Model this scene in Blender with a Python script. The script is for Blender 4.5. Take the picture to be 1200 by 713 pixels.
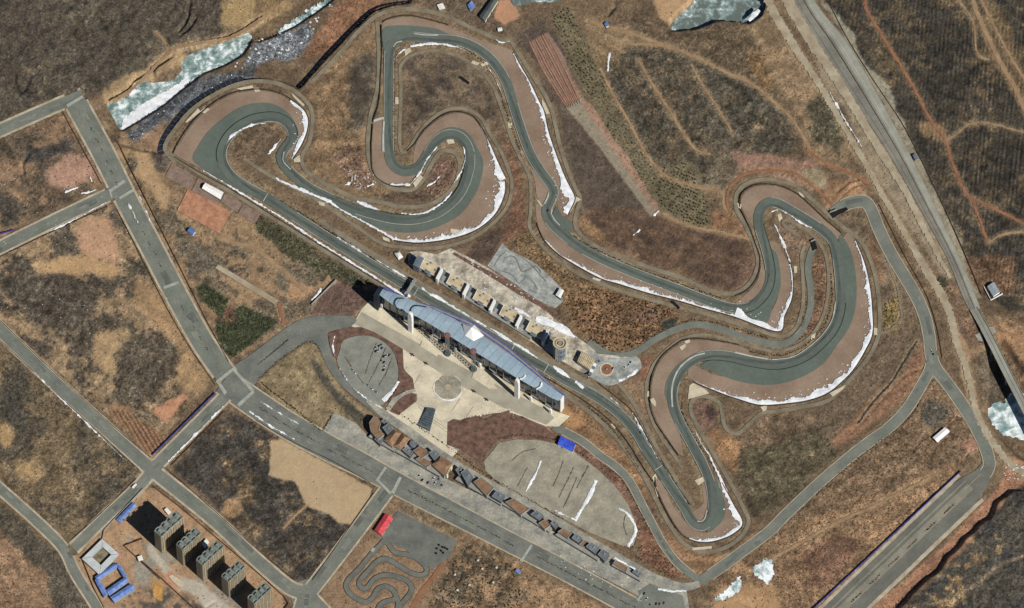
import bpy, math, random
import numpy as np
from mathutils import Vector
from mathutils.geometry import tessellate_polygon
for o in list(bpy.data.objects): bpy.data.objects.remove(o)
scene = bpy.context.scene
R = math.radians
random.seed(5); rng = np.random.default_rng(5)

# ------------------------------------------------------------ camera, sky, sun
DIST, TH, GW = 12000.0, R(28.0), 1500.0          # satellite seen 28 degrees off the vertical
ST, CT = math.sin(TH), math.cos(TH)
CAM = (0.0, -DIST*ST, DIST*CT)
cd = bpy.data.cameras.new('camera'); co = bpy.data.objects.new('camera', cd)
scene.collection.objects.link(co); scene.camera = co
co.location = CAM; co.rotation_euler = (TH, 0, 0)
cd.sensor_width = 36; cd.lens = 36*DIST/GW; cd.clip_start = 500; cd.clip_end = 60000
SUN_EL, SUN_AZ = R(41), R(135)                   # the sun stands in the south-east
w = bpy.data.worlds.new('World'); scene.world = w; w.use_nodes = True
sky = w.node_tree.nodes.new('ShaderNodeTexSky'); sky.sky_type = 'NISHITA'; sky.sun_disc = False
sky.altitude = 1400; sky.air_density = .7; sky.dust_density = .2     # clear dry winter air on the high plateau
sky.sun_elevation = SUN_EL; sky.sun_rotation = SUN_AZ
bg = w.node_tree.nodes['Background']; bg.inputs['Strength'].default_value = 0.05
w.node_tree.links.new(sky.outputs[0], bg.inputs['Color'])
sl = bpy.data.lights.new('sun', 'SUN'); sl.energy = 5.0; sl.angle = R(0.5); sl.color = (1.0, .95, .87)
so = bpy.data.objects.new('sun', sl); scene.collection.objects.link(so)
so.rotation_euler = (math.pi/2-SUN_EL, 0, math.pi-SUN_AZ); so.location = (300, -300, 500)
vs = scene.view_settings; vs.view_transform = 'Standard'; vs.look = 'None'; vs.exposure = 0.22; vs.gamma = 1

# ------------------------------------------------------------ helpers
def P(px, py, z=0.0):
    """photo pixel -> point on the plane at height z"""
    px = np.asarray(px, float); py = np.asarray(py, float)
    dx = (px-600)/1200*GW/DIST; dy = -(py-356.5)/1200*GW/DIST
    yy = dy*CT+ST; zz = dy*ST-CT
    t = (z-CAM[2])/zz
    return np.stack([dx*t, CAM[1]+yy*t, np.broadcast_to(np.asarray(z, float), np.shape(t)).astype(float)], -1)
def P1(px, py, z=0.0): return Vector(P(px, py, z).tolist())
def tile(x0, y0, pts, s=5.99): return [(x0+a/s, y0+b/s) for a, b in pts]
def cr(pts, step=3.0, closed=False, extra=None):
    p = np.array(pts, float); n = len(p); out = []
    segs = n if closed else n-1
    for i in range(segs):
        if closed: a, b, c, d = p[(i-1) % n], p[i], p[(i+1) % n], p[(i+2) % n]
        else: a, b, c, d = p[max(i-1, 0)], p[i], p[i+1], p[min(i+2, n-1)]
        k = max(1, int(np.hypot(*(c-b)[:2])/step))
        for j in range(k):
            t = j/k
            out.append(.5*((2*b)+(c-a)*t+(2*a-5*b+4*c-d)*t*t+(3*b-a-3*c+d)*t**3))
    if not closed: out.append(p[-1])
    return np.array(out)
def normals(p, closed=False):
    if closed: d = np.roll(p, -1, 0)-np.roll(p, 1, 0)
    else: d = np.gradient(p, axis=0)
    d = d[:, :2]; d /= np.maximum(np.hypot(d[:, 0], d[:, 1]), 1e-6)[:, None]
    return np.stack([-d[:, 1], d[:, 0]], 1)      # to the right of travel in the picture
def lin(c): 
    c = np.array(c, float)/255; return np.where(c <= .04045, c/12.92, ((c+.055)/1.055)**2.4)
K = 0.80
def alb(c): return tuple((lin(c)*K).tolist())
MATS = {}
def mat(name, rgb, var=.14, s1=.02, s2=.45, rough=.9, bump=.0, metal=0, spec=.25, hue=None, v2=None):
    if name in MATS: return MATS[name]
    m = bpy.data.materials.new(name); m.use_nodes = True; nt = m.node_tree; N = nt.nodes; Lk = nt.links
    b = N['Principled BSDF']; b.inputs['Roughness'].default_value = rough; b.inputs['Metallic'].default_value = metal
    b.inputs['Specular IOR Level'].default_value = spec
    c = alb(rgb); h = alb(hue) if hue else tuple(x*(1-2.2*var) for x in c)
    g = N.new('ShaderNodeNewGeometry'); facs = []
    for s, d in ((s1, 6), (s2, 4)):
        n = N.new('ShaderNodeTexNoise'); n.inputs['Scale'].default_value = s; n.inputs['Detail'].default_value = d
        n.inputs['Roughness'].default_value = .6
        Lk.new(g.outputs['Position'], n.inputs['Vector']); facs.append(n)
    r = N.new('ShaderNodeMapRange'); r.inputs[1].default_value = .36; r.inputs[2].default_value = .66
    Lk.new(facs[0].outputs['Fac'], r.inputs[0])
    mx = N.new('ShaderNodeMix'); mx.data_type = 'RGBA'
    mx.inputs[6].default_value = (*[min(1, x*(1+var*.6)) for x in c], 1); mx.inputs[7].default_value = (*h, 1)
    Lk.new(r.outputs[0], mx.inputs[0])
    r2 = N.new('ShaderNodeMapRange'); r2.inputs[1].default_value = .3; r2.inputs[2].default_value = .7
    vv = var if v2 is None else v2
    r2.inputs[3].default_value = 1-vv; r2.inputs[4].default_value = 1+vv
    Lk.new(facs[1].outputs['Fac'], r2.inputs[0])
    ml = N.new('ShaderNodeVectorMath'); ml.operation = 'SCALE'
    Lk.new(mx.outputs[2], ml.inputs[0]); Lk.new(r2.outputs[0], ml.inputs['Scale'])
    Lk.new(ml.outputs[0], b.inputs['Base Color'])
    if bump:
        bp = N.new('ShaderNodeBump'); bp.inputs['Strength'].default_value = bump; bp.inputs['Distance'].default_value = .4
        Lk.new(facs[1].outputs['Fac'], bp.inputs['Height']); Lk.new(bp.outputs[0], b.inputs['Normal'])
    MATS[name] = m; return m
def attr_mat(name, rough=.95, fine=.22, scale=.35, bump=.5, ground=False):
    m = bpy.data.materials.new(name); m.use_nodes = True; nt = m.node_tree; N = nt.nodes; Lk = nt.links
    b = N['Principled BSDF']; b.inputs['Roughness'].default_value = rough; b.inputs['Specular IOR Level'].default_value = .1
    a = N.new('ShaderNodeAttribute'); a.attribute_name = 'Col'
    g = N.new('ShaderNodeNewGeometry')
    def noise(sc, det, ro=.7):
        n = N.new('ShaderNodeTexNoise'); n.inputs['Scale'].default_value = sc; n.inputs['Detail'].default_value = det; n.inputs['Roughness'].default_value = ro
        Lk.new(g.outputs['Position'], n.inputs['Vector']); return n
    def rng_(src, i0, i1, o0, o1):
        r = N.new('ShaderNodeMapRange'); r.inputs[1].default_value = i0; r.inputs[2].default_value = i1; r.inputs[3].default_value = o0; r.inputs[4].default_value = o1
        Lk.new(src, r.inputs[0]); return r.outputs[0]
    def mth(op, x, y):
        k = N.new('ShaderNodeMath'); k.operation = op
        for i, v in ((0, x), (1, y)):
            if isinstance(v, (int, float)): k.inputs[i].default_value = v
            else: Lk.new(v, k.inputs[i])
        return k.outputs[0]
    n = noise(scale, 5)
    f = rng_(n.outputs['Fac'], .3, .7, 1-fine, 1+fine)
    ml = N.new('ShaderNodeVectorMath'); ml.operation = 'SCALE'
    if ground:
        n2 = noise(.30, 4, .8); n3 = noise(.55, 3, .65)
        w = a.outputs['Alpha']                               # how scrubby the soil is
        f2 = mth('MULTIPLY', mth('SUBTRACT', rng_(n2.outputs['Fac'], .32, .68, .45, 1.62), 1), w)
        f3 = mth('MULTIPLY', rng_(n3.outputs['Fac'], .56, .66, 0, -.4), w)
        f = mth('MULTIPLY', f, mth('ADD', mth('ADD', f2, 1), f3))
    Lk.new(a.outputs['Color'], ml.inputs[0]); Lk.new(f, ml.inputs['Scale'])
    Lk.new(ml.outputs[0], b.inputs['Base Color'])
    if bump:
        bp = N.new('ShaderNodeBump'); bp.inputs['Strength'].default_value = bump; bp.inputs['Distance'].default_value = .5
        Lk.new(n.outputs['Fac'], bp.inputs['Height']); Lk.new(bp.outputs[0], b.inputs['Normal'])
    MATS[name] = m; return m
def tag(o, label=None, cat=None, group=None, kind=None):
    if label: o['label'] = label
    if cat: o['category'] = cat
    if group: o['group'] = group
    if kind: o['kind'] = kind
    return o
def link(o, parent=None):
    scene.collection.objects.link(o)
    if parent: o.parent = parent
    return o
def root(name, loc, label, cat, group=None):
    o = bpy.data.objects.new(name, None); o.location = loc; o.empty_display_size = 1; link(o)
    return tag(o, label, cat, group)
def wloc(o):
    v = Vector((0, 0, 0))
    while o: v = v+o.location; o = o.parent
    return v
def mesh_obj(name, V, F, m, parent=None, smooth=False, loc=None):
    V = np.array(V, float).reshape(-1, 3)
    if parent is not None: off = wloc(parent); l = Vector((0, 0, 0))
    else:
        l = Vector(loc) if loc is not None else Vector(((V[:, 0].min()+V[:, 0].max())/2, (V[:, 1].min()+V[:, 1].max())/2, V[:, 2].min()))
        off = l
    V = V-np.array(off)
    me = bpy.data.meshes.new(name); me.from_pydata(V.tolist(), [], [list(map(int, f)) for f in F])
    me.materials.append(m); me.validate()
    if smooth: me.polygons.foreach_set('use_smooth', [True]*len(me.polygons))
    o = bpy.data.objects.new(name, me); o.location = l
    return link(o, parent)
def mesh_tris(name, V, F, m, col=None, smooth=False, parent=None):
    V = np.ascontiguousarray(V, dtype=np.float32); F = np.ascontiguousarray(F, dtype=np.int32)
    k = F.shape[1]
    me = bpy.data.meshes.new(name); me.vertices.add(len(V)); me.vertices.foreach_set('co', V.ravel())
    me.loops.add(F.size); me.loops.foreach_set('vertex_index', F.ravel())
    me.polygons.add(len(F)); me.polygons.foreach_set('loop_start', np.arange(0, F.size, k, dtype=np.int32))
    try: me.polygons.foreach_set('loop_total', np.full(len(F), k, dtype=np.int32))
    except Exception: pass
    if col is not None:
        a = me.attributes.new('Col', 'FLOAT_COLOR', 'POINT')
        c = np.ones((len(V), 4), np.float32); c[:, :col.shape[1]] = col; a.data.foreach_set('color', c.ravel())
    me.update(calc_edges=True)
    if smooth: me.polygons.foreach_set('use_smooth', np.ones(len(F), bool))
    me.materials.append(m)
    o = bpy.data.objects.new(name, me); return link(o, parent)
ZC = [0]
def lay(z):                                       # sheets never share a plane
    ZC[0] += 1; return z+0.006*(ZC[0] % 40)
DIRT = []
PAVED = []                                        # ('p', poly) or ('r', line, halfwidth) : the ground is kept low below them
def ribbon(name, pts, hw, z, m, label=None, cat=None, kind='structure', step=3.0, closed=False, jag=0, jagseed=0, pave=True, skip=None, parent=None, pieces=None, zfix=False):
    c = cr(pts, step, closed); n = normals(c, closed)
    if np.ndim(hw) == 0: h = np.full(len(c), float(hw))
    else: h = np.interp(np.linspace(0, 1, len(c)), np.linspace(0, 1, len(hw)), hw)
    hl, hr = h.copy(), h.copy()
    if jag:
        g = np.random.default_rng(jagseed+len(c)); hl += g.normal(0, jag, len(c)); hr += g.normal(0, jag, len(c))
        hl = np.maximum(hl, .15); hr = np.maximum(hr, .15)
    if not zfix: z = lay(z)
    A = c[:, :2]-n*hl[:, None]; B = c[:, :2]+n*hr[:, None]
    zz = z+0.004*np.sin(np.arange(len(c))*1.7)
    Va = P(A[:, 0], A[:, 1], zz); Vb = P(B[:, 0], B[:, 1], zz)
    V = np.concatenate([Va, Vb]); L = len(c); F = []
    for i in range(L if closed else L-1):
        j = (i+1) % L
        if skip is not None and skip(*(c[i, :2]+c[j, :2])/2): continue
        F.append((i, L+i, L+j, j))
    if pave: PAVED.append(('r', c[:, :2], float(h.mean())))
    if name == 'dirt_road': DIRT.append((c[:, :2], float(h.mean()), m.name))
    o = mesh_obj(name, V, F, m, parent)
    if parent is None: tag(o, label, cat, kind=kind)
    return o
def poly(name, pts, z, m, label=None, cat=None, kind='structure', curve=0, pave=True, jag=0, parent=None, thick=0, zfix=False):
    c = cr(pts, curve, True) if curve else np.array(pts, float)
    if jag:
        g = np.random.default_rng(len(c)); c = c+g.normal(0, jag, c.shape)
    if not zfix: z = lay(z)
    W = P(c[:, 0], c[:, 1], z); V = [Vector(v) for v in W.tolist()]
    F = [list(f) for f in tessellate_polygon([V])]
    VV = list(W.tolist())
    if thick:
        n = len(VV); VV += [[a, b, q-thick] for a, b, q in W.tolist()]
        for i in range(n): F.append([i, (i+1) % n, n+(i+1) % n, n+i])
    if pave: PAVED.append(('p', c))
    o = mesh_obj(name, VV, F, m, parent)
    fix_up(o)
    if parent is None: tag(o, label, cat, kind=kind)
    return o
def fix_up(o):
    for p in o.data.polygons:
        if abs(p.normal.z) > .9 and p.normal.z < 0: p.flip()
def prism(name, W, z0, z1, m, parent=None, taper=0):
    """vertical prism over the world outline W (list of xy)"""
    W = [(float(a[0]), float(a[1])) for a in W]; n = len(W)
    ar = sum(W[i][0]*W[(i+1) % n][1]-W[(i+1) % n][0]*W[i][1] for i in range(n))
    if ar < 0: W = W[::-1]
    cx = sum(a for a, b in W)/n; cy = sum(b for a, b in W)/n
    V = [(a, b, z0) for a, b in W]+[(cx+(a-cx)*(1-taper), cy+(b-cy)*(1-taper), z1) for a, b in W]
    F = [(i, (i+1) % n, n+(i+1) % n, n+i) for i in range(n)]
    top = [Vector((a, b, z1)) for a, b in W]
    if n == 4: F += [(4, 5, 6, 7), (3, 2, 1, 0)]
    else:
        for f in tessellate_polygon([top]):
            F.append([n+k for k in f]); F.append([k for k in f][::-1])
    o = mesh_obj(name, V, F, m, parent, loc=(cx, cy, z0) if parent is None else None)
    for p in o.data.polygons:
        if abs(p.normal.z) > .9 and (p.center.z > (z1+z0)/2-(wloc(o).z)) != (p.normal.z > 0): p.flip()
    return o
def quadw(pts, h): return [P(a, b, h)[:2] for a, b in pts]
def inset(W, d):
    W = np.array(W, float); c = W.mean(0); r = W-c; l = np.hypot(r[:, 0], r[:, 1])[:, None]
    return (c+r*np.maximum(l-d*1.35, l*.2)/l).tolist()
def ring(name, W, z0, z1, d, m, parent):
    """parapet round a convex outline"""
    W = np.array(W, float); I = np.array(inset(W, d)); n = len(W)
    V = [(*W[i], z0) for i in range(n)]+[(*W[i], z1) for i in range(n)]+[(*I[i], z1) for i in range(n)]+[(*I[i], z0) for i in range(n)]
    F = []
    for i in range(n):
        j = (i+1) % n
        F += [(i, j, n+j, n+i), (n+i, n+j, 2*n+j, 2*n+i), (2*n+i, 2*n+j, 3*n+j, 3*n+i)]
    return mesh_obj(name, V, F, m, parent)
def obox(name, c, ang, L, Wd, z0, z1, m, parent=None):
    ca, sa = math.cos(ang), math.sin(ang)
    W = [(c[0]+ca*x-sa*y, c[1]+sa*x+ca*y) for x, y in ((-L/2, -Wd/2), (L/2, -Wd/2), (L/2, Wd/2), (-L/2, Wd/2))]
    return prism(name, W, z0, z1, m, parent)
def wall(name, pts, h, m, t=.5, label=None, cat='wall', kind=None, z=0, step=4, parent=None, group=None, closed=False, ztop=None):
    c = cr(pts, step, closed); n = normals(c, closed); W = P(c[:, 0], c[:, 1], z)
    d = np.gradient(W, axis=0)[:, :2]; d /= np.hypot(d[:, 0], d[:, 1])[:, None]; nn = np.stack([-d[:, 1], d[:, 0]], 1)*t/2
    L = len(c); V = []
    for s, q in ((1, 0), (1, h), (-1, h), (-1, 0)):
        a = W.copy(); a[:, :2] += nn*s; a[:, 2] += q; V.append(a)
    V = np.concatenate(V); F = []
    for i in range(L-1):
        for k in range(3): F.append((k*L+i, k*L+i+1, (k+1)*L+i+1, (k+1)*L+i))
    F += [(0, L, 2*L, 3*L), (L-1, 4*L-1, 3*L-1, 2*L-1)]
    o = mesh_obj(name, V, F, m, parent)
    if parent is None: tag(o, label, cat, group, kind)
    return o
def inpoly(X, Y, p):
    r = np.zeros(X.shape, bool); n = len(p); j = n-1
    for i in range(n):
        xi, yi = p[i]; xj, yj = p[j]
        if yi != yj:
            r ^= ((yi > Y) != (yj > Y)) & (X < (xj-xi)*(Y-yi)/(yj-yi)+xi)
        j = i
    return r
# ------------------------------------------------------------ materials of the setting
M_track = mat('track_asphalt', (100, 108, 100), .10, .012, .12, .85, hue=(85, 94, 89))
M_apron = mat('runoff_asphalt', (98, 108, 99), .10, .02, .15, .85, hue=(89, 99, 92))
M_brown = mat('brown_runoff', (148, 129, 112), .10, .02, .25, .9, hue=(130, 110, 94))
M_serv = mat('service_road', (134, 126, 108), .16, .05, .5, .95, hue=(112, 104, 88))
M_road = mat('road_asphalt', (121, 124, 115), .12, .04, .35, .9, hue=(104, 110, 101))
M_avenue = mat('avenue_asphalt', (118, 121, 113), .16, .04, .4, .9, hue=(100, 104, 99))
M_pave = mat('pavement_concrete', (182, 172, 150), .14, .06, .6, .9, hue=(158, 144, 122))
M_conc = mat('forecourt_concrete', (160, 157, 144), .24, .05, .3, .9, hue=(122, 124, 119))
M_cream = mat('plaza_stone', (214, 205, 180), .12, .04, .3, .85, hue=(186, 178, 158))
M_paddock = mat('paddock_concrete', (200, 192, 174), .3, .06, .25, .9, hue=(128, 120, 108))
M_lot = mat('car_park_concrete', (158, 153, 136), .16, .05, .3, .9, hue=(134, 130, 118))
M_oval = mat('oval_park_asphalt', (138, 140, 130), .14, .06, .4, .9, hue=(120, 122, 114))
M_bluegrey = mat('pale_grey_concrete', (164, 167, 162), .25, .07, .25, .9, hue=(122, 126, 124))
M_line = mat('white_paint', (188, 190, 182), .12, .1, .5, .8)
M_dline = mat('dark_drain_line', (38, 62, 54), .2, .1, .5, .8)
M_band = mat('crossing_slab', (165, 168, 158), .10, .1, .6, .9)
M_snow = mat('snow', (246, 248, 250), .05, .12, .5, .8, hue=(206, 212, 218), bump=.6)
M_dirt = mat('dirt_road', (160, 134, 104), .16, .05, .4, .95, hue=(136, 110, 84), bump=.3)
M_dirtg = mat('grey_dirt_road', (172, 162, 140), .14, .05, .4, .95, hue=(148, 134, 112), bump=.3)
M_dirto = mat('orange_dirt_road', (148, 106, 80), .16, .05, .4, .95, hue=(126, 90, 68), bump=.3)
M_slab = mat('concrete_slab', (205, 196, 170), .10, .1, .5, .9)
M_barrier = mat('barrier', (70, 66, 60), .3, .2, 1.0, .9)
M_rail = mat('guard_rail', (165, 160, 148), .2, .2, 1.0, .6)
M_verge = mat('verge_soil', (128, 110, 88), .24, .05, .35, .95, hue=(96, 80, 64), bump=.5)
M_kart = mat('kart_asphalt', (112, 115, 108), .16, .06, .4, .9, hue=(96, 99, 94))
M_brick = mat('red_pad', (180, 134, 106), .22, .09, .5, .95, hue=(154, 110, 86), bump=.6)
M_pink = mat('pinkish_paving', (140, 122, 110), .2, .12, .4, .95, hue=(124, 104, 92))

# ------------------------------------------------------------ the circuit
MAIN = [(261, 191), (263.5, 196), (271, 206), (287, 218), (313.5, 233), (345, 253.5), (395, 285.6), (440, 313), (482, 338.4), (545, 376), (600, 409.5), (640, 432),
        (663, 446), (697, 464), (722, 482), (743.5, 504), (758.4, 529), (779.3, 560), (801, 593.4), (808.5, 607), (816, 615), (824, 616), (831, 611),
        (834.7, 601), (835, 585), (832, 566), (823.2, 544), (808.5, 516.8), (795.2, 491.8), (788.8, 473), (788.3, 457), (793.5, 442.5), (803.5, 428.4), (818.5, 419.3),
        (835.2, 416), (855.3, 417.8), (880, 423.6), (906.7, 427.2), (928.4, 423.7), (948.5, 414.2), (966, 398.5), (976, 386), (982.7, 370), (985.2, 351.8), (983.8, 323.4),
        (980.5, 298), (976, 283), (966.9, 272.5), (951.9, 261.8), (930, 248.4), (911.8, 238.6), (901, 237.6), (892.8, 243.4), (889, 253.5), (890.5, 268.5), (896, 286),
        (901, 305), (903, 321.7), (900.2, 336.8), (891.9, 350), (880.2, 359), (866.8, 362), (850, 359.5), (826.8, 351.8), (793.4, 338.9), (760, 326.5), (721.8, 311),
        (691.8, 296.8), (668.4, 281.7), (650, 266), (641.8, 254), (641, 244), (646.5, 233), (648.7, 225), (645, 216), (632, 198.4), (619.5, 176), (607.5, 142), (600.5, 119),
        (592, 94), (580, 75), (566, 61.5), (550, 52.5), (533, 47.6), (510, 46), (487, 43.5), (474, 43), (463, 48.4), (457, 58.4), (455.6, 83.5), (455.5, 119), (455.4, 150),
        (456, 178), (460, 192), (469.5, 200), (480, 200.6), (491.5, 195), (501.8, 180), (510, 167), (521.8, 158.6), (535, 158.6), (545.5, 167), (550.7, 182), (549.5, 200),
        (541, 223.5), (526, 240.6), (508.5, 251.5), (487, 257.2), (464, 257), (440, 252), (415, 244.5), (390, 234), (365, 221.5), (348, 209), (334, 195), (329.5, 184), (333.5, 175),
        (341, 165), (342.8, 155), (337, 144.5), (325.5, 138), (310, 137.6), (291.8, 142), (275, 152.6), (264, 166), (259.5, 179)]
TC = cr(MAIN, 2.5, True)
def trk(i0, i1):                                  # a stretch of the centre line, by control points
    return MAIN[i0:i1+1]
# brown run-off areas (outer edge; the inner edge lies below the track)
RUN = [
 ('wide brown run-off outside the looping hairpin beside the frozen river', [(204.2, 180), (211.7, 166.8), (225, 146.8), (243.4, 128.4), (263.5, 115), (283.5, 108.4), (305, 106.7), (325, 110), (340, 118.4), (353.6, 128.4), (360, 140), (358.6, 155), (352, 171.8), (342.8, 186), (336, 175), (342, 156), (325, 139), (300, 139), (276, 152), (262, 172), (262, 195), (240, 198)]),
 ('brown run-off outside the long lower sweep by the pit building', [(556, 170), (568, 165), (574, 178), (585, 196), (592, 210), (591, 226), (584, 244), (572, 259), (553, 271), (530, 279), (505, 283), (485, 284), (462, 281), (445, 272), (420, 256), (440, 252), (475, 258), (508, 252), (530, 238), (547, 212), (551, 188)]),
 ('brown run-off outside the inner hairpin above the teardrop island', [(487, 170), (497, 155), (510, 143), (524, 135), (538, 133), (552, 137), (562, 148), (572, 168), (556, 180), (545, 162), (528, 156), (510, 166), (500, 182), (491, 196), (484, 194)]),
 ('brown run-off left of the tree lined return straight', [(437, 143), (450, 138), (455, 150), (456, 180), (465, 199), (478, 202), (497, 193), (485, 208), (475, 217), (460, 217), (446, 211), (438, 200), (436, 180)]),
 ('brown run-off above the flat topped turn near the village', [(448, 28), (458, 23), (478, 20), (500, 24), (525, 31), (545, 40), (570, 50), (595, 57), (602, 64), (585, 78), (560, 56), (530, 46), (490, 43), (465, 46), (455, 60), (450, 60)]),
 ('long brown run-off right of the descending back straight', [(592, 57), (600, 62), (608, 76), (620, 97), (632, 122), (637, 132), (642, 155), (651, 182), (662, 210), (671, 229), (672, 236), (665, 252), (655, 252), (653, 238), (652, 226), (646, 212), (632, 195), (615, 165), (604, 126), (594, 95), (580, 73)]),
 ('small reddish run-off inside the kink of the back straight', [(622, 198), (632, 206), (643, 224), (640, 232), (636, 242), (629, 230), (627, 214)]),
 ('brown run-off below the kink, ending in a snow bank', [(628, 240), (637, 241), (641, 254), (652, 268), (668, 281), (700, 301), (740, 319), (780, 333), (826, 350), (826, 361), (796, 352), (760, 343), (725, 332), (705, 326), (680, 313), (655, 297), (638, 280), (630, 262)]),
 ('brown run-off in the pointed corner of the right hand infield', [(896, 286), (910, 284), (917, 296), (925, 310), (928, 325), (927, 350), (919, 370), (912, 387), (897, 380), (904, 365), (911, 350), (915, 330), (910, 305)]),
 ('reddish run-off inside the pointed corner', [(893, 310), (898, 325), (895, 340), (885, 352), (872, 357), (862, 355), (872, 347), (887, 330)]),
 ('brown run-off around the far right hairpin top', [(869, 243), (870, 230), (882, 220), (900, 218), (918, 221), (935, 230), (950, 243), (968, 260), (985, 275), (975, 281), (950, 262), (925, 246), (902, 238), (890, 250), (890, 268), (880, 262)]),
 ('broad brown run-off along the sweeping right hand bend', [(995, 272), (1004, 290), (1012, 310), (1018, 335), (1021, 362), (1021, 392), (1012, 412), (1000, 432), (985, 448), (968, 461), (945, 469), (915, 473), (890, 474), (865, 467), (845, 460), (825, 452), (814, 447), (806, 440), (812, 428), (840, 440), (900, 445), (950, 430), (985, 390), (992, 340), (985, 290)]),
 ('brown run-off on the outside of the lower esses', [(763, 470), (766, 440), (776, 420), (790, 408), (803, 400), (822, 399), (845, 402), (866, 406), (878, 412), (870, 421), (840, 416), (812, 422), (795, 440), (788, 460), (792, 485), (801, 535), (795, 532), (780, 510), (768, 490)]),
 ('brown run-off round the bottom hairpin', [(769, 560), (775, 565), (790, 595), (806, 614), (824, 625), (840, 616), (842, 590), (836, 560), (846, 568), (858, 590), (869, 612), (860, 624), (843, 632), (825, 635), (808, 631), (795, 620), (780, 595), (770, 572)]),
 ('small reddish patch inside the bottom hairpin', [(822, 566), (830, 570), (829, 585), (828, 597), (822, 610), (814, 606), (811, 600), (824, 590)]),
]
for i, (lb, p) in enumerate(RUN): poly('runoff_area', p, .10, M_brown, lb, 'run-off', curve=4)
APR = [
 ('grey asphalt apron filling the outside of the looping hairpin', [(226, 187), (231.7, 172), (243.4, 155), (260, 140), (280, 126.7), (300, 121), (318.5, 121.7), (335, 130), (345, 142), (350, 158), (344, 172), (338, 165), (338, 148), (320, 139), (296, 141), (275, 153), (263, 168), (261, 186), (268, 203), (283, 218), (286.8, 227), (263.5, 213.5), (240, 199.5)]),
 ('grey asphalt apron outside the long lower sweep', [(552, 165), (559, 173), (565, 185), (566, 200), (558, 226), (541, 250), (520, 263), (497, 271), (473, 273), (440, 268), (415, 256), (390, 241), (415, 246), (450, 255), (490, 258), (515, 250), (540, 228), (551, 200), (551, 180)]),
 ('grey asphalt apron above the flat topped turn', [(449, 34), (465, 30), (490, 31), (512, 34), (527, 41), (540, 47), (520, 46), (490, 44), (472, 43), (459, 52), (452, 70), (449, 55)]),
 ('grey asphalt apron around the inner hairpin', [(500, 172), (512, 157), (524, 150), (537, 150), (548, 156), (556, 168), (551, 180), (543, 164), (528, 158), (512, 166)]),
 ('grey asphalt apron in the pointed corner', [(896, 288), (909, 296), (914, 315), (914, 340), (905, 362), (897, 379), (870, 369), (830, 357), (850, 357), (885, 352), (900, 330), (901, 305)]),
 ('grey asphalt apron along the sweeping right hand bend', [(984, 276), (996, 292), (1002, 315), (1004, 340), (1002, 362), (996, 382), (983, 402), (963, 428), (935, 444), (907, 451), (880, 450), (855, 444), (832, 434), (820, 429), (838, 421), (860, 422), (900, 429), (930, 425), (962, 404), (981, 375), (986, 345), (984, 310)]),
 ('grey asphalt apron outside the lower esses', [(782, 470), (779, 458), (783, 443), (795, 427), (812, 418), (830, 411), (850, 411), (850, 418), (830, 417), (806, 427), (793, 445), (789, 465), (793, 488)]),
 ('grey asphalt apron outside the bottom hairpin', [(838, 560), (845, 575), (850, 592), (848, 608), (838, 619), (828, 624), (832, 615), (837, 600), (836, 575)]),
 ('grey asphalt wedge beside the kink of the back straight', [(652, 242), (658, 252), (668, 259), (671, 272), (660, 272), (648, 256)]),
]
for lb, p in APR: poly('runoff_apron', p, .42, M_apron, lb, 'apron', curve=4)
o = ribbon('race_track', MAIN, 5.9, .72, M_track, 'grey asphalt race track winding round the whole circuit', 'race track', step=2.2, closed=True)
track = o
# pit lane and pit exit lane
ribbon('pit_lane', [(372, 257), (400, 275), (440, 301), (470, 320), (500, 338), (560, 374), (620, 411), (660, 433), (700, 456), (725, 477), (738, 498)], [1.5, 3.4, 3.8, 3.8, 3.8, 3.8, 3.6, 3.4, 2.8, 1.2], .45, M_serv, 'pale pit lane running between the pit building and the main straight', 'pit lane')
def edge(off, i0, i1, hw, m, nm, z=1.0):
    c = TC[i0:i1] if i1 > i0 else np.concatenate([TC[i0:], TC[:i1]])
    n = normals(c); q = c[:, :2]+n*off
    return ribbon(nm, q[::2], hw, z, m, step=2.5, parent=track, pave=False)
NT = len(TC)
def near(px, py):                                  # index on the track nearest a pixel
    return int(np.argmin((TC[:, 0]-px)**2+(TC[:, 1]-py)**2))
for a, b, s in [((345, 254), (760, 530), 1), ((345, 254), (760, 530), -1), ((779, 560), (831, 611), 1), ((779, 560), (801, 593), -1), ((832, 566), (793, 442), 1), ((835, 600), (795, 492), -1),
                ((818, 419), (948, 414), -1), ((980, 375), (980, 300), -1), ((976, 283), (902, 238), -1), ((960, 267), (902, 238), 1), ((890, 268), (903, 322), 1),
                ((880, 359), (700, 300), 1), ((870, 362), (680, 290), -1), ((668, 282), (642, 254), -1), ((642, 254), (600, 119), 1), ((642, 244), (600, 119), -1), ((600, 119), (533, 48), -1), ((592, 94), (480, 43), 1),
                ((457, 60), (457, 185), 1), ((457, 60), (457, 185), -1), ((502, 180), (550, 182), -1), ((550, 182), (415, 244), -1), ((390, 234), (334, 195), 1), ((342, 160), (264, 166), -1), ((329, 184), (342, 155), 1), ((264, 166), (313, 233), -1)]:
    i0, i1 = near(*a), near(*b)
    edge(s*5.5, i0, i1, .24, M_line, 'edge_line')
for a, b in [((313, 233), (342, 160)), ((820, 419), (985, 352)), ((890, 262), (866, 362)), ((549, 200), (440, 252))]:
    i0, i1 = near(*a), near(*b)
    if a == (313, 233): i0, i1 = near(342, 162), near(262, 194)
    edge({(820, 419): 6.1, (890, 262): -5.6}.get(a, 5.8) if a != (890, 262) else -5.6, i0, i1, .42, M_dline, 'drain_line', 1.06)
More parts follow.
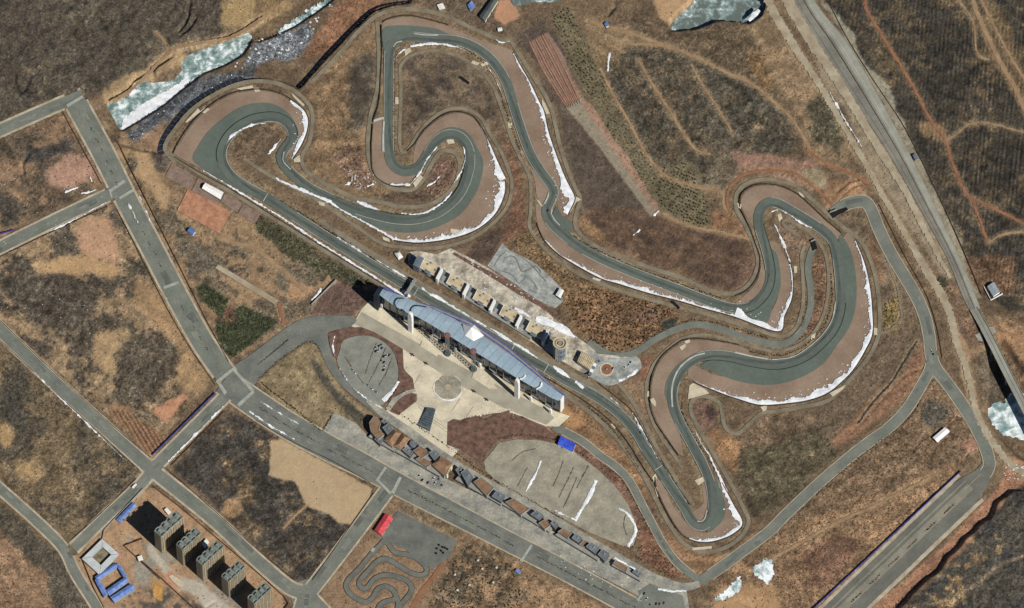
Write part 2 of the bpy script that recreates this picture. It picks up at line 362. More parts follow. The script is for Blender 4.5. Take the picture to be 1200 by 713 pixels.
# thick white kerbs
for p, hw in [([(826, 414.2), (815, 417), (805, 423), (796, 432), (790, 444), (787.3, 458), (788, 477)], .9), ([(450, 142), (449, 160), (449, 178)], 1.0), ([(438, 142), (448, 138.5), (450, 139)], 1.4),
              ([(461, 55), (465, 50), (471, 48.5)], .6), ([(817, 611), (823, 611), (827, 605), (828, 598)], .6), ([(861, 413), (880, 417.5), (900, 421)], .8), ([(905, 421.5), (927, 419), (945, 409), (963, 393), (975, 375), (979, 354)], .5),
              ([(643, 226), (642, 231), (638, 239)], .9), ([(485, 39.5), (497, 41), (513, 41.5)], .6), ([(333, 178), (331.5, 187), (335, 193), (341, 199)], .5), ([(647, 245), (646, 250), (650, 258), (656, 264)], .6)]:
    ribbon('kerb', p, hw, 1.12, M_line, parent=track, pave=False)
# start grid lines
for px, py in [(488, 342), (600, 409.5), (640, 432), (312, 232), (773, 548)]:
    i = near(px, py); n = normals(TC)[i]; ribbon('grid_line', [TC[i]-n*5.4, TC[i]+n*5.4], .4, 1.2, M_line, parent=track, pave=False, step=4)

# ------------------------------------------------------------ service roads round the circuit
SERV = [
 ('dirt service road round the outside of the looping hairpin', [(205, 190), (193.4, 176), (196, 165), (205, 151.8), (223.4, 130), (246.8, 113.4), (273.5, 100.5), (297, 95.5), (322, 97), (342, 105), (357, 116.7), (365.3, 130), (365.8, 148), (362, 166.8), (354, 183), (355.5, 195), (366.7, 206.8), (390, 220), (415, 231.5), (446.8, 237), (470, 242.5), (498.6, 241), (520, 230.5), (533, 216), (538, 200), (538, 188), (532, 179), (522, 176.5), (514, 180), (505, 194), (495, 212), (485, 221.5), (473, 223), (455, 219), (440, 206), (433, 190), (431, 168), (433, 142), (438, 120), (443, 98), (443.5, 50), (441.7, 25)], 2.3),
 ('service road along the outside of the main straight', [(196, 178), (215, 192), (250, 213), (285, 234), (330, 262), (380, 294), (420, 318), (450, 335), (470, 346)], 2.2),
 ('service road along the brow of the top turn', [(366, 96), (400, 60), (420, 36.7), (441.7, 18.4), (461.7, 12), (483.4, 11), (506.8, 14.4), (528.5, 21.7), (553.6, 33.4), (578.6, 44), (597, 48), (606, 60), (621.8, 85), (636, 106.8), (646, 127), (651, 148), (657, 173.4), (667, 203.4), (674, 220), (680, 233.5), (676, 247), (674, 263), (682, 277), (704, 291.8), (737, 305), (770, 316.5), (793, 323.4), (826, 338), (843, 343.4), (860, 343.6), (874, 336.5), (884, 323), (888, 305), (883.5, 286), (873, 263.5), (863.6, 247), (862, 231.8), (868.4, 220), (882, 212.5), (902, 210.5), (920, 213), (937, 221.5), (953.5, 236), (973.6, 254), (990, 268), (1007, 281), (1018, 300), (1025.5, 323), (1030, 353), (1031, 377), (1028, 398), (1018.6, 417), (1002, 438.4), (983.5, 458.5), (966.8, 471), (935, 478), (910, 482), (893, 484.5), (877, 498), (867, 507), (857, 507), (849, 499), (846.5, 486), (843, 473), (833, 466), (820, 464.5), (811, 470), (810, 483.4), (820, 505), (833.6, 527), (845, 547), (859, 571.7), (872, 597), (877, 612), (867, 630), (847, 643), (824, 646), (808, 641.5), (793.5, 628.5), (777, 602), (763.4, 575), (750, 551), (736.7, 532), (722, 513), (700, 491), (673.5, 470.5), (650, 455), (625, 440)], 2.3),
 ('service road inside the big loop around the scrub infield', [(470, 100), (469, 133), (468.4, 167), (472, 178.5), (480, 173.5), (490, 157), (503.5, 141.7), (520, 130.5), (535, 127), (552, 130), (565, 140), (575, 158.4), (587, 178), (596, 200), (600, 218), (596, 238), (586, 253.5), (571, 267), (551, 280), (526, 288), (500, 291), (470, 290), (445, 284), (418, 266), (390, 247), (360, 228), (320, 208), (285, 186)], 2.0),
 ('service road on the inner side of the top turn and back straight', [(470, 100), (469, 80), (477, 68.4), (490, 62), (507, 59.5), (527, 62.6), (547, 71.8), (565, 85), (578, 102), (585, 120), (592, 140), (599, 162), (608.6, 183.5), (619, 203.5), (622, 220), (622, 246), (620, 263.5), (627, 278), (640, 293), (658.4, 308.4), (683.4, 323.5), (720, 338.5), (753.6, 349), (787, 358), (826.8, 368), (860, 378), (890, 388), (912, 394), (927, 390), (936, 377), (941, 355), (941, 330), (939.5, 300), (943.6, 288)], 2.0),
 ('service track through the narrow infield of the right hand bends', [(800, 549), (787, 530), (770, 505), (760, 480), (757, 455), (762, 436), (770, 421.8), (787, 405), (803.5, 395.5), (827, 392.5), (850, 397), (875, 404), (895, 410), (910, 411.5), (928, 408), (948, 396), (962, 376), (969, 352), (971, 323), (967, 298), (955, 279), (935, 264), (922, 258), (917, 262), (926, 270), (938, 278)], 1.8),
 ('service track between the main straight and the lower esses', [(715, 441), (735, 462), (752, 490), (767, 520), (785, 550), (800, 575), (813, 592)], 2.2),
]
for lb, p, hw in SERV: ribbon('service_road', p, hw, .33 if 'brow' in lb else .3, M_serv, lb, 'service road', jag=.12, step=2.5)
# dark tyre walls and barriers along the run-off edges (with pale service pads behind)
BAR = [
 ('tyre barrier round the looping hairpin beside the river', [(203, 180), (210, 166), (224, 145.5), (242.6, 127), (263, 113.6), (283, 107), (305, 105.2), (325.5, 108.6), (341, 117), (354.6, 127.5), (361.4, 140), (360, 155), (353, 172), (343, 187)]),
 ('tyre barrier outside the inner hairpin above the teardrop', [(477, 178), (486, 169), (496, 154), (509.5, 141.8), (523.8, 133.6), (538.4, 131.6), (553, 135.7), (563, 147.2), (573.5, 167), (586, 195), (593, 209)]),
 ('tyre barrier curving round the long lower sweep', [(592.5, 213), (592, 227), (585, 245), (573, 260), (554, 272.4), (530, 280.3), (505, 284.4), (485, 285.4), (461.5, 282.3)]),
 ('tyre barrier behind the run-off of the return straight', [(437, 146), (435, 180), (437, 201), (445.4, 212.2), (460, 218.4), (475, 218.3)]),
 ('low barrier along the left side of the return straight', [(447, 30), (447.5, 60), (446, 90), (444, 120), (437, 143)]),
 ('tyre barrier over the flat topped turn', [(448, 26.5), (458, 21.6), (478, 18.6), (500.5, 22.6), (525.5, 29.6)]),
 ('long barrier right of the descending back straight', [(602, 62), (609, 75), (621, 96), (633, 121), (638, 131), (643, 154), (652, 181), (663, 209), (673, 229), (673.5, 236.5), (666, 252)]),
 ('barrier below the kink ending by the scrub slope', [(629, 262), (637, 281), (654, 298.3), (679.5, 314.4), (704.5, 327.5), (725, 333.6), (760, 344.5), (796, 353.5), (826, 362.5), (860, 372), (912, 389.5), (920, 370.5), (928.5, 350), (929.5, 325), (926.5, 309.5)]),
 ('tyre barrier over the far right hairpin', [(867, 243), (868.5, 229), (881.5, 218.5), (900, 216.4), (918.6, 219.5), (936, 229), (951, 242), (969, 259), (986, 273)]),
 ('barrier on the left of the climb to the far hairpin', [(868, 246), (877, 264), (886, 288), (891, 306), (887, 326), (876, 340), (862, 347)]),
 ('snow lined barrier along the sweeping right hand bend', [(1003, 282), (1013.6, 309), (1019.6, 334.6), (1022.6, 362), (1022.8, 392), (1013.5, 413), (1001.3, 433), (986, 449.3), (968.7, 462.4), (945.3, 470.5), (915, 474.5), (890, 475.5), (864.7, 468.5), (844.6, 461.5), (824.5, 453.3), (813, 448)]),
 ('barrier outside the lower esses', [(795, 534), (778, 510), (766, 490), (761.5, 470), (764.5, 440), (774.8, 419), (789, 406.7), (802.3, 398.6), (822, 397.5), (845, 400.5), (866, 404.5)]),
 ('barrier round the bottom hairpin', [(768, 560), (769, 573), (779, 596), (794, 621.4), (807.3, 632.3), (825, 636.5), (843.4, 633.5), (861, 625.5), (870.6, 613), (859, 590), (846, 566)]),
 ('barrier on the pit exit side of the main straight', [(700, 449), (725, 468), (742, 484), (757, 510), (767, 530)]),
 ('barrier along the outer side of the main straight', [(205, 185), (235, 203), (265, 219), (287, 232.5), (330, 259.5), (380, 291), (430, 322), (462, 342)]),
 ('barrier on the outer side past the grandstand', [(604, 424), (630, 438), (655, 452), (690, 474), (715, 494), (735, 518), (750, 542), (765, 565)]),
]
for lb, p in BAR: wall('tyre_barrier', p, 1.9, M_barrier, 1.1, lb, 'barrier', step=3)
# beige slabs at gaps in the barriers
SLAB = [[(217, 143), (232, 127), (235, 131), (219, 144)], [(234, 131), (240, 126), (246, 128), (240, 133)], [(277, 104), (296, 100), (297, 103), (284, 106)], [(297, 103.5), (303, 103), (305, 107), (299, 108)],
 [(342, 109), (357, 123), (355, 125), (343, 113)], [(344, 187), (351, 181), (352, 190), (345, 190)], [(484, 215), (492, 205), (496, 208), (487, 220)], [(522, 162), (530, 160), (533, 168), (525, 169)], [(463, 114), (467, 114), (467, 122), (463, 122)],
 [(554, 71), (562, 74), (559, 77), (552, 74)], [(563, 75), (572, 72), (574, 75), (565, 78)], [(595, 144), (600, 144), (600, 150), (596, 150)], [(635, 115), (639, 122), (644, 133), (640, 134), (635, 122)], [(670, 230), (676, 231), (681, 234), (675, 237), (668, 250), (671, 238)],
 [(627, 232), (632, 236), (637, 243), (634, 242)], [(695, 325), (705, 328), (702, 330), (694, 327)], [(448, 277), (456, 280), (457, 284), (449, 281)], [(373, 236), (381, 238), (380, 242), (374, 240)], [(864, 238), (869, 240), (868, 245), (865, 243)],
 [(935, 224), (941, 228), (943, 232), (938, 230)], [(911, 252), (915, 250), (917, 256), (913, 260)], [(930, 312), (934, 312), (934, 320), (931, 320)], [(1024, 384), (1028, 385), (1028, 393), (1024, 392)], [(972, 461), (991, 451), (988, 456), (976, 465)], [(891, 477), (899, 475), (898, 481), (894, 482)],
 [(808, 452), (812, 449), (826, 456), (831, 461), (806, 468)], [(796, 407), (803, 403), (804, 406), (799, 411)], [(802, 400), (808, 398), (809, 401), (804, 403)], [(762, 468), (766, 466), (769, 472), (768, 477), (763, 472)], [(759, 458), (762, 460), (761, 465), (758, 465)],
 [(715, 497), (718, 496), (722, 501), (720, 503)], [(814, 563), (828, 557), (829, 562), (818, 569)], [(811, 642), (834, 640), (834, 643), (812, 645)], [(764, 560), (768, 555), (770, 560), (767, 566)], [(767, 571), (770, 571), (772, 582), (770, 582)], [(951, 393), (956, 390), (955, 396), (950, 399)], [(528, 268), (540, 270), (536, 275), (528, 273)], [(474, 59), (480, 56), (482, 60), (475, 66)]]
for p in SLAB: poly('concrete_slab', p, .6, M_slab, 'small pale concrete slab at a gap in the track barrier', 'slab', thick=.3)['group'] = 'slabs at the barrier gaps'

# ------------------------------------------------------------ public roads
ROADS = [  # label, points, half width, material, pavement width
 ('wide grey road running from the dead end corner to the big crossing', [(87, 117.5), (121, 180), (150, 238), (178, 291), (210, 352), (238, 402), (266, 442)], 12.0, M_road, 2.6),
 ('narrow road going west from the dead end corner', [(97, 111), (60, 126.5), (0, 152.8), (-60, 179)], 6.3, M_road, 2.6),
 ('side road going west between the two orange fields', [(140, 222), (126, 229), (60, 260.5), (0, 290), (-60, 320)], 6.4, M_road, 2.4),
 ('long diagonal road past the scrub fields on the west side', [(-60, 330), (0, 387), (65.7, 449.6), (131, 509), (174, 547.5), (192, 562), (252.5, 611), (300, 656), (338, 688), (358, 696), (375, 712), (400, 740)], 7.1, M_road, 2.5),
 ('short road linking the big crossing with the diagonal road', [(177, 551), (190.7, 538), (257.6, 471), (270, 458)], 6.4, M_road, 2.4),
 ('short road beside the building site and its blue shed', [(177, 553), (161.6, 571), (123.7, 606), (86, 643)], 5.6, M_road, 3.0),
 ('narrow road along the western edge, bending below the building site', [(-60, 520), (0, 573), (40.4, 608.8), (73, 641.6), (88.4, 672), (116, 716), (140, 760)], 5.4, M_road, 2.2),
 ('road climbing from the lower junction to the avenue', [(352, 716), (358, 700), (372, 682), (411, 631.5), (449, 581), (462, 563)], 7.9, M_road, 2.2),
 ('road leaving the lower junction southwards', [(358, 694), (356, 713), (345, 760)], 8, M_road, 1.8),
]
AV = [(262, 447), (273, 455), (300, 474), (338, 499), (383, 524), (430, 548), (481, 575.5), (541, 606.5), (600, 637), (650, 662.5), (700, 689), (760, 722), (830, 760)]
AVW = [15, 15.5, 15, 14, 12.5, 12, 11.5, 11, 10.8, 10.8, 10.8, 10.8, 10.8]
BANDS = [(cr(p, 4)[:, :2], hw) for _, p, hw, _, _ in ROADS]+[(cr(AV, 4)[:, :2], 12.5)]
def in_band(x, y, skip):
    for k, (c, h) in enumerate(BANDS):
        if k == skip: continue
        a = c[:-1]; b = c[1:]; d = b-a; t = np.clip(((x-a[:, 0])*d[:, 0]+(y-a[:, 1])*d[:, 1])/np.maximum((d*d).sum(1), 1e-6), 0, 1)
        if np.min(np.hypot(a[:, 0]+d[:, 0]*t-x, a[:, 1]+d[:, 1]*t-y)) < h+.6: return True
    return False
def pavements(c0, hw, wd, k, road):
    c = cr(c0, 2.0); n = normals(c)
    h = np.full(len(c), hw) if np.ndim(hw) == 0 else np.interp(np.linspace(0, 1, len(c)), np.linspace(0, 1, len(hw)), hw)
    for s in (-1, 1):
        V = []; F = []; g = np.random.default_rng(k*3+s+2)
        i_ = c[:, :2]+n*(s*h)[:, None]; o_ = c[:, :2]+n*(s*(h+wd+g.normal(0, .12, len(c))))[:, None]
        z = .72+.004*k+.002*s
        L = len(c)
        V = np.concatenate([P(i_[:, 0], i_[:, 1], z-.15), P(i_[:, 0], i_[:, 1], z), P(o_[:, 0], o_[:, 1], z), P(o_[:, 0], o_[:, 1], z-.5)])
        for i in range(L-1):
            mx, my = (i_[i]+o_[i+1])/2
            if in_band(mx, my, k) or in_band(*(i_[i]+.7*(o_[i]-i_[i])), k): continue
            for q in range(3): F.append((q*L+i, q*L+i+1, (q+1)*L+i+1, (q+1)*L+i) if s < 0 else (q*L+i, (q+1)*L+i, (q+1)*L+i+1, q*L+i+1))
        mesh_obj('pavement', V, F, M_pave, road)
for k, (lb, p, hw, m, wd) in enumerate(ROADS):
    r = ribbon('road', p, hw, .40+.012*k, m, lb, 'road', zfix=True)
    pavements(p, hw, wd, k, r)
av = ribbon('road', AV, AVW, .56, M_avenue, 'broad tree lined avenue running past the shops and the grandstand plaza', 'road', zfix=True)
pavements(AV[:], AVW, 1.6, len(ROADS), av)
C1 = [(262, 440), (272, 430.5), (300, 411), (333, 386), (352, 375), (375, 370), (416, 372), (411, 383), (388, 388), (384, 395), (390, 418), (397, 434), (412, 451), (432, 469), (450, 482), (444, 487), (425, 473), (400, 452), (384, 431), (374, 408), (367, 402), (357, 402), (325, 424), (302, 446), (294, 458), (275, 460)]
poly('road', C1, .60, M_avenue, 'curving access road from the big crossing to the oval car park', 'road', curve=4, zfix=True)
poly('road', [(340, 699), (346, 684), (368, 678), (375, 690), (368, 716), (350, 716)], .53, M_road, 'asphalt of the lower road junction', 'road', curve=4, zfix=True)
poly('road', [(160, 545), (172, 535), (188, 543), (198, 556), (188, 568), (175, 566)], .545, M_road, 'asphalt of the junction above the blue shed', 'road', curve=4, zfix=True)
# east side ring road
RE = [('grey access road curling from the tunnel mouth down the east side', [(976, 250), (985, 243), (996, 238), (1011, 236), (1020, 244), (1031, 271), (1045, 299), (1060, 324), (1075, 350), (1084, 372), (1089, 395), (1091, 415), (1097, 432), (1112, 452), (1130, 478), (1148, 509), (1158, 535), (1158, 550), (1146, 565)], 6.6),
      ('grey road sweeping round the south-east corner of the circuit', [(1093, 415), (1089, 434), (1078, 455), (1063, 479), (1042, 501), (1013, 522), (994, 537), (958, 568), (920, 604), (900, 624), (867, 648.5), (842, 667), (822, 680)], 5.8),
      ('narrow asphalt road between the car parks and the bottom hairpin', [(828, 682), (813.5, 676), (793.5, 659.5), (778.5, 640), (766.8, 619), (755, 597), (738.4, 565), (721.7, 547), (703.3, 534), (683.5, 518), (663.4, 507), (648, 500)], 4.2),
      ('asphalt service road from the roundabout to the tunnel', [(690, 400), (702, 409.5), (716.7, 416), (733.4, 416.8), (746.7, 411.8), (770, 396.7), (793.5, 385.5), (816.9, 380.5), (843.6, 386), (867, 394), (890, 400.5), (906.7, 403.4), (925, 400.5), (940, 386), (949, 364), (950, 340), (946.8, 315), (950, 298), (953, 291)], 3.8)]
for k, (lb, p, hw) in enumerate(RE):
    r = ribbon('road', p, hw, .42+.012*k, M_road, lb, 'road', zfix=True)
    if k < 3:
        for s in (-1, 1):
            c = cr(p, 3); n = normals(c); q = c[4:-4, :2]+n[4:-4]*s*(hw+.5)
            ribbon('road_edge', q, .5, .66+.02*k+.008*s, M_pave, parent=r, pave=False, zfix=True, skip=lambda x, y, k=k: any(np.min(np.hypot(cr(RE[j][1], 4)[:, 0]-x, cr(RE[j][1], 4)[:, 1]-y)) < RE[j][2]+.5 for j in range(3) if j != k) or (x > 650 and x < 835 and y > 672) or (y > 562 and x > 1140))
poly('road', [(1088, 410), (1096, 412), (1102, 430), (1110, 445), (1104, 445), (1096, 443), (1088, 446), (1080, 450), (1086, 432)], .5, M_road, 'asphalt fork where the east side roads part', 'road', curve=3, zfix=True)
HW = [(1158, 545), (1150, 559), (1127, 582), (1085, 622), (1040, 665), (995, 708), (940, 761)]
M_hwd = mat('dual_carriageway', (112, 113, 104), .14, .03, .4, .9, hue=(98, 99, 93)); M_hwg = mat('dusty_lane', (142, 138, 122), .14, .03, .4, .9, hue=(122, 120, 108))
hwy = ribbon('highway', HW, [6.6, 14, 20, 22, 22, 22, 22, 22, 22, 22, 22, 22], .44, M_hwd, 'broad unfinished dual carriageway beside the long blue fence', 'road', zfix=True)
for off, hw, m in ((-19.5, 2.2, M_pave), (1.5, 4.6, M_hwg), (10.2, 1.0, M_hwg), (20, 2.0, M_pave)):
    c = cr(HW, 6); n = normals(c); ribbon('carriageway_strip', c[5:, :2]+n[5:]*off, hw, .60+.01*abs(off)/10, m, parent=hwy, pave=False, jag=.15, zfix=True)
# highway on the upper right with its gravel shoulders
HL = np.array([(905, -60), (930, 2.5), (963, 60.6), (1001, 118.7), (1041.4, 180), (1080, 248), (1110, 303), (1127, 345), (1136, 364)])
HR = np.array([(930, -60), (956, 2.5), (992, 48), (1020, 95), (1066, 180), (1094, 238), (1119, 290), (1139, 335), (1149, 362)])
HLr, HRr = cr(HL, 6), cr(HR, 6); q = np.linspace(0, 1, 60)
HLr = np.stack([np.interp(q, np.linspace(0, 1, len(HLr)), HLr[:, i]) for i in (0, 1)], 1); HRr = np.stack([np.interp(q, np.linspace(0, 1, len(HRr)), HRr[:, i]) for i in (0, 1)], 1)
M_hwy = mat('highway_asphalt', (134, 131, 120), .16, .03, .4, .9, hue=(112, 110, 102)); M_hwy2 = mat('highway_pale_lane', (156, 157, 145), .12, .03, .4, .9, hue=(138, 138, 126))
def strip(nm, f0, f1, z, m, par=None, label=None):
    A = HLr+(HRr-HLr)*f0; B = HLr+(HRr-HLr)*f1; L = 60
    V = np.concatenate([P(A[:, 0], A[:, 1], z), P(B[:, 0], B[:, 1], z)])
    o = mesh_obj(nm, V, [(i, i+1, L+i+1, L+i) for i in range(L-1)], m, par)
    fix_up(o)
    if par is None: tag(o, label, 'road', kind='structure')
    return o
hw2 = strip('highway', 0, 1, .45, M_hwy, None, 'weathered highway descending past the dark ploughed fields to the bridge')
PAVED.append(('r', (HLr+HRr)/2, 14))
strip('carriageway_strip', .60, .97, .52, M_hwy2, hw2); strip('median_line', .48, .52, .56, M_barrier, hw2); strip('edge_line', .72, .735, .6, M_line, hw2); strip('edge_line', .2, .212, .6, M_barrier, hw2)
ribbon('gravel_shoulder', [(893, -60), (922.7, 0), (950.5, 48), (975.8, 86), (1001, 126), (1031, 176), (1060, 222), (1080, 262), (1098, 297), (1114, 326)], [6.5, 6.5, 6.2, 5.6, 5, 4.6, 4, 3.2, 2], .37, M_dirtg, 'pale gravel shoulder beside the highway', 'road', jag=.6, step=1.6)
ribbon('dirt_road', [(880, -60), (902, 5), (933, 58), (965.7, 108.6), (1003.5, 174), (1031.3, 223), (1056.6, 266), (1081.8, 311.3), (1109, 357), (1121, 402), (1130, 426), (1137.4, 453.4), (1142.4, 476), (1152.5, 501.4), (1167.7, 524), (1186, 545), (1230, 575)], [4.5, 5, 5, 4.2, 3.6, 3.4, 3.2, 3.2, 3.6, 5, 4.5, 4, 3.5, 4, 4, 5], .30, M_dirtg, 'long pale dirt road between the circuit and the highway', 'dirt road', jag=.8, step=1.6)
for lb, p, hw, m in [
 ('orange dirt road branching through the dark ploughed fields', [(1012, -60), (1014, 0), (1017, 14), (1040, 52), (1068, 98), (1090, 140), (1108, 165), (1114, 185), (1126, 215), (1138, 232), (1160, 242), (1200, 262), (1260, 292)], 1.5, M_dirto),
 ('orange dirt track running south past the field fork', [(1139, 233), (1147, 255), (1158, 285)], 1.4, M_dirto),
 ('thin pale track joining the field fork', [(1158, 285), (1175, 275), (1200, 272), (1260, 268)], 1.2, M_dirt),
 ('bundle of tan tracks in the top right corner', [(1130, -60), (1140, 0), (1158, 45), (1175, 78), (1190, 105), (1210, 150), (1240, 220)], 2.4, M_dirt),
 ('second narrow tan track in the top right corner', [(1122, 0), (1140, 25), (1145, 62), (1160, 70)], 1.0, M_dirt),
 ('third tan track falling along the right edge', [(1150, 0), (1172, 45), (1200, 92), (1240, 150)], 1.3, M_dirt),
 ('thin track looping off the orange field road', [(1108, 165), (1120, 158), (1135, 146), (1155, 144), (1180, 150), (1210, 158)], .9, M_dirt),
 ('tan dirt road across the scrub above the far hairpin', [(690, 25), (705, 30), (735, 37), (760, 47), (785, 55), (815, 67), (845, 82), (880, 98), (905, 118), (928, 140), (942, 162), (955, 185), (968, 192), (990, 200), (1008, 210), (1018, 215)], 1.6, M_dirt),
 ('tan side track joining the dirt road from the west', [(712, 45), (740, 51), (772, 53), (785, 57)], 1.6, M_dirt),
 ('dirt track along the tree nursery rows', [(703, 80), (718, 110), (738, 145), (757, 180), (775, 202), (790, 212), (815, 219), (845, 225), (848, 240), (853, 250)], 1.5, M_dirt),
 ('dirt track dividing the upper scrub fields', [(748, 70), (765, 100), (785, 130), (800, 155), (815, 175), (830, 180)], 1.5, M_dirt),
 ('thin track descending between the upper scrub fields', [(810, 75), (822, 98), (838, 122), (852, 145), (858, 155)], 1.0, M_dirt),
 ('tan track below the tree nursery to the far hairpin', [(775, 250), (795, 260), (820, 268), (845, 272), (880, 281)], 1.3, M_dirt),
 ('orange track curving round the far hairpin embankment', [(855, 250), (852, 235), (855, 220), (868, 207), (885, 201), (910, 200), (935, 205), (960, 225), (975, 240)], 1.4, M_dirto),
 ('red dirt track from the highway shoulder to the hairpin embankment', [(945, 175), (958, 185), (975, 195), (1000, 205), (1020, 218)], 1.7, M_dirto),
 ('tan path along the frozen river bank', [(132, 119), (150, 108), (165, 95), (178, 82), (192, 68), (205, 57), (225, 52), (250, 48), (270, 44), (290, 33), (310, 20)], 1.9, M_dirt),
 ('tan track branching up from the river path', [(197, 62), (192, 48), (181, 37)], 1.1, M_dirt),
 ('dirt track from the lower bend up the brushy slope', [(1075, 400), (1062, 420), (1045, 448), (1025, 470), (1005, 497)], .9, M_barrier),
 ('faint dirt track between the lower road and the blue fence', [(905, 655), (940, 635), (985, 610), (1020, 595), (1060, 575), (1100, 555)], 1.6, M_dirt),
 ('pale track curving off the sweeping bend', [(1032, 391), (1045, 385), (1056, 372), (1052, 340), (1045, 320), (1035, 290)], 1.2, M_serv),
 ('tan track fork below the highway bridge ramp', [(1122, 405), (1135, 412), (1152, 410)], 2.2, M_dirt),
 ('dirt strip across the burnt block', [(332, 620), (345, 605), (360, 592)], 1.3, M_dirt),
 ('orange dirt track from the nursery to the access road', [(327, 355), (330, 370), (333, 380)], 2.2, M_dirto),
 ('dirt track past the orange pad', [(250, 275), (275, 285), (300, 292), (325, 312), (345, 330), (358, 340)], 2.4, M_dirt),
 ('dirt track across the kart yard edge', [(520, 660), (505, 680), (490, 700), (470, 740)], 2.6, M_dirto),
 ]: ribbon('dirt_road', p, hw, .16, m, lb, 'dirt road', jag=.45, step=1.5)
# ------------------------------------------------------------ paved yards
poly('plaza', [(412, 383), (424, 362), (434, 352), (470, 376), (525, 404), (600, 452), (650, 482), (668, 488), (655, 500), (640, 500), (600, 484), (580, 484), (545, 490), (533, 495), (536, 530), (520, 545), (480, 512), (452, 484), (455, 474), (480, 455), (478, 440), (471, 428), (470, 408), (455, 396), (440, 390)], .34, M_cream, 'cream stone plaza in front of the grandstand', 'plaza')
poly('plaza_walk', [(415, 380), (424, 366), (480, 397), (560, 440), (640, 480), (650, 490), (640, 498), (590, 478), (540, 452), (470, 408), (440, 390)], .62, mat('plaza_walk', (168, 163, 146), .1, .05, .4), 'greyer stone walkway along the front of the grandstand', 'plaza')
poly('forecourt', [(391, 483), (377, 507), (430, 536), (480, 562), (560, 602), (640, 643.5), (700, 674), (745, 697), (765, 713), (775, 760), (815, 760), (804, 690), (760, 674), (700, 650), (600, 598), (520, 560), (480, 538), (430, 510), (418, 497)], .30, M_conc, 'long concrete forecourt between the avenue and the shops', 'forecourt')
ribbon('back_lane', [(432, 468), (452, 487), (475, 503), (520, 535), (560, 560), (600, 582), (650, 610), (700, 640), (740, 664), (770, 680), (800, 688), (820, 684)], [4, 5, 5, 5, 5, 5, 5, 5, 5.5, 6, 6, 4], .48, M_conc, 'pale service lane behind the row of shops', 'lane')
poly('asphalt_yard', [(748, 693), (762, 684), (800, 698), (803, 713), (800, 760), (770, 760)], .66, M_road, 'dark asphalt yard with parked cars at the end of the shops', 'yard')
poly('car_park', [(567, 541), (585, 519), (606, 515), (632, 516), (655, 521), (672, 529), (700, 550), (720, 569), (735, 590), (745, 612), (747, 625), (742, 640), (730, 640), (690, 624), (640, 597), (600, 578), (580, 562), (569, 552)], .36, M_lot, 'large pale concrete car park crossed by snow strips', 'car park')
poly('car_park', tile(370, 380, [(200, 110), (330, 80), (440, 105), (530, 175), (570, 270), (578, 380), (530, 480), (470, 565), (380, 545), (270, 455), (190, 340), (150, 265), (170, 180)]), .36, M_oval, 'oval asphalt car park beside the plaza', 'car park', curve=4)
poly('paddock', [(478, 296), (488, 294), (512, 298), (528, 291), (548, 301), (575, 316), (600, 335), (640, 365), (664, 386), (690, 405), (702, 415), (735, 418), (750, 428), (748, 436), (732, 446), (717, 451), (700, 446), (675, 433), (640, 412), (600, 386), (540, 348), (500, 322), (478, 308)], .34, M_paddock, 'pale concrete paddock behind the pit building', 'paddock')
poly('roundabout_yard', [(692, 410), (705, 418), (728, 420), (746, 418), (752, 430), (742, 440), (728, 448), (712, 452), (695, 444), (684, 436), (688, 422)], .62, M_bluegrey, 'grey asphalt yard round the small roundabout', 'yard', curve=4)
poly('skid_pad', tile(460, 280, [(665, 190), (770, 30), (820, 80), (1000, 170), (1090, 250), (1180, 340), (1198, 440), (1140, 490), (1000, 420), (850, 310)]), .36, M_bluegrey, 'pale grey kidney shaped concrete pad above the paddock', 'pad')
poly('kart_yard', [(460, 606), (467, 599), (536, 634), (527, 652), (507, 667), (490, 655), (476, 645), (464, 639), (450, 634), (446, 628)], .37, M_kart, 'grey asphalt yard beside the kart track', 'yard')
kt = tile(360, 594, [(590, 190), (540, 240), (495, 285), (440, 345), (370, 430), (295, 505), (272, 560), (310, 620), (400, 668), (455, 645), (495, 580), (550, 558), (602, 585), (625, 630), (640, 690), (600, 760), (480, 800)])
kt2 = tile(360, 594, [(520, 250), (565, 255), (615, 320), (700, 335), (775, 365), (835, 425), (835, 462), (790, 482), (700, 450), (600, 385), (540, 364), (485, 388), (425, 455), (365, 525), (378, 568), (415, 572), (475, 505), (540, 480), (620, 490), (700, 520), (735, 570), (715, 620), (650, 700), (620, 760)])
kt3 = tile(360, 594, [(640, 640), (600, 655), (545, 668), (505, 700), (490, 760)])
for i, (p, lb) in enumerate([(kt, 'outer loop of the small kart track by the red shed'), (kt2, 'inner winding lane of the small kart track'), (kt3, 'lowest lane of the small kart track')]):
    ribbon('kart_track', p, 3.25, .36+.02*i, M_verge if 0 else mat('kart_edge', (74, 70, 62), .2, .1, .6), lb+', dark edging', 'kart track edging', pave=True, zfix=True)
    ribbon('kart_track', p, 2.65, .52+.02*i, M_kart, lb, 'kart track', zfix=True)
ORP = [(207.5, 246.8), (220, 221.7), (270, 248.4), (256.8, 273.5)]
poly('earth_pad', ORP, .9, M_brick, 'raised orange earth pad beside the white tent', 'pad', thick=1.4)
def paving(nm, corners, nu, nv, z, m, label):
    r = root(nm, P1(*np.mean(corners, 0), 0), label, 'paving'); r['kind'] = 'structure'
    c = np.array(corners, float); PAVED.append(('p', c))
    for i in range(nu):
        for j in range(nv):
            u0, u1, v0, v1 = (i+.03)/nu, (i+.97)/nu, (j+.04)/nv, (j+.96)/nv
            q = [c[0]*(1-u)*(1-v)+c[1]*u*(1-v)+c[2]*u*v+c[3]*(1-u)*v for u, v in ((u0, v0), (u1, v0), (u1, v1), (u0, v1))]
            prism('paving_panel', [P(a, b, z)[:2] for a, b in q], z-.4, z+.02*((i+j) % 3), m, r)
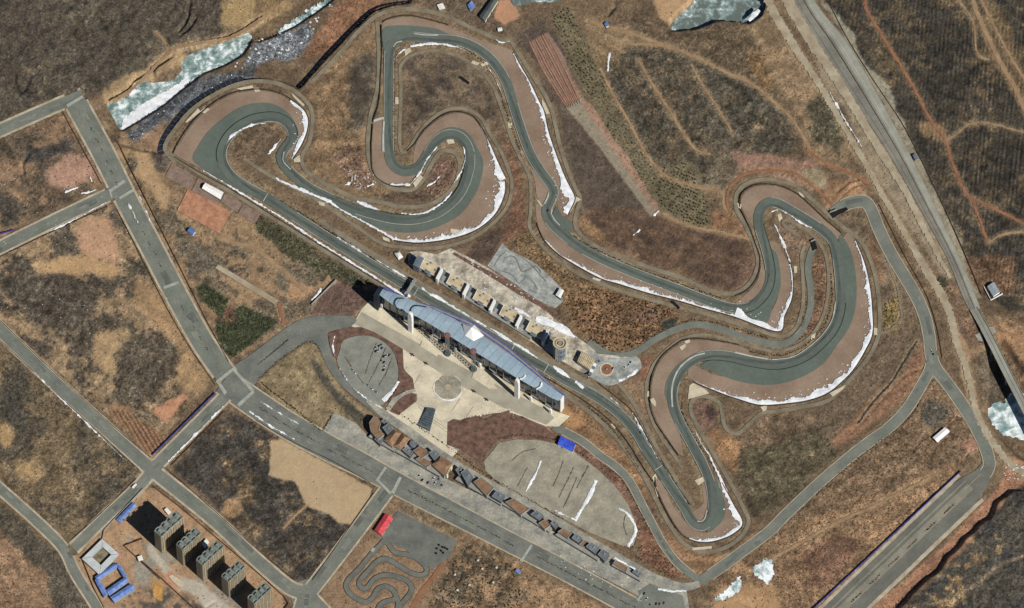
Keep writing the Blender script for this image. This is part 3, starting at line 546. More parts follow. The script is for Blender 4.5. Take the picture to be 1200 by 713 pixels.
paving('panel_paving', [(192.5, 206), (200, 191), (262, 226), (254, 240)], 8, 2, .5, M_pink, 'pinkish paving of large panels beside the hairpin fence')
paving('panel_paving', [(258, 236), (263, 226), (306, 252), (299, 263)], 6, 2, .5, M_pink, 'pinkish paving of large panels right of the white tent')
# planting beds
M_bed = mat('planting_bed', (118, 92, 80), .25, .12, .5, .95, hue=(82, 64, 56), bump=.6)
BEDS = [('reddish planting bed wrapping the top of the oval car park', tile(370, 380, [(85, 60), (200, 25), (340, 20), (470, 62), (560, 125), (610, 150), (620, 320), (680, 380), (690, 455), (600, 475), (500, 555), (560, 470), (585, 370), (575, 260), (535, 170), (440, 100), (330, 70), (200, 100), (160, 180), (150, 250), (110, 200)])),
        ('lens shaped planting bed by the plaza steps', tile(370, 380, [(490, 590), (560, 510), (640, 475), (710, 490), (710, 540), (580, 640), (530, 620)])),
        ('wide reddish planting bed between the plaza and the car park', tile(400, 460, [(745, 210), (790, 190), (850, 200), (940, 160), (1000, 190), (1100, 150), (1180, 120), (1198, 330), (1100, 330), (1020, 400), (980, 490), (900, 440), (830, 400), (740, 370)])),
        ('brown planting strip right of the plaza', [(600, 486), (612, 488), (640, 502), (652, 512), (640, 516), (610, 512), (592, 512)])]
for lb, p in BEDS: poly('planting_bed', p, .52, M_bed, lb, 'planting bed', jag=.2)
poly('curved_path', tile(400, 460, [(800, 190), (830, 190), (845, 300), (825, 410), (790, 395), (812, 300)]), .70, M_conc, 'curved pale footpath crossing the planting bed', 'path')
poly('curved_path', tile(370, 380, [(490, 590), (540, 520), (620, 475), (700, 460), (700, 475), (630, 495), (570, 540), (520, 610)]), .76, M_conc, 'curved pale footpath round the lens shaped bed', 'path')
poly('strip_lawn', tile(460, 280, [(415, 105), (435, 95), (760, 270), (900, 370), (1160, 520), (1150, 545), (880, 390), (740, 300)]), .66, M_bed, 'narrow brown planting strip behind the paddock', 'planting strip')
# crossing slabs at the junctions
for p in [[(252.5, 447), (271, 432), (273.5, 434.5), (255, 450)], [(271, 432.5), (273.5, 430.5), (298, 457), (295.5, 460)], [(296, 457.5), (298.5, 460), (280.5, 477), (277.5, 474)], [(255, 450), (258, 448), (266, 460), (263, 463)],
          [(440, 563), (451, 547), (453.5, 548.5), (442.5, 564.5)], [(442, 564), (443.5, 562), (459, 577.5), (457, 580)], [(458, 577), (468, 558.5), (471, 560), (461.5, 579.5)],
          [(77.5, 123), (96, 112), (98, 114.5), (79.5, 126)], [(128, 222.5), (145, 210.5), (147, 213.5), (130, 225.5)], [(139, 231), (155.5, 221.5), (157, 224.5), (140.5, 234)], [(127, 222), (129, 221.5), (132, 231), (130, 232)],
          [(191, 336), (208.5, 329.5), (210, 332.5), (192.5, 339)], [(609, 657), (622, 638), (624, 640), (612, 659)], [(746, 703), (752, 695), (754, 697), (748, 705)], [(452, 646), (456, 641), (460, 644), (455, 649)] if 0 else [(434, 645), (437, 641.5), (440, 643.5), (437, 647.5)]]:
    poly('crossing_slab', p, .80, M_band, 'pale paved crossing band laid across the road', 'crossing', pave=False)['group'] = 'crossing bands on the roads'

# low dark roadside walls and hedges' banks
M_dwall = mat('dark_bank', (74, 56, 44), .3, .1, .8)
for lb, p in [('low dark bank on the field side of the wide west road, red field', [(73, 131), (104, 188), (119, 216)]), ('low dark bank on the field side of the wide west road, below the side road', [(137, 246), (160, 291), (195, 360), (224, 410), (252, 451)]), ('low dark bank north of the diagonal road', [(0, 376), (60, 433), (125, 493), (176, 536)]),
  ('low dark bank south of the diagonal road', [(0, 399), (50, 446), (110, 502), (163, 551)]), ('low dark bank south of the side road', [(0, 301), (50, 277), (126, 242)]), ('low dark bank between the burnt block and the diagonal road', [(194, 549), (250, 598), (300, 643), (345, 680)]), ('low dark bank of the scrub field beside the short road', [(84, 633), (120, 600), (160, 561)]),
  ('low dark bank along the sand yard by the avenue', [(300, 493), (345, 519), (390, 541), (434, 566)]), ('low dark bank beside the climbing road', [(366, 680), (400, 632), (438, 578)]), ('low dark bank on the nursery side of the wide west road', [(137, 165), (160, 212), (185, 262), (215, 322), (240, 372), (268, 425)]), ('low dark bank on the north side of the short road', [(200, 546), (235, 510), (262, 483)]),
  ('low dark bank west of the highway', [(960, -20), (990, 40), (1022, 92), (1060, 150), (1095, 220), (1125, 285), (1150, 345)]), ('low dark bank beside the access road on the east side', [(1030, 240), (1060, 300), (1085, 345), (1098, 385), (1104, 420)])]:
    wall('roadside_bank', p, 1.1, M_dwall, 1.0, lb, 'bank', step=5)
# tyre marks, cracks and joints on the yards
M_mark = mat('tyre_mark', (126, 128, 124), .2, .1, .5)
for p in [[(590, 303), (600, 300), (606, 306), (611, 318), (620, 316), (628, 312), (634, 320)], [(588, 318), (600, 322), (608, 332), (616, 326), (626, 332), (630, 340)], [(579, 312), (586, 300), (592, 296)], [(612, 302), (622, 310), (640, 330)]]:
    ribbon('tyre_mark', p, .6, .66, M_mark, 'dark serpentine tyre mark on the kidney shaped pad', 'mark', jag=.2, pave=False)['group'] = 'tyre marks on the pad'
M_bay = mat('faded_bay_line', (176, 172, 156), .1, .1, .5)
for k in range(10):
    a = np.array([640, 534])+np.array([7.4, 6.2])*k; ribbon('bay_line', [a, a+np.array([-12, 19])] if k < 8 else [a, a+np.array([-8, 12])], .22, .64, M_bay, 'faded parking bay line on the pale car park', 'bay line', pave=False)['group'] = 'bay lines of the pale car park'
M_crack = mat('dark_crack', (98, 94, 82), .2, .2, .6)
for p in [[(660, 540), (655, 555), (648, 570)], [(672, 548), (664, 565), (655, 583)], [(676, 560), (668, 578), (662, 590)], [(690, 545), (682, 560), (676, 572)], [(668, 580), (660, 595)], [(734, 600), (731, 615), (735, 628)], [(600, 540), (612, 530), (628, 526)], [(618, 548), (606, 570)]]:
    ribbon('pavement_crack', p, .45, .66, M_crack, 'dark jagged crack across the pale car park', 'crack', jag=.3, step=1.2, pave=False)['group'] = 'cracks in the car park'
for p in [[(441, 402), (434, 420), (428, 438)], [(452, 408), (443, 428), (432, 448)], [(404, 418), (412, 430)], [(419, 440), (426, 450)], [(459, 420), (452, 438), (444, 452)]]:
    ribbon('pavement_crack', p, .5, .66, M_crack, 'dark seam across the oval car park', 'crack', jag=.3, step=1.2, pave=False)['group'] = 'seams in the oval car park'
M_joint = mat('plaza_joint', (166, 156, 132), .1, .1, .5)
for k in range(9):
    a = np.array([477, 430])+np.array([15.5, 9.3])*k
    if k in (2, 3) or k > 5: continue
    ribbon('paving_joint', [a, a+np.array([-9, 14]) if k < 7 else a+np.array([-6, 9])], .35, .64, M_joint, 'thin joint line in the plaza paving', 'joint', pave=False)['group'] = 'joints of the plaza paving'
for k in range(4):
    a = np.array([478, 449+9*k]); ribbon('paving_joint', [(484+6*k, 470+7*k), (512+6*k, 487+8*k)], .3, .66, M_joint, 'thin joint line in the plaza paving', 'joint', pave=False)['group'] = 'joints of the plaza paving'

# wear: racing line, repair patches, lane lines
M_rub = mat('rubbered_asphalt', (86, 94, 88), .12, .05, .4, .85); M_skid = mat('skid_mark', (70, 76, 72), .15, .1, .5, .85)
nrm = normals(TC, True); tng = np.roll(TC, -4, 0)-np.roll(TC, 4, 0); ang_ = np.unwrap(np.arctan2(tng[:, 1], tng[:, 0])); curv = np.gradient(ang_)
cs = np.convolve(np.concatenate([curv[-40:], curv, curv[:40]]), np.hanning(51)/np.hanning(51).sum(), 'same')[40:-40]
RL = TC[:, :2]+nrm*np.clip(cs*55, -3.4, 3.4)[:, None]
ribbon('racing_line', RL[::3], 1.5, .985, M_rub, parent=track, pave=False, closed=True, step=2.5, jag=.12, zfix=True)
g_ = np.random.default_rng(12)
for k in range(46):
    i = int(g_.integers(0, len(TC)-12)); l = int(g_.integers(3, 11)); off = g_.uniform(-3.5, 3.5)
    ribbon('skid_mark', [RL[i+j]+nrm[i+j]*(off*.5+.08*j*g_.normal()) for j in range(0, l+1, 1)], .22, 1.262, M_skid, parent=track, pave=False, zfix=True)
M_p1 = mat('asphalt_patch_light', (126, 130, 120), .12, .05, .4, .9); M_p2 = mat('asphalt_patch_dark', (104, 109, 102), .12, .05, .4, .9)
ROBJ = [o for o in bpy.data.objects if o.name.startswith('road') and o.get('category') == 'road' and not o.parent]
def wear(pts, hw, par, z, npatch, lanes, seed):
    g = np.random.default_rng(seed); c = cr(pts, 2.0); n = normals(c)
    for k in range(npatch):
        i = int(g.integers(0, max(1, len(c)-14))); l = int(g.integers(4, 12)); o0 = g.uniform(-.7, .3)*hw; w_ = g.uniform(.2, .45)*hw
        ribbon('repair_patch', c[i:i+l, :2]+n[i:i+l]*o0, min(w_, hw-abs(o0)), z+.004*k, M_p1 if g.random() < .5 else M_p2, parent=par, pave=False, zfix=True, jag=.06)
    for off in lanes:
        for i in range(2, len(c)-6, 7):
            if in_band(*c[i, :2], ROADS.index(next(r for r in ROADS if r[1] is pts)) if any(r[1] is pts for r in ROADS) else len(ROADS)): continue
            ribbon('lane_line', c[i:i+4, :2]+n[i:i+4]*off, .12, z+.08, M_pave, parent=par, pave=False, zfix=True)
rd = [o for o in ROBJ]
for k, (lb, p, hw, m, wd) in enumerate(ROADS):
    par = next(o for o in rd if o['label'] == lb); wear(p, hw, par, .585+.0, 7, (-hw*.45, hw*.45) if hw > 10 else (0,), 300+k)
wear(AV, 10.5, av, .59, 14, (-5.2, 5.2), 330)
for k, (lb, p, hw) in enumerate(RE): wear(p, hw, next(o for o in rd if o['label'] == lb), .58, 7, (), 340+k)
# ------------------------------------------------------------ frozen water
def ice_mat(name, teal, scale, lo, hi):
    m = bpy.data.materials.new(name); m.use_nodes = True; N = m.node_tree.nodes; Lk = m.node_tree.links; b = N['Principled BSDF']
    g = N.new('ShaderNodeNewGeometry'); n = N.new('ShaderNodeTexNoise'); n.inputs['Scale'].default_value = scale; n.inputs['Detail'].default_value = 8
    n.inputs['Roughness'].default_value = .72; n.inputs['Distortion'].default_value = .3
    Lk.new(g.outputs['Position'], n.inputs['Vector'])
    r = N.new('ShaderNodeValToRGB'); e = r.color_ramp.elements; e[0].position = lo; e[0].color = (*alb(teal), 1); e[1].position = hi; e[1].color = (.75, .8, .82, 1)
    x = r.color_ramp.elements.new((lo+hi)/2); x.color = (*alb((150, 172, 170)), 1)
    Lk.new(n.outputs['Fac'], r.inputs[0]); Lk.new(r.outputs[0], b.inputs['Base Color']); b.inputs['Roughness'].default_value = .45
    return m
M_ice = ice_mat('river_ice', (98, 120, 118), .07, .40, .62); M_ice2 = ice_mat('pond_ice', (100, 110, 106), .06, .47, .68); M_ice3 = ice_mat('small_pond_ice', (112, 142, 148), .05, .34, .56)
RV = [(122, 122), (139, 118), (154, 108), (158, 97), (170, 95), (180, 97), (200, 94), (212, 84), (210, 74), (220, 64), (240, 57), (262, 50), (280, 43), (291, 37), (295, 50), (285, 66), (264, 78), (238, 88), (212, 108), (192, 125), (162, 144), (141, 156), (130, 137)]
poly('river', RV, -12.6, M_ice, 'frozen teal and white river below the looping hairpin', 'river', curve=1.3, jag=.9, pave=False, zfix=True)
poly('river', [(326, 36), (345, 22), (365, 9), (385, -6), (405, -60), (430, -60), (400, 0), (385, 9), (370, 18), (352, 31), (338, 40)], -12.5, M_ice, 'upper reach of the frozen river with rocks and snow', 'river', curve=1.6, pave=False, jag=1.1, zfix=True)
PT = [(787, 40), (784, 30), (799, 15), (812, 2), (825, -30), (910, -40), (900, 0), (892, 22), (878, 31), (860, 28), (842, 27), (817, 37)]
poly('pond', PT, -10.4, M_ice2, 'frozen grey green pond at the top edge below a dark cliff', 'pond', curve=1.4, jag=.8, pave=False, zfix=True)
PD = [(1157.6, 481), (1167.7, 471), (1176.5, 473), (1179, 467), (1190, 460), (1215, 470), (1225, 510), (1204, 516), (1188, 513), (1175, 509), (1162.6, 496.4)]
poly('pond', PD, -10.4, M_ice3, 'small icy blue pond in the shadow of the bridge', 'pond', curve=1.4, jag=.7, pave=False, zfix=True)
poly('pond', [(838, 702), (850, 692), (862, 680), (868, 676), (868, 688), (860, 698), (845, 704)], .5, M_ice3, 'patch of ice and snow by the corner of the ring road', 'ice', curve=1.2, jag=1.0)
poly('pond', [(882, 668), (890, 660), (903, 655), (906, 672), (900, 684), (890, 678)], .5, M_ice3, 'patch of white ice above the tan slope', 'ice', curve=1.2, jag=1.0)
poly('pond', [(600, 4), (625, 3), (660, -2), (663, -40), (600, -40)], .5, M_ice2, 'strip of snowy ice at the top edge beside the village road', 'ice', curve=3)

# ------------------------------------------------------------ the ground: one sheet, relief and soil colours per vertex
STEP = 1.35
xs = np.concatenate([[-9000, -4000, -1500, -500, -160, -90], np.arange(-60, 1260.1, STEP), [1290, 1360, 1700, 2700, 5200, 10200]])
ys = np.concatenate([[-4000, -1800, -700, -260, -120, -85], np.arange(-60, 773.1, STEP), [800, 870, 1200, 2200, 4500, 7000]])
GX, GY = np.meshgrid(xs, ys); NY, NX = GX.shape
def vn(scale, seed, ang=0, st=1):
    g = np.random.default_rng(seed); ca, sa = math.cos(ang), math.sin(ang)
    u = (GX*ca+GY*sa)/scale; v = (-GX*sa+GY*ca)/(scale*st)
    T = g.random((256, 256)); i = np.floor(u).astype(int); j = np.floor(v).astype(int); fu = u-i; fv = v-j
    fu = fu*fu*(3-2*fu); fv = fv*fv*(3-2*fv); i &= 255; j &= 255; i1 = (i+1) & 255; j1 = (j+1) & 255
    return (T[j, i]*(1-fu)+T[j, i1]*fu)*(1-fv)+(T[j1, i]*(1-fu)+T[j1, i1]*fu)*fv
def fbm(scale, seed, oct=4, ang=0, st=1, pers=.55):
    r = 0; a = 1; t = 0
    for k in range(oct): r = r+a*vn(scale/2**k, seed+k*7, ang+.5*k if st == 1 else ang, st); t += a; a *= pers
    return r/t
def blur(m, r):
    k = max(1, int(r/STEP)); m = m.astype(np.float32)
    for ax in (0, 1):
        for _ in range(2):
            p = np.pad(m, [(k+1, k) if a == ax else (0, 0) for a in (0, 1)], mode='edge'); c = np.cumsum(p, ax, dtype=np.float64)
            sl1 = [slice(None)]*2; sl2 = [slice(None)]*2; n = m.shape[ax]
            sl1[ax] = slice(2*k+1, 2*k+1+n); sl2[ax] = slice(0, n); m = ((c[tuple(sl1)]-c[tuple(sl2)])/(2*k+1)).astype(np.float32)
    return m
def box_of(p, pad):
    p = np.array(p, float); x0, y0 = p.min(0)-pad; x1, y1 = p.max(0)+pad
    return slice(max(0, np.searchsorted(ys, y0)-1), np.searchsorted(ys, y1)+1), slice(max(0, np.searchsorted(xs, x0)-1), np.searchsorted(xs, x1)+1)
def rpoly(p, dy=0):
    p = [(a, b+dy) for a, b in p]; m = np.zeros(GX.shape, bool); s = box_of(p, 2); m[s] = inpoly(GX[s], GY[s], p); return m
def rline(p, hw, dy=0):
    m = np.zeros(GX.shape, bool); p = np.array(p, float)
    for a, b in zip(p[:-1], p[1:]):
        s = box_of([a, b], hw+2); X, Y = GX[s], GY[s]; d = b-a; t = np.clip(((X-a[0])*d[0]+(Y-a[1])*d[1])/max((d*d).sum(), 1e-6), 0, 1)
        m[s] |= np.hypot(a[0]+d[0]*t-X, a[1]+d[1]*t-Y) < hw
    return m
def ss(a, b, x): t = np.clip((x-a)/(b-a), 0, 1); return t*t*(3-2*t)
NA = None
NA = fbm(60, 11, 5); NB = fbm(24, 31, 4); NC = fbm(9, 51, 3); ND = fbm(4.2, 71, 2); NE_ = vn(2.9, 91)
WX = GX+(fbm(34, 511, 4)-.5)*26+(vn(5, 533)-.5)*5; WY = GY+(fbm(34, 611, 4)-.5)*26+(vn(5, 633)-.5)*5; _u = np.zeros(1)
def rwarp(p, f=1.0):
    m = np.zeros(GX.shape, bool); s = box_of(p, 18); m[s] = inpoly(GX[s]+(WX[s]-GX[s])*f, GY[s]+(WY[s]-GY[s])*f, p); return m
def soft(p, r=6, amp=.9, dy=0, w=.25):
    m = rwarp(p, min(1, .25+r/10)) if r > 2.6 else rpoly(p, dy)
    return ss(.5-w, .5+w, blur(m, r*.9)+(NB*.35+NC*.45+ND*.55+NE_*.35-.85)*amp)*(blur(m, r*1.2) > .01)
COL = np.zeros((NY, NX, 3)); COL[:] = (106, 88, 70)
DK = np.full((NY, NX), .5)                                     # how scrubby
def zone(p, rgb, r=6, amp=.9, scrub=None, dy=0, w=.34, s=1):
    m = soft(p, r, amp, dy, w)*s
    COL[:] = COL*(1-m[..., None])+dsat(rgb)*m[..., None]
    if scrub is not None: DK[:] = DK*(1-m)+scrub*m
def patches(p, rgb, thr, n=None, r=8, w=.06, scrub=None):      # blotches inside an area
    n = NB if n is None else n; w = w*1.6
    n = n+(ND-.5)*.22+(NE_-.5)*.12
    m = ss(thr-w, thr+w, n)*blur(rpoly(p), r)
    COL[:] = COL*(1-m[..., None])+dsat(rgb)*m[..., None]
    if scrub is not None: DK[:] = DK*(1-m)+scrub*m
SATK = .77
def dsat(c):
    c = np.array(c, float); l = c @ np.array([.3, .59, .11]); c = l+(c-l)*SATK; return c*(1.0+.12*max(0, (90-l)/90))
ALL = [(-9000, -9000), (10300, -9000), (10300, 9000), (-9000, 9000)]
DARK, BURN, TAN, SAND, ORA, RED, OLI, GRN = (74, 65, 54), (63, 57, 51), (146, 119, 84), (184, 146, 98), (164, 117, 82), (158, 100, 74), (86, 80, 56), (58, 62, 42)
# north-west plateau and river banks
zone([(-200, -200), (300, -200), (290, 10), (265, 40), (215, 55), (180, 70), (155, 98), (120, 108), (60, 118), (-200, 220)], (84, 73, 60), 8, .5, .8)
patches([(-60, -60), (260, -60), (250, 45), (150, 90), (-60, 150)], (104, 90, 70), .55, NA, 8, .1)
patches([(-60, -60), (260, -60), (250, 45), (150, 90), (-60, 150)], (68, 61, 53), .62, NC, 8, .1)
zone([(258, 0), (300, -10), (300, 18), (285, 30), (262, 34)], (158, 126, 80), 5, .6, .3)
zone([(300, -60), (380, -60), (340, 12), (312, 22), (300, 14)], (128, 100, 66), 5, .6, .5)
zone([(120, 104), (160, 84), (185, 62), (210, 54), (215, 64), (200, 80), (160, 96), (140, 118), (122, 122)], (152, 120, 82), 4, .8, .3)
zone([(355, 68), (360, 45), (380, 25), (395, 5), (440, -30), (470, -20), (440, 10), (410, 38), (385, 64)], (138, 94, 66), 4, .7, .6)
zone([(295, 52), (338, 34), (362, 26), (366, 40), (360, 54), (345, 64), (325, 67), (298, 76), (280, 80)], (112, 114, 118), 4, .9, 1)
zone([(134, 162), (160, 146), (205, 112), (240, 90), (268, 80), (300, 76), (300, 90), (262, 98), (225, 120), (190, 150), (165, 170), (140, 172)], (84, 86, 90), 4, .9, 1)
zone([(138, 170), (165, 158), (190, 146), (205, 134), (190, 170), (200, 196), (180, 200), (160, 190)], (150, 112, 82), 5, .7, .3)
zone([(450, -60), (620, -60), (600, 40), (560, 28), (500, 6), (460, 4)], (104, 84, 66), 6, .6, .7)
zone([(585, 0), (600, 0), (610, 20), (592, 30), (578, 22)], (182, 126, 90), 2, .5, .1)
# infields
zone([(355, 108), (425, 38), (442, 26), (443, 110), (432, 150), (432, 190), (445, 214), (470, 226), (420, 229), (370, 204), (358, 190), (368, 160), (370, 128)], (134, 103, 71), 4, .4, .55)
zone([(415, 70), (440, 60), (441, 105), (430, 150), (412, 160), (405, 120)], (88, 76, 62), 8, .8, .6)
zone([(385, 175), (425, 165), (432, 190), (445, 212), (420, 222), (395, 205)], (130, 98, 76), 8, .8, .8)
zone([(475, 72), (500, 62), (540, 72), (575, 102), (590, 150), (560, 130), (530, 124), (500, 138), (480, 168), (472, 150)], (108, 88, 67), 4, .5, .55)
patches([(475, 72), (500, 62), (540, 72), (575, 102), (590, 150), (560, 130), (530, 124), (500, 138), (480, 168), (472, 150)], (82, 69, 58), .53, NB, 5, .1)
zone([(502, 98), (515, 92), (532, 92), (530, 106), (518, 108)], (74, 62, 54), 3, .4, .6)
zone([(500, 222), (513, 190), (525, 184), (534, 194), (530, 212), (515, 228), (490, 236)], (118, 88, 70), 3, .5, .8)
zone([(440, 228), (490, 226), (515, 228), (490, 238), (462, 238)], (92, 72, 58), 4, .6, .8)
zone([(586, 150), (600, 175), (616, 205), (618, 265), (600, 285), (580, 290), (598, 250), (604, 220)], (122, 84, 62), 4, .5, .6)
zone([(565, 280), (590, 268), (585, 285), (570, 308), (545, 298)], (84, 66, 54), 4, .5, .6)
zone([(590, 285), (620, 268), (660, 312), (700, 335), (780, 362), (700, 410), (670, 385), (650, 340), (610, 300)], (126, 96, 64), 5, .6, .9)
zone([(260, 160), (280, 145), (312, 145), (326, 150), (318, 165), (300, 190), (280, 185)], (118, 94, 70), 3, .5, .7)
# between the circuit and the upper fields
zone([(600, 40), (640, 20), (690, 120), (775, 252), (700, 290), (680, 270), (684, 235), (655, 150), (640, 100)], (88, 73, 61), 5, .4, .5)
zone([(676, 270), (690, 245), (775, 252), (830, 270), (885, 285), (888, 315), (870, 338), (835, 338), (760, 312), (700, 288)], (106, 78, 58), 5, .4, .55)
patches([(676, 270), (690, 245), (775, 252), (830, 270), (885, 285), (888, 315), (870, 338), (835, 338), (760, 312), (700, 288)], (84, 64, 52), .52, fbm(30, 301, 3, .35, .25), 5, .12)
zone([(676, 250), (700, 262), (720, 285), (690, 275)], (146, 108, 70), 5, .7, .5)
zone([(830, 240), (862, 250), (880, 282), (835, 272)], (140, 98, 66), 6, .8, .6)
zone([(865, 325), (888, 290), (888, 325), (872, 338), (850, 342)], (118, 86, 68), 4, .8, .5)
zone([(620, 50), (642, 38), (660, 65), (680, 117), (664, 126), (640, 92)], (154, 120, 102), 2, .2, .15)
zone([(642, 38), (655, 60), (690, 120), (730, 170), (778, 248), (770, 252), (720, 190), (682, 124), (660, 70)], (158, 120, 94), 3, .5, .35)
zone([(664, 127), (680, 120), (700, 148), (735, 195), (770, 250), (762, 254), (730, 210), (700, 170)], (140, 124, 100), 2, .3, .2)
zone([(680, 118), (692, 122), (775, 245), (770, 252)], (156, 116, 92), 2.5, .5, .35)
# upper fields
zone([(685, 55), (740, 45), (785, 58), (850, 85), (905, 120), (940, 165), (900, 185), (850, 190), (828, 225), (770, 200), (735, 145), (705, 85)], (86, 76, 63), 5, .5, .9)
patches([(685, 55), (740, 45), (785, 58), (850, 85), (905, 120), (940, 165), (900, 185), (850, 190), (828, 225), (770, 200), (735, 145), (705, 85)], (106, 88, 66), .57, NB, 6, .1)
patches([(685, 55), (740, 45), (785, 58), (850, 85), (905, 120), (940, 165), (900, 185), (850, 190), (828, 225), (770, 200), (735, 145), (705, 85)], (68, 62, 50), .60, NC, 6, .1)
zone([(720, 18), (760, 22), (780, 42), (790, 48), (840, 25), (880, 30), (905, 60), (940, 100), (905, 118), (850, 85), (785, 55), (735, 38)], (104, 84, 62), 6, .7, .8)
zone([(680, 20), (715, 22), (745, 45), (720, 75), (700, 85), (685, 50)], (134, 106, 74), 6, .7, .5)
zone([(870, 60), (905, 55), (905, 115), (885, 100)], (128, 96, 62), 6, .8, .8)
zone([(760, -40), (800, -40), (812, 5), (795, 18), (782, 32), (770, 20)], (176, 134, 92), 4, .6, .15)
zone([(880, 28), (905, 10), (925, 40), (960, 110), (1000, 190), (960, 180), (930, 130), (905, 90)], (142, 112, 80), 6, .6, .5)
zone([(942, 120), (965, 110), (990, 150), (980, 180), (955, 160)], (82, 74, 56), 6, .7, .9)
zone([(845, 195), (860, 180), (905, 178), (960, 190), (985, 230), (940, 215), (905, 204), (868, 205), (855, 222)], (150, 108, 86), 5, .8, .4)
zone([(820, 178), (850, 176), (868, 200), (855, 225), (835, 222)], (108, 92, 72), 5, .7, .7)
zone([(935, 195), (965, 195), (975, 225), (950, 220)], (144, 124, 92), 5, .7, .4)
zone([(975, 205), (1012, 212), (1020, 232), (990, 236), (975, 245), (965, 230)], (150, 108, 74), 5, .7, .4)
# east side
zone([(955, -60), (1300, -60), (1300, 380), (1180, 360), (1150, 340), (1120, 285), (1072, 185), (1020, 95), (970, 10)], (74, 65, 54), 3, .3, .75)
patches([(955, -60), (1300, -60), (1300, 380), (1180, 360), (1150, 340), (1120, 285), (1072, 185), (1020, 95), (970, 10)], (108, 88, 62), .56, NB, 4, .07)
patches([(955, -60), (1300, -60), (1300, 380), (1180, 360), (1150, 340), (1120, 285), (1072, 185), (1020, 95), (970, 10)], (60, 55, 49), .56, NC, 4, .1)
zone([(900, -60), (930, -60), (1000, 90), (1060, 190), (1118, 300), (1118, 345), (1085, 300), (1030, 205), (960, 85)], (140, 120, 94), 3, .7, .35)
zone([(957, -10), (1000, 45), (1040, 110), (1075, 180), (1130, 290), (1155, 350), (1146, 350), (1120, 295), (1065, 180), (1010, 85)], (142, 132, 110), 2.8, .8, .3)
zone([(1072, 140), (1110, 145), (1112, 165), (1085, 160)], (150, 114, 78), 5, .8, .3)
zone([(1150, 0), (1165, 0), (1200, 80), (1205, 140), (1185, 110), (1160, 60)], (122, 96, 66), 5, .7, .6)
zone([(1130, 300), (1185, 300), (1185, 340), (1155, 345), (1140, 330)], (116, 84, 60), 5, .7, .7)
zone([(985, 250), (1012, 245), (1028, 280), (1070, 350), (1085, 400), (1082, 440), (1030, 480), (960, 530), (930, 520), (900, 490), (940, 480), (985, 462), (1030, 400), (1032, 350), (1020, 300)], (112, 90, 68), 4, .4, .6)
zone([(1018, 262), (1030, 285), (1040, 330), (1030, 330), (1018, 290)], (128, 92, 64), 4, .6, .5)
zone([(1035, 355), (1055, 345), (1055, 380), (1035, 390)], (122, 98, 58), 4, .6, .9)
zone([(1082, 400), (1085, 440), (1060, 470), (1020, 500), (960, 540), (985, 505), (1030, 460), (1060, 425)], (140, 98, 70), 4, .6, .5)
zone([(1100, 320), (1125, 335), (1150, 400), (1135, 440), (1118, 400)], (118, 88, 66), 4, .6, .7)
zone([(1108, 360), (1118, 380), (1135, 420), (1150, 490), (1170, 540), (1155, 530), (1125, 450)], (168, 128, 90), 4, .6, .3)
zone([(1150, 400), (1160, 390), (1180, 440), (1178, 470), (1160, 470), (1148, 440)], (100, 84, 66), 3, .5, .7)
zone([(1165, 370), (1260, 360), (1260, 460), (1195, 445)], (122, 92, 66), 5, .7, .7)
zone([(1160, 380), (1180, 378), (1200, 390), (1210, 420), (1190, 420)], (160, 116, 78), 5, .7, .4)
zone([(1096, 445), (1108, 455), (1145, 515), (1152, 545), (1060, 560), (1000, 590), (900, 640), (880, 655), (960, 575), (1062, 488)], (122, 94, 68), 4, .4, .8)
zone([(1072, 480), (1100, 470), (1115, 485), (1100, 500), (1080, 500)], (88, 78, 66), 6, .7, .9)
zone([(870, 650), (1000, 585), (1120, 545), (1130, 552), (960, 713), (940, 760), (840, 760), (830, 700)], (142, 106, 74), 5, .4, .75)
zone([(940, 640), (985, 625), (1010, 640), (975, 680), (945, 690)], (124, 88, 66), 7, .7, .7)
zone([(840, 690), (905, 680), (920, 713), (840, 740)], (172, 128, 84), 6, .7, .2)
zone([(1000, 716), (1050, 690), (1165, 575), (1185, 540), (1215, 540), (1190, 585), (1060, 712), (1040, 760)], (160, 108, 78), 3, .5, .4)
zone([(1060, 720), (1090, 690), (1135, 640), (1160, 610), (1190, 573), (1300, 560), (1300, 800), (1040, 800)], (80, 72, 61), 3, .5, .9)
patches([(1060, 720), (1090, 690), (1135, 640), (1160, 610), (1190, 573), (1300, 560), (1300, 800), (1040, 800)], (62, 60, 58), .54, NB, 3, .08)
patches([(1060, 720), (1090, 680), (1150, 620), (1180, 640), (1140, 700), (1090, 740)], (150, 116, 74), .56, NC, 3, .08)
# south of the right hand bends
zone([(812, 470), (842, 470), (850, 505), (870, 510), (895, 490), (935, 485), (960, 535), (930, 580), (885, 610), (870, 590), (838, 525)], (106, 84, 62), 4, .4, .7)
zone([(828, 500), (862, 510), (875, 530), (865, 560), (845, 540)], (146, 104, 68), 5, .7, .5)
zone([(812, 472), (828, 468), (838, 490), (835, 512), (820, 500)], (118, 86, 70), 4, .6, .6)
zone([(828, 470), (838, 474), (842, 494), (832, 496)], (84, 62, 54), 3, .5, .6)
zone([(868, 530), (960, 505), (990, 530), (930, 582), (890, 610), (865, 560)], (92, 80, 58), 6, .7, .8)
zone([(765, 605), (800, 640), (850, 655), (890, 620), (895, 625), (850, 668), (820, 676), (790, 650)], (150, 108, 74), 4, .6, .5)
zone([(660, 460), (690, 480), (730, 530), (770, 600), (750, 580), (715, 540), (670, 506), (648, 496), (660, 475)], (134, 96, 64), 4, .6, .6)
zone([(655, 470), (690, 490), (680, 505), (655, 490)], (168, 118, 72), 4, .7, .3)
zone([(700, 545), (735, 570), (765, 625), (800, 670), (790, 682), (745, 650), (748, 620), (735, 588)], (126, 84, 62), 4, .6, .7)
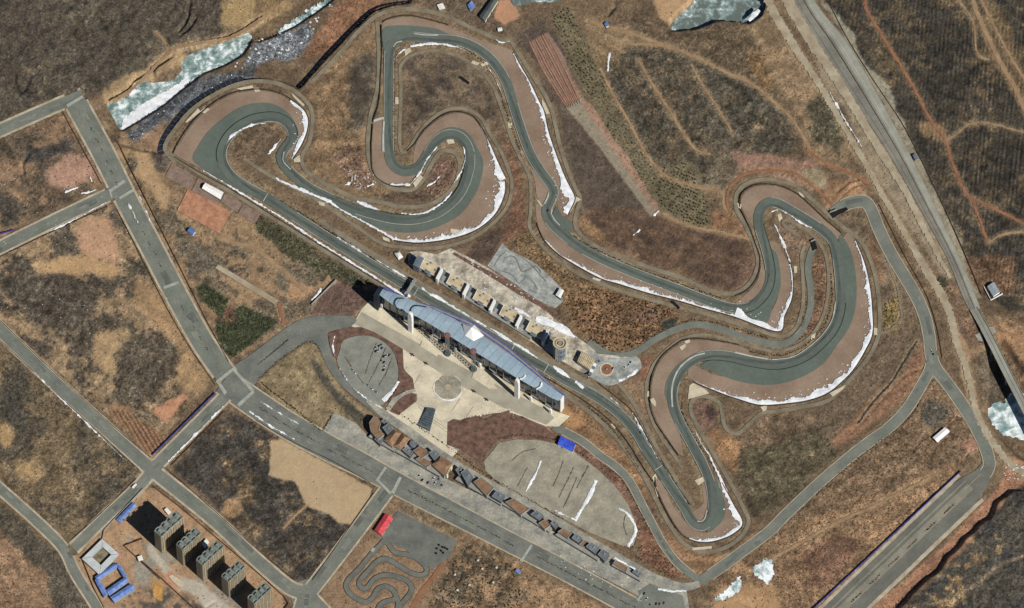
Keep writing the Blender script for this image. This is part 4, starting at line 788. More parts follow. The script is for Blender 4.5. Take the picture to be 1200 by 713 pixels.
zone([(720, 440), (750, 440), (762, 500), (790, 560), (770, 540), (740, 480)], (136, 104, 76), 3, .5, .5)
zone([(745, 422), (765, 418), (756, 445), (750, 452)], (130, 84, 62), 3, .5, .5)
zone([(665, 345), (700, 338), (790, 360), (800, 380), (750, 408), (715, 412), (690, 400), (672, 375)], (128, 92, 62), 4, .5, .9)
zone([(735, 365), (775, 360), (780, 375), (750, 385)], (134, 98, 74), 5, .7, .6)
zone([(905, 255), (925, 262), (950, 285), (935, 300), (918, 290)], (116, 90, 70), 3, .5, .7)
zone([(952, 300), (966, 305), (968, 350), (955, 385), (930, 402), (950, 360)], (126, 90, 66), 3, .5, .8)
# west side
zone([(-60, 170), (0, 160), (80, 128), (112, 185), (122, 215), (60, 248), (0, 278), (-60, 300)], (138, 105, 76), 3, .4, .5)
patches([(-60, 170), (0, 160), (80, 128), (112, 185), (122, 215), (60, 248), (0, 278), (-60, 300)], (92, 76, 60), .52, NB, 5, .1, .8)
zone([(30, 175), (80, 160), (85, 172), (50, 185), (25, 190)], (70, 64, 58), 4, .7, .8); zone([(0, 225), (20, 235), (22, 260), (0, 270)], (76, 68, 58), 5, .7, .8)
zone([(55, 195), (75, 180), (105, 185), (115, 210), (90, 222), (60, 218)], (168, 122, 98), 6, .9, .3)
zone([(0, 150), (-60, 160), (-60, 140), (0, 132)], (70, 64, 58), 3, .6, .8)
zone([(-60, 335), (0, 300), (128, 238), (140, 250), (250, 445), (180, 532), (160, 520), (0, 380)], (150, 119, 85), 3, .4, .55)
patches([(-60, 335), (0, 300), (128, 238), (140, 250), (250, 445), (180, 532), (160, 520), (0, 380)], (84, 73, 60), .52, NB, 5, .08, .9)
zone([(0, 320), (60, 318), (110, 335), (120, 365), (60, 390), (30, 380), (0, 350)], (84, 73, 61), 8, .9, .9)
zone([(95, 262), (125, 255), (135, 280), (132, 310), (100, 305), (90, 285)], (178, 130, 96), 7, .9, .2)
zone([(45, 305), (75, 295), (140, 312), (130, 322), (70, 322), (48, 318)], (176, 134, 88), 5, .7, .2)
zone([(115, 385), (150, 378), (170, 430), (130, 440), (105, 420)], (168, 132, 90), 6, .8, .3)
zone([(150, 330), (185, 340), (235, 425), (250, 450), (215, 470), (210, 410), (160, 360)], (160, 122, 82), 6, .8, .35)
zone([(150, 390), (200, 400), (205, 440), (180, 475), (140, 470), (135, 440)], (96, 82, 66), 7, .8, .9)
zone([(180, 480), (215, 462), (225, 470), (195, 500)], (188, 126, 88), 4, .6, .2)
zone([(125, 475), (150, 480), (195, 515), (178, 535), (130, 490)], (158, 112, 78), 4, .4, .3)
zone([(-60, 395), (0, 405), (170, 552), (158, 562), (80, 634), (0, 562), (-60, 505)], (118, 96, 68), 3, .4, .75)
patches([(-60, 395), (0, 405), (170, 552), (158, 562), (80, 634), (0, 562), (-60, 505)], (78, 69, 57), .53, NB, 5, .1, .9)
zone([(0, 440), (25, 450), (40, 480), (20, 500), (0, 500)], (72, 66, 56), 7, .8, .9); zone([(0, 500), (18, 505), (10, 525), (0, 525)], (172, 132, 84), 5, .7, .3); zone([(10, 540), (40, 535), (60, 560), (30, 570)], (158, 124, 80), 8, .9, .4)
zone([(0, 588), (85, 665), (105, 713), (60, 713), (0, 640)], (86, 76, 62), 3, .4, .8); zone([(-60, 600), (0, 620), (50, 665), (65, 713), (60, 780), (-60, 780)], (136, 102, 74), 5, .5, .6)
zone([(200, 548), (268, 480), (330, 516), (440, 575), (405, 635), (360, 684), (350, 684), (300, 640)], (68, 61, 54), 3, .3, .95)
patches([(200, 548), (268, 480), (330, 516), (440, 575), (405, 635), (360, 684), (350, 684), (300, 640)], (120, 96, 68), .62, NB, 4, .06)
zone([(318, 518), (330, 514), (436, 572), (432, 590), (412, 616), (395, 612), (385, 602), (360, 594), (345, 565), (315, 558)], (176, 144, 104), 2.5, .6, .06)
zone([(265, 590), (285, 582), (285, 600), (270, 612), (258, 600)], (150, 112, 76), 4, .8, .4)
zone([(215, 470), (268, 476), (270, 488), (240, 500), (220, 530), (202, 545), (198, 535)], (108, 86, 62), 4, .7, .7)
zone([(85, 655), (175, 568), (185, 570), (245, 620), (335, 695), (338, 720), (330, 780), (150, 780)], (164, 124, 88), 3, .3, .25)
patches([(150, 625), (200, 650), (300, 713), (290, 740), (180, 720), (140, 660)], (138, 128, 112), .5, NB, 4, .08)
patches([(140, 690), (200, 690), (260, 720), (240, 760), (150, 750)], (84, 76, 66), .46, NC, 4, .1)
zone([(178, 680), (192, 685), (190, 706), (180, 700)], (190, 132, 60), 2.5, .7, .3)
zone([(175, 640), (205, 665), (240, 690), (290, 725), (270, 735), (215, 690), (170, 650)], (172, 158, 138), 4, .4, .1)
zone([(200, 665), (215, 672), (215, 690), (195, 680)], (188, 126, 92), 4, .7, .1)
zone([(140, 150), (190, 195), (300, 260), (430, 335), (420, 372), (360, 372), (330, 385), (275, 425), (250, 400), (180, 270), (135, 170)], (152, 117, 82), 4, .4, .4)
patches([(140, 150), (190, 195), (300, 260), (430, 335), (420, 372), (360, 372), (330, 385), (275, 425), (250, 400), (180, 270), (135, 170)], (104, 88, 68), .52, NB, 5, .08, .8)
zone([(210, 285), (250, 290), (290, 330), (250, 320), (225, 335)], (96, 84, 68), 6, .8, .8); zone([(175, 178), (198, 182), (196, 200), (185, 200)], (86, 74, 62), 3, .6, .7)
zone([(155, 170), (175, 180), (200, 230), (195, 250), (170, 210)], (174, 134, 92), 5, .6, .2)
zone([(330, 300), (360, 325), (345, 345), (320, 325)], (112, 98, 78), 5, .8, .7); zone([(345, 325), (375, 340), (358, 352), (340, 348)], (170, 124, 86), 5, .7, .3)
zone([(375, 345), (398, 330), (430, 340), (425, 360), (410, 372), (365, 370)], (104, 78, 66), 2, .4, .5)
zone([(360, 300), (395, 315), (420, 335), (395, 332)], (136, 86, 62), 4, .6, .5); zone([(420, 318), (445, 335), (430, 345), (415, 335)], (150, 104, 70), 4, .6, .5)
zone([(275, 428), (333, 388), (360, 374), (380, 370), (362, 384), (325, 408), (295, 426)], (120, 92, 70), 2.5, .4, .7)
zone([(302, 448), (325, 426), (358, 404), (370, 404), (384, 432), (405, 460), (440, 488), (415, 498), (390, 484), (378, 505), (330, 478)], (136, 114, 80), 2, .3, .45)
zone([(362, 418), (372, 424), (395, 458), (430, 490), (420, 497), (395, 472), (370, 438)], (86, 78, 64), 2.5, .4, .6)
# kart yard, avenue verge
zone([(376, 690), (450, 590), (462, 585), (560, 630), (540, 655), (500, 720), (470, 780), (385, 780)], (136, 104, 76), 2.5, .3, .35)
zone([(470, 585), (545, 622), (538, 632), (465, 597)], (120, 98, 72), 2, .4, .6)
zone([(540, 630), (560, 632), (640, 675), (740, 730), (740, 780), (480, 780), (500, 710)], (140, 106, 74), 3, .4, .6)
patches([(545, 635), (600, 650), (620, 690), (600, 780), (480, 780), (510, 690)], (96, 82, 64), .5, NC, 4, .12, .9)
zone([(567, 540), (560, 545), (530, 520), (540, 492), (600, 480), (605, 515), (580, 520)], (116, 84, 72), 3, .4, .6)
zone([(640, 498), (660, 500), (705, 534), (740, 570), (755, 600), (748, 620), (735, 590), (700, 550), (660, 522), (640, 515)], (122, 84, 68), 3, .4, .7)
# green nursery ground
NURS = [('the strip above the terraces', [(645, 12), (668, 10), (680, 40), (695, 68), (708, 92), (725, 130), (745, 165), (770, 205), (778, 240), (766, 234), (745, 200), (718, 160), (690, 112), (670, 78), (655, 45)]),
        ('the square nursery by the dirt track', [(764, 214), (780, 206), (820, 222), (830, 238), (829, 268), (808, 264), (778, 246)]),
        ('the block beside the dirt track', [(778, 196), (800, 190), (820, 204), (818, 217), (792, 210)])]
for _, p in NURS: zone(p, (108, 94, 68), 3, .5, .5)
GRASS = [[(228, 338), (240, 334), (268, 352), (262, 372), (246, 364)], [(252, 382), (284, 357), (324, 378), (300, 400), (272, 420), (262, 412)], [(302, 252), (330, 266), (400, 312), (440, 332), (425, 338), (398, 332), (350, 304), (312, 280), (300, 268)], [(1096, 328), (1108, 322), (1115, 340), (1105, 345)]]
for k_, p in enumerate(GRASS): zone(p, (66, 70, 48) if k_ < 2 else (84, 78, 56), 3 if k_ < 2 else 4, .4 if k_ < 2 else .8, .9)
m = blur(rline([(1088, 712), (1115, 706), (1145, 688), (1170, 666), (1200, 654), (1250, 643)], 1.5), 1.4)*.8; COL[:] = COL*(1-m[..., None])+np.array((168, 142, 112))*m[..., None]
zone([(1128, 518), (1140, 512), (1148, 520), (1142, 530), (1130, 528)], (168, 118, 92), 2.6, .8, .3)
zone([(262, 362), (275, 356), (278, 372), (262, 382)], (112, 78, 58), 3, .5, .5)
zone([(775, 378), (788, 372), (794, 376), (792, 386), (780, 388), (774, 384)], (52, 56, 50), 1.5, .3, .3)
# circuit verges: soil beside the asphalt
trk_m = rline(TC[:, :2].tolist()+[TC[0, :2]], 13)
mm = ss(.2, .8, blur(trk_m, 3))*.55; COL[:] = COL*(1-mm[..., None])+np.array((128, 110, 86))*mm[..., None]
# ruts, paths and field grain
gr = np.random.default_rng(41); rut = np.zeros(GX.shape, bool); gul = np.zeros(GX.shape, bool)
for k in range(120):
    x, y, a = gr.uniform(0, 1200), gr.uniform(0, 713), gr.uniform(0, 6.28); L_ = gr.integers(6, 22); pts = []
    for j in range(L_): pts.append((x, y)); a += gr.normal(0, .22); x += 4*math.cos(a); y += 4*math.sin(a)
    if k % 3: rut |= rline(pts, .75)
    else: gul |= rline(pts, .8)
m = blur(rut, 1.4)*np.clip(NB*2.2-.5, 0, 1)*.55; COL[:] = COL*(1-m[..., None])+np.array((150, 122, 90))*m[..., None]
m = blur(gul, 1.4)*np.clip(NB*2.2-.4, 0, 1)*.5; COL[:] = COL*(1-m[..., None])+np.array((62, 54, 46))*m[..., None]
for k, (a, s_) in enumerate([(.5, 1), (1.05, 1), (-.6, 1), (.05, 1), (2.2, 1)]):
    n_ = fbm(26, 700+k*11, 1, a, .22); mk = ss(.46, .62, fbm(150, 800+k*13, 2)); COL[:] *= (1+.26*(n_-.5)*mk*np.minimum(1, DK*1.6))[..., None]
# ---- relief
H = -1.1*blur(gul, 1.4)
BENCH = [(190, 180), (193, 166), (202, 150), (220, 128.5), (244, 111), (271, 98), (297, 92.5), (318, 92.5), (338, 98), (350, 103), (366, 86), (383, 66), (413, 35), (438, 12), (460, 5), (478, 3), (490, -10), (490, -70), (370, -70), (352, -8), (325, 10), (296, 24), (282, 34), (262, 42), (235, 48), (212, 56), (203, 70), (200, 86), (178, 88), (158, 88), (150, 102), (137, 110), (118, 116), (118, 124), (128, 150), (138, 168), (165, 176)]
b0 = rpoly(BENCH); 
H -= 7*np.minimum(1, blur(b0, 1.6)*1.0)
H -= 6.6*ss(.15, .75, blur(rpoly(RV, -5.2), 4))+6.6*ss(.15, .75, blur(rpoly([(288, 42), (300, 28), (322, 18), (350, 5), (375, -10), (395, -70), (425, -70), (398, -5), (382, 8), (362, 22), (345, 33), (322, 44), (300, 52)], -5.2), 4))*(H < -1)
H -= 11.5*ss(.15, .75, blur(rpoly(PT, -4), 2.2))
VAL = [(1158, 398), (1172, 392), (1200, 432), (1290, 520), (1290, 600), (1195, 535), (1168, 508), (1156, 488), (1156, 440)]
H -= 11.5*ss(.1, .9, blur(rpoly(VAL), 5))
PB = [(1050, 720), (1077, 690), (1107, 663), (1112, 652), (1128, 640), (1133, 630), (1153, 615), (1170, 592), (1185, 577), (1210, 577), (1290, 572), (1290, 800), (990, 800)]
H += 10*np.minimum(1, blur(rpoly([(x+1.5*math.sin(x*.31), y+1.5*math.cos(y*.27)) for x, y in cr(PB, 4, True)]), 1.3))
for p, d, hw in [([(222, 3), (220, 20), (213, 32), (206, 40)], 4, 1.8), ([(230, 20), (222, 32), (210, 42)], 4, 1.6), ([(18, 86), (17, 94), (20, 104)], 3, 1.6), ([(35, 92), (30, 104), (22, 112)], 3, 1.6), ([(180, 88), (178, 80), (190, 72), (203, 64)], 4, 2), ([(100, 100), (98, 110), (104, 130)], 2, 1.5), ([(124, 100), (126, 104)], 3, 1.6), ([(28, 205), (25, 195), (33, 180)], 3, 1.6),
                ([(1095, 425), (1060, 440), (1030, 472), (1005, 500)], 1.6, 1.2), ([(905, 545), (935, 560), (960, 600)], 1.5, 1.2), ([(860, 560), (880, 600), (895, 625)], 1.4, 1.2), ([(135, 170), (150, 195), (175, 240), (200, 290), (225, 340)], 1.6, 1.5), ([(690, 12), (705, 22), (720, 28)], 2, 1.6), ([(720, 8), (712, 18)], 3, 2),
                ([(935, 205), (955, 222), (962, 240)], .0, 1), ([(980, 225), (996, 212), (1012, 208)], 2.4, 1.3), ([(984, 232), (1000, 218), (1015, 214)], 2.0, 1.3), ([(143, 632), (160, 648), (195, 676), (230, 713)], 2.6, 1.0), ([(148, 628), (165, 635), (168, 645), (172, 652)], 2.4, 1.0), ([(240, 713), (252, 705), (262, 712)], 2.2, 1)]:
    H -= d*ss(.1, .8, blur(rline(p, hw), 1.4))
for p, h, hw in [([(1130, 523), (1137, 519)], 2.2, 1.6), ([(1140, 518), (1144, 524)], 2.4, 1.5), ([(1131, 528), (1136, 527)], 1.8, 1.4), ([(850, 240), (855, 222), (870, 208), (890, 203), (912, 203), (935, 208)], 2.0, 2.5), ([(765, 600), (790, 635), (812, 652), (845, 655), (880, 635)], 1.8, 3), ([(760, 320), (700, 295)], 0, 1)]:
    H += h*ss(.1, .9, blur(rline(p, hw), 2.5))
# furrows
def furrow(p, ang, per, amp, tone=.12, r=4):
    m = blur(rpoly(p), r); t = GX*math.cos(ang)+GY*math.sin(ang)+(NB-.5)*3
    s = np.sin(2*math.pi*t/per); H[:] += amp*s*m*(.4+NC); COL[:] *= (1-tone*m*(s < 0))[..., None]
furrow([(1060, 20), (1200, 30), (1200, 140), (1140, 120), (1090, 60)], .05, 5.2, .5); furrow([(960, -10), (1010, -10), (1040, 60), (990, 30)], .2, 5, .4)
furrow([(1130, 150), (1260, 150), (1260, 260), (1190, 250), (1120, 200)], .1, 5.6, .5); furrow([(126, 478), (150, 482), (196, 516), (178, 536)], -.55, 4.6, .8, .35, 2)
furrow([(690, 60), (760, 60), (810, 140), (850, 175), (790, 195)], 2.6, 4.2, .25); furrow([(1070, 100), (1100, 130), (1120, 180), (1080, 180)], .1, 5.2, .4); furrow([(620, 50), (642, 38), (660, 65), (680, 117), (664, 126), (640, 92)], 2.65, 4.2, .5, .18, 1.5)
furrow([(1000, -40), (1260, -40), (1260, 380), (1160, 340), (1110, 240), (1060, 140)], .12, 4.4, .3, .14)
furrow([(910, 120), (960, 180), (900, 180)], 2.2, 4.5, .3)
# paved surfaces keep the ground down
pm = np.zeros(GX.shape, bool)
for t in PAVED:
    if t[0] == 'p': pm |= rpoly(t[1])
    else: pm |= rline(t[1], t[2]+.5)
flat = np.clip(blur(pm, 1.4)*2.2, 0, 1)
rough = (fbm(10, 401, 3)-.5)*.7*DK+(ND-.5)*1.3*DK+(NE_-.5)*1.3*DK+(NA-.5)*1.5+.12*rng.standard_normal(GX.shape)*DK
H = (H+rough*(.1+.9*DK)*(1-flat))
H = np.where(flat > .02, np.minimum(H, .05), H)-.55*ss(.5, 1, flat)
far = (GX < -60.5) | (GX > 1260.5) | (GY < -60.5) | (GY > 773.5); H = np.where(far, np.clip(H, -1, 1), H)
# dusty shoulders along roads and dirt tracks
for c_, hw_, mn in DIRT:
    if len(c_) < 3: continue
    q_ = np.clip(blur(rline(c_, hw_+1.2), 2.2)*1.2, 0, 1)*.75*np.clip(.35+NC+.5*(ND-.5), 0, 1); COL[:] = COL*(1-q_[..., None])+np.array((138, 106, 82) if 'orange' in mn else (150, 128, 100))*q_[..., None]
q_ = np.clip(blur(pm, 4.5)*1.5, 0, 1)*.42*np.clip(NC*1.6-.1, 0, 1); COL[:] = COL*(1-q_[..., None])+np.array((142, 121, 96))*q_[..., None]
# ---- fine tone: dark scrub flecks, pale bare flecks
sp = .6*ND+.4*NE_; dark = ss(.55, .75, sp+(NC-.5)*.2)*DK; lite = ss(.60, .75, 1-sp)*(.05+.5*DK)
C = COL*np.array([.975, 1.0, 1.01])*(1+(.10*(NC-.5)+.14*(NB-.5)+.16*(NA-.5))*(.3+.7*DK)+.40*(NE_-.5)*(.12+DK))[..., None]
C = C*(1-.38*dark)[..., None]*(1+.22*lite)[..., None]*(1-.13*rng.standard_normal(GX.shape)*(.12+DK))[..., None]
C[far] = (98, 84, 68); DK[far] = .75
W = P(GX.ravel(), GY.ravel(), 0.0); W[:, 2] = H.ravel()
ii = np.arange(NX*NY).reshape(NY, NX)
Q = np.stack([ii[1:, :-1].ravel(), ii[1:, 1:].ravel(), ii[:-1, 1:].ravel(), ii[:-1, :-1].ravel()], 1)
M_ground = attr_mat('ground_soil', fine=.16, scale=.6, bump=.5, ground=True)
g = mesh_tris('ground', W, Q, M_ground, col=np.concatenate([(lin(np.clip(C, 0, 255))*K*1.2).reshape(-1, 3), np.clip(DK, .05, 1).reshape(-1, 1)], 1), smooth=True)
tag(g, 'brown scrubland, bare soil and dark burnt fields under everything', 'ground', kind='structure')
def height(px, py):
    i = np.clip(np.searchsorted(xs, px), 0, NX-1); j = np.clip(np.searchsorted(ys, py), 0, NY-1); return H[j, i]
def free(px, py, r=1): 
    i = np.clip(np.searchsorted(xs, px), 0, NX-1); j = np.clip(np.searchsorted(ys, py), 0, NY-1); return flat[j, i] < .3
# revetment slope with ribs, the shade of its north-west face put into the stone colour
M_rev = mat('shaded_revetment_stone', (84, 92, 104), .25, .1, .5, .9, hue=(66, 72, 82)); M_rib = mat('revetment_rib', (150, 152, 150), .15, .2, .8, .9)
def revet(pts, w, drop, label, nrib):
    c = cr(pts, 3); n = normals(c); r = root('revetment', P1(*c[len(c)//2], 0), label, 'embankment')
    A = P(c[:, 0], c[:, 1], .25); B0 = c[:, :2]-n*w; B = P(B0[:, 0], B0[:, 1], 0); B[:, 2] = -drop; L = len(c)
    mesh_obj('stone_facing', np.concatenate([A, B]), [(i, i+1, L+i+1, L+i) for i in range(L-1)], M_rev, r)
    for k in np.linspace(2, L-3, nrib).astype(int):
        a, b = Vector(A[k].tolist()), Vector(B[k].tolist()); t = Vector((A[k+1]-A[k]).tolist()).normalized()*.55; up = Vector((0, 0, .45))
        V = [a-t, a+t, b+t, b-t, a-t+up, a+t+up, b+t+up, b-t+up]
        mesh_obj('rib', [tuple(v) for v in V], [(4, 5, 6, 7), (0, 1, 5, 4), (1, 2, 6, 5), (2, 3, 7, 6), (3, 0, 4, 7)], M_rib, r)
revet([(190.5, 181), (193, 166), (202, 150), (220, 128.5), (244, 111), (271, 98), (285, 94)], 8, 7.6, 'shade-dark stone embankment with pale ribs below the looping hairpin', 20)
revet([(350, 103), (366, 86), (383, 66), (413, 35), (438, 12), (460, 5), (478, 3)], 5.2, 7.6, 'shade-dark ribbed stone embankment climbing to the top turn', 30)
# ------------------------------------------------------------ snow
def snow(pts, widths, side=0, label='', seed=1, spike=1.9, z=1.25, step=1.0):
    c = cr(pts, step); n = normals(c); L = len(c); g = np.random.default_rng(seed)
    w = np.interp(np.linspace(0, 1, L), np.linspace(0, 1, len(widths)), widths)
    r = g.normal(0, 1, L); r = np.convolve(r, [.25, .5, .25], 'same'); sp = np.maximum(0, r)*spike*np.minimum(1, w/3)
    slow = 1+.25*np.sin(np.arange(L)*.21+seed)+.15*np.sin(np.arange(L)*.083+2*seed)
    if not side and max(widths) < 2.3:
        br_ = np.convolve(g.normal(0, 1, L+12), np.ones(7)/7, 'same')[6:6+L]*2.4; w = w*np.clip(.75+.8*br_, .12, 1.5)
    if side: a = c[:, :2]+n*side*.4; b = c[:, :2]+n*side*(np.maximum(.3, w*slow)+sp)[:, None]
    else:
        r2 = np.convolve(g.normal(0, 1, L), [.25, .5, .25], 'same')
        a = c[:, :2]-n*(np.maximum(.15, w/2*slow+r2*.3*spike))[:, None]; b = c[:, :2]+n*(np.maximum(.15, w/2*slow+r*.3*spike))[:, None]
    m = (a+b)/2
    V = np.concatenate([P(a[:, 0], a[:, 1], z), P(m[:, 0], m[:, 1], z+.35), P(b[:, 0], b[:, 1], z-.05)])
    F = []
    for i in range(L-1):
        for k in (0, 1): F.append((k*L+i, (k+1)*L+i, (k+1)*L+i+1, k*L+i+1))
    o = mesh_obj('snow', V, F, M_snow); fix_up(o)
    return tag(o, label, 'snow', kind='stuff')
B = [b for _, b in BAR]
SN = [
 (B[0][8:], [1.5, 4, 6, 6.5, 5.5, 4, 2], 1, 'snow bank curving round the looping hairpin'),
 (B[1][7:], [0.5, 1, 2.5, 5, 8], 1, 'snow along the run-off of the inner hairpin'),
 (B[2], [9, 7, 6, 5.5, 5.5, 5, 4.5, 4.5, 4, 3], 1, 'long snow bank round the lower sweep'),
 (B[6], [1, 2, 2.5, 3, 3.5, 3.5, 3.5, 4, 8, 10, 5], 1, 'snow bank along the descending back straight'),
 (B[7][1:8], [1.2, 2, 2.4, 3.5, 4, 3.5, 3], -1, 'snow bank below the kink'),
 (B[7][7:10], [2.6, 2.6, 3], -1, 'snow line leading into the pointed corner'),
 (B[7][9:], [9, 7, 5, 4, 2.5, 1.5], -1, 'snow bank in the pointed corner'),
 (B[10], [1.2, 2.5, 3.5, 4, 4.5, 5.5, 6, 6.5, 7.5, 6, 5, 5.5, 3.5, 2, .8], 1, 'great snow bank round the sweeping right hand bend'),
 (B[12][4:], [2, 3, 4, 5, 6.5, 3, 1.5], -1, 'snow bank round the bottom hairpin'),
 ([(853, 580), (845, 562), (838, 548), (830, 532), (822, 520), (815, 506)], [2.6, 2.4, 2.5, 2, 1.4, .6], 0, 'snow line on the outer edge above the bottom hairpin'),
 ([(238, 200), (262, 214), (290, 231), (330, 255), (380, 288), (430, 319), (455, 335), (478, 349)], [.6, 1.4, 1.5, 1.6, 1.8, 1.9, 2, 3], 0, 'thin snow line along the outer edge of the main straight'),
 ([(470, 341), (478, 346), (481, 348)], [3, 5, 2], 0, 'snow patch beside the start gantry'),
 ([(323, 209), (340, 217), (362, 226), (385, 236), (400, 246), (430, 262), (455, 276), (462, 281)], [1, 2.6, 3.6, 3, 1.2, 1.8, 2.2, 2.5], 0, 'snow line on the outside of the return to the main straight'),
 ([(395, 278), (415, 290), (432, 301)], [.8, 2, .8], 0, 'thin snow line beside the pit entry'),
 ([(440, 304), (465, 319), (484, 330)], [.8, 1.5, .8], 0, 'thin snow line where the pit lane leaves the straight'),
 ([(494, 337), (503, 344), (515, 350), (540, 365), (570, 383)], [.8, 3, 2, 1.2, 1.2], 0, 'snow line on the pit wall side by the gantry'),
 ([(575, 385), (600, 401), (615, 410), (630, 420)], [1.6, 3.2, 2.6, 1.6], 0, 'snow line on the pit wall side opposite the grandstand'),
 ([(648, 429), (658, 436), (668, 443)], [2.5, 4, 2], 0, 'snow patch on the pit wall side past the control tower'),
 ([(674, 447), (684, 455)], [2, 3], 0, 'small snow patch on the pit wall side'),
 ([(715, 466), (722, 472), (728, 479)], [1, 1.8, 1], 0, 'small snow streak where the pit exit joins'),
 ([(741, 484), (750, 500), (760, 518), (770, 537)], [1.6, 1.8, 1.2, .6], 0, 'snow line inside the barrier at the pit exit'),
 ([(481, 55), (492, 52.5), (507, 51.4), (522, 52.4), (535, 55), (547, 60)], [2.4, 2.4, 2, 1.6, 1.2, .8], 0, 'snow on the inner verge of the flat topped turn'),
 ([(464, 68), (468, 62), (476, 57)], [.6, 1.5, 1], 0, 'small snow streak inside the tight top corner'),
 ([(567, 72), (580, 92), (590, 115)], [.8, 1, .5], 0, 'thin snow line inside the descending turn'),
 ([(265, 170), (270, 161), (282, 152.5), (296, 146.6), (312, 144)], [.8, 1.6, 1.6, 1.6, .8], 0, 'snow line inside the looping hairpin'),
 ([(314, 181), (322, 172), (329, 163)], [1, 2.4, 1], 0, 'snow streak at the throat of the looping hairpin'),
 ([(904, 248), (913, 246), (925, 252), (940, 262), (951, 267)], [1.5, 2.2, 1.8, 1.6, .8], 0, 'snow patches inside the far right hairpin'),
 ([(907, 262), (912, 272), (919, 288), (926, 308)], [.8, 1.6, 1.6, 1], 0, 'thin snow line on the right of the far hairpin exit'),
 ([(457, 216), (468, 217.2), (481, 216)], [1.6, 3, 1.6], 0, 'snow below the tight left hander'),
 ([(482, 215), (492, 202), (502, 185), (512, 172)], [2, 1.6, 1.2, .6], 0, 'snow line up the teardrop island'),
 ([(418, 236), (428, 240), (443, 246)], [2, 3.5, 2], 0, 'snow patch on the inner verge of the lower sweep'),
 ([(470, 250), (490, 251), (507, 245), (520, 236), (530, 225)], [.6, 1.4, 2, 2.4, 1], 0, 'snow patches on the inside of the lower sweep'),
 ([(543, 172), (545, 185), (541, 200), (532, 214)], [.8, 1.4, 1.2, 1.4], 0, 'snow line round the teardrop island'),
 ([(634, 540), (626, 559), (616, 576)], [2.2, 2.4, 2], 0, 'narrow snow strip across the car park'),
 ([(699, 563), (690, 583), (675, 608)], [4, 4.2, 4], 0, 'broad snow strip across the car park'),
 ([(725, 596), (734, 601), (742, 612), (745, 622), (741, 632), (736, 641)], [2, 2.5, 3.5, 4, 3, 3], 0, 'ragged snow along the rounded end of the car park'),
 ([(648, 597), (660, 603), (676, 610)], [1, 2, 2], 0, 'snow along the lower edge of the car park'),
 ([(628, 373), (645, 379), (660, 386), (674, 395)], [4, 9, 8, 3], 0, 'wide snow patch in the paddock'),
 ([(603, 361), (612, 366), (622, 372)], [2, 4, 2], 0, 'snow patch between the pit garages and paddock'),
 ([(467, 447), (460, 458), (449, 470)], [3.5, 5, 4], 0, 'snow strip at the lower side of the oval car park'),
 ([(398, 432), (408, 447), (420, 460), (436, 472), (448, 478)], [1, 1.6, 1, 1.4, 1.6], 0, 'snow along the kerb of the oval car park'),
 ([(392, 394), (390, 405), (392, 418)], [.8, 1.4, .8], 0, 'snow fleck line beside the access road'),
 ([(735, 442), (742, 438), (747, 433)], [2, 4, 2], 0, 'snow patch beside the small roundabout'),
 ([(725, 446), (732, 444)], [2, 2], 0, 'snow fleck below the small roundabout'),
 ([(150, 238), (156, 250), (162, 262)], [1, 2, .8], 0, 'snow streak on the wide west road'),
 ([(163, 230), (170, 245), (177, 262)], [.8, 1.6, .8], 0, 'snow along the kerb of the wide west road'),
 ([(55, 273), (90, 256), (124, 237)], [.8, 1.2, 1], 0, 'snow line beside the side road'),
 ([(40, 436), (66, 462), (95, 490), (120, 514), (145, 538)], [.5, .9, 1.4, 1.2, .6], 0, 'snow line beside the diagonal road'),
 ([(197, 541), (230, 508), (262, 476)], [1, 1.4, 1], 0, 'snow line beside the short road by the crossing'),
 ([(292, 482), (315, 498), (345, 515)], [1, 1.6, 1], 0, 'snow line along the near side of the avenue'),
 ([(305, 470), (322, 481), (350, 497)], [.8, 1, .8], 0, 'snow in the avenue median'),
 ([(76, 226), (84, 222), (92, 220)], [1.2, 3, 1.2], 0, 'snow patch in the red field corner'),
 ([(95, 227), (105, 225), (113, 222)], [1, 2.4, 1], 0, 'snow patch beside the red field'),
 ([(105, 206), (108, 213)], [1.6, 2], 0, 'snow fleck on the red earth'),
 ([(972, 108), (982, 126), (996, 150), (1010, 172)], [1, 2, 1.6, 1], 0, 'snow flecks beside the gravel shoulder'),
 ([(715, 62), (713, 72), (712, 84)], [1.6, 1.6, 1.4], 0, 'row of white flecks by the field track'),
 ([(771, 690), (788, 693), (804, 692)], [1.4, 2.6, 1.4], 0, 'snow strip at the end of the shop lane'),
 ([(720, 654), (735, 662), (745, 668)], [2, 3, 1.6], 0, 'snow behind the last shops'),
 ([(766, 253), (772, 247)], [2, 2.4], 0, 'snow fleck at the end of the grey terrace'),
 ([(742, 276), (750, 269)], [1.2, 2], 0, 'snow streak in the gully'),
 ([(365, 352), (372, 345), (376, 338)], [2, 3, 2], 0, 'snow at the foot of the wall left of the grandstand'),
 ([(878, 25), (884, 18), (890, 12)], [4, 6, 3], 0, 'snow at the right end of the top pond'),
 ([(500, 218), (508, 214), (516, 206)], [.6, 1.2, .6], 0, 'snow flecks on the teardrop'),
 ([(404, 217), (411, 214), (413, 207)], [1, 1.6, .8], 0, 'snow flecks on the red infield'),
 ([(430, 219), (438, 216)], [1.4, 1.6], 0, 'small snow flecks beside the service road'),
 ([(597, 48), (588, 50), (580, 46)], [1, 2.2, 1], 0, 'snow patch on the brow above the top turn'),
]
for i, (p, wd, s, lb) in enumerate(SN): snow(p, wd, s, lb, i+1, z=1.3 if i not in (55, 56, 57, 60, 61) else 1.2)
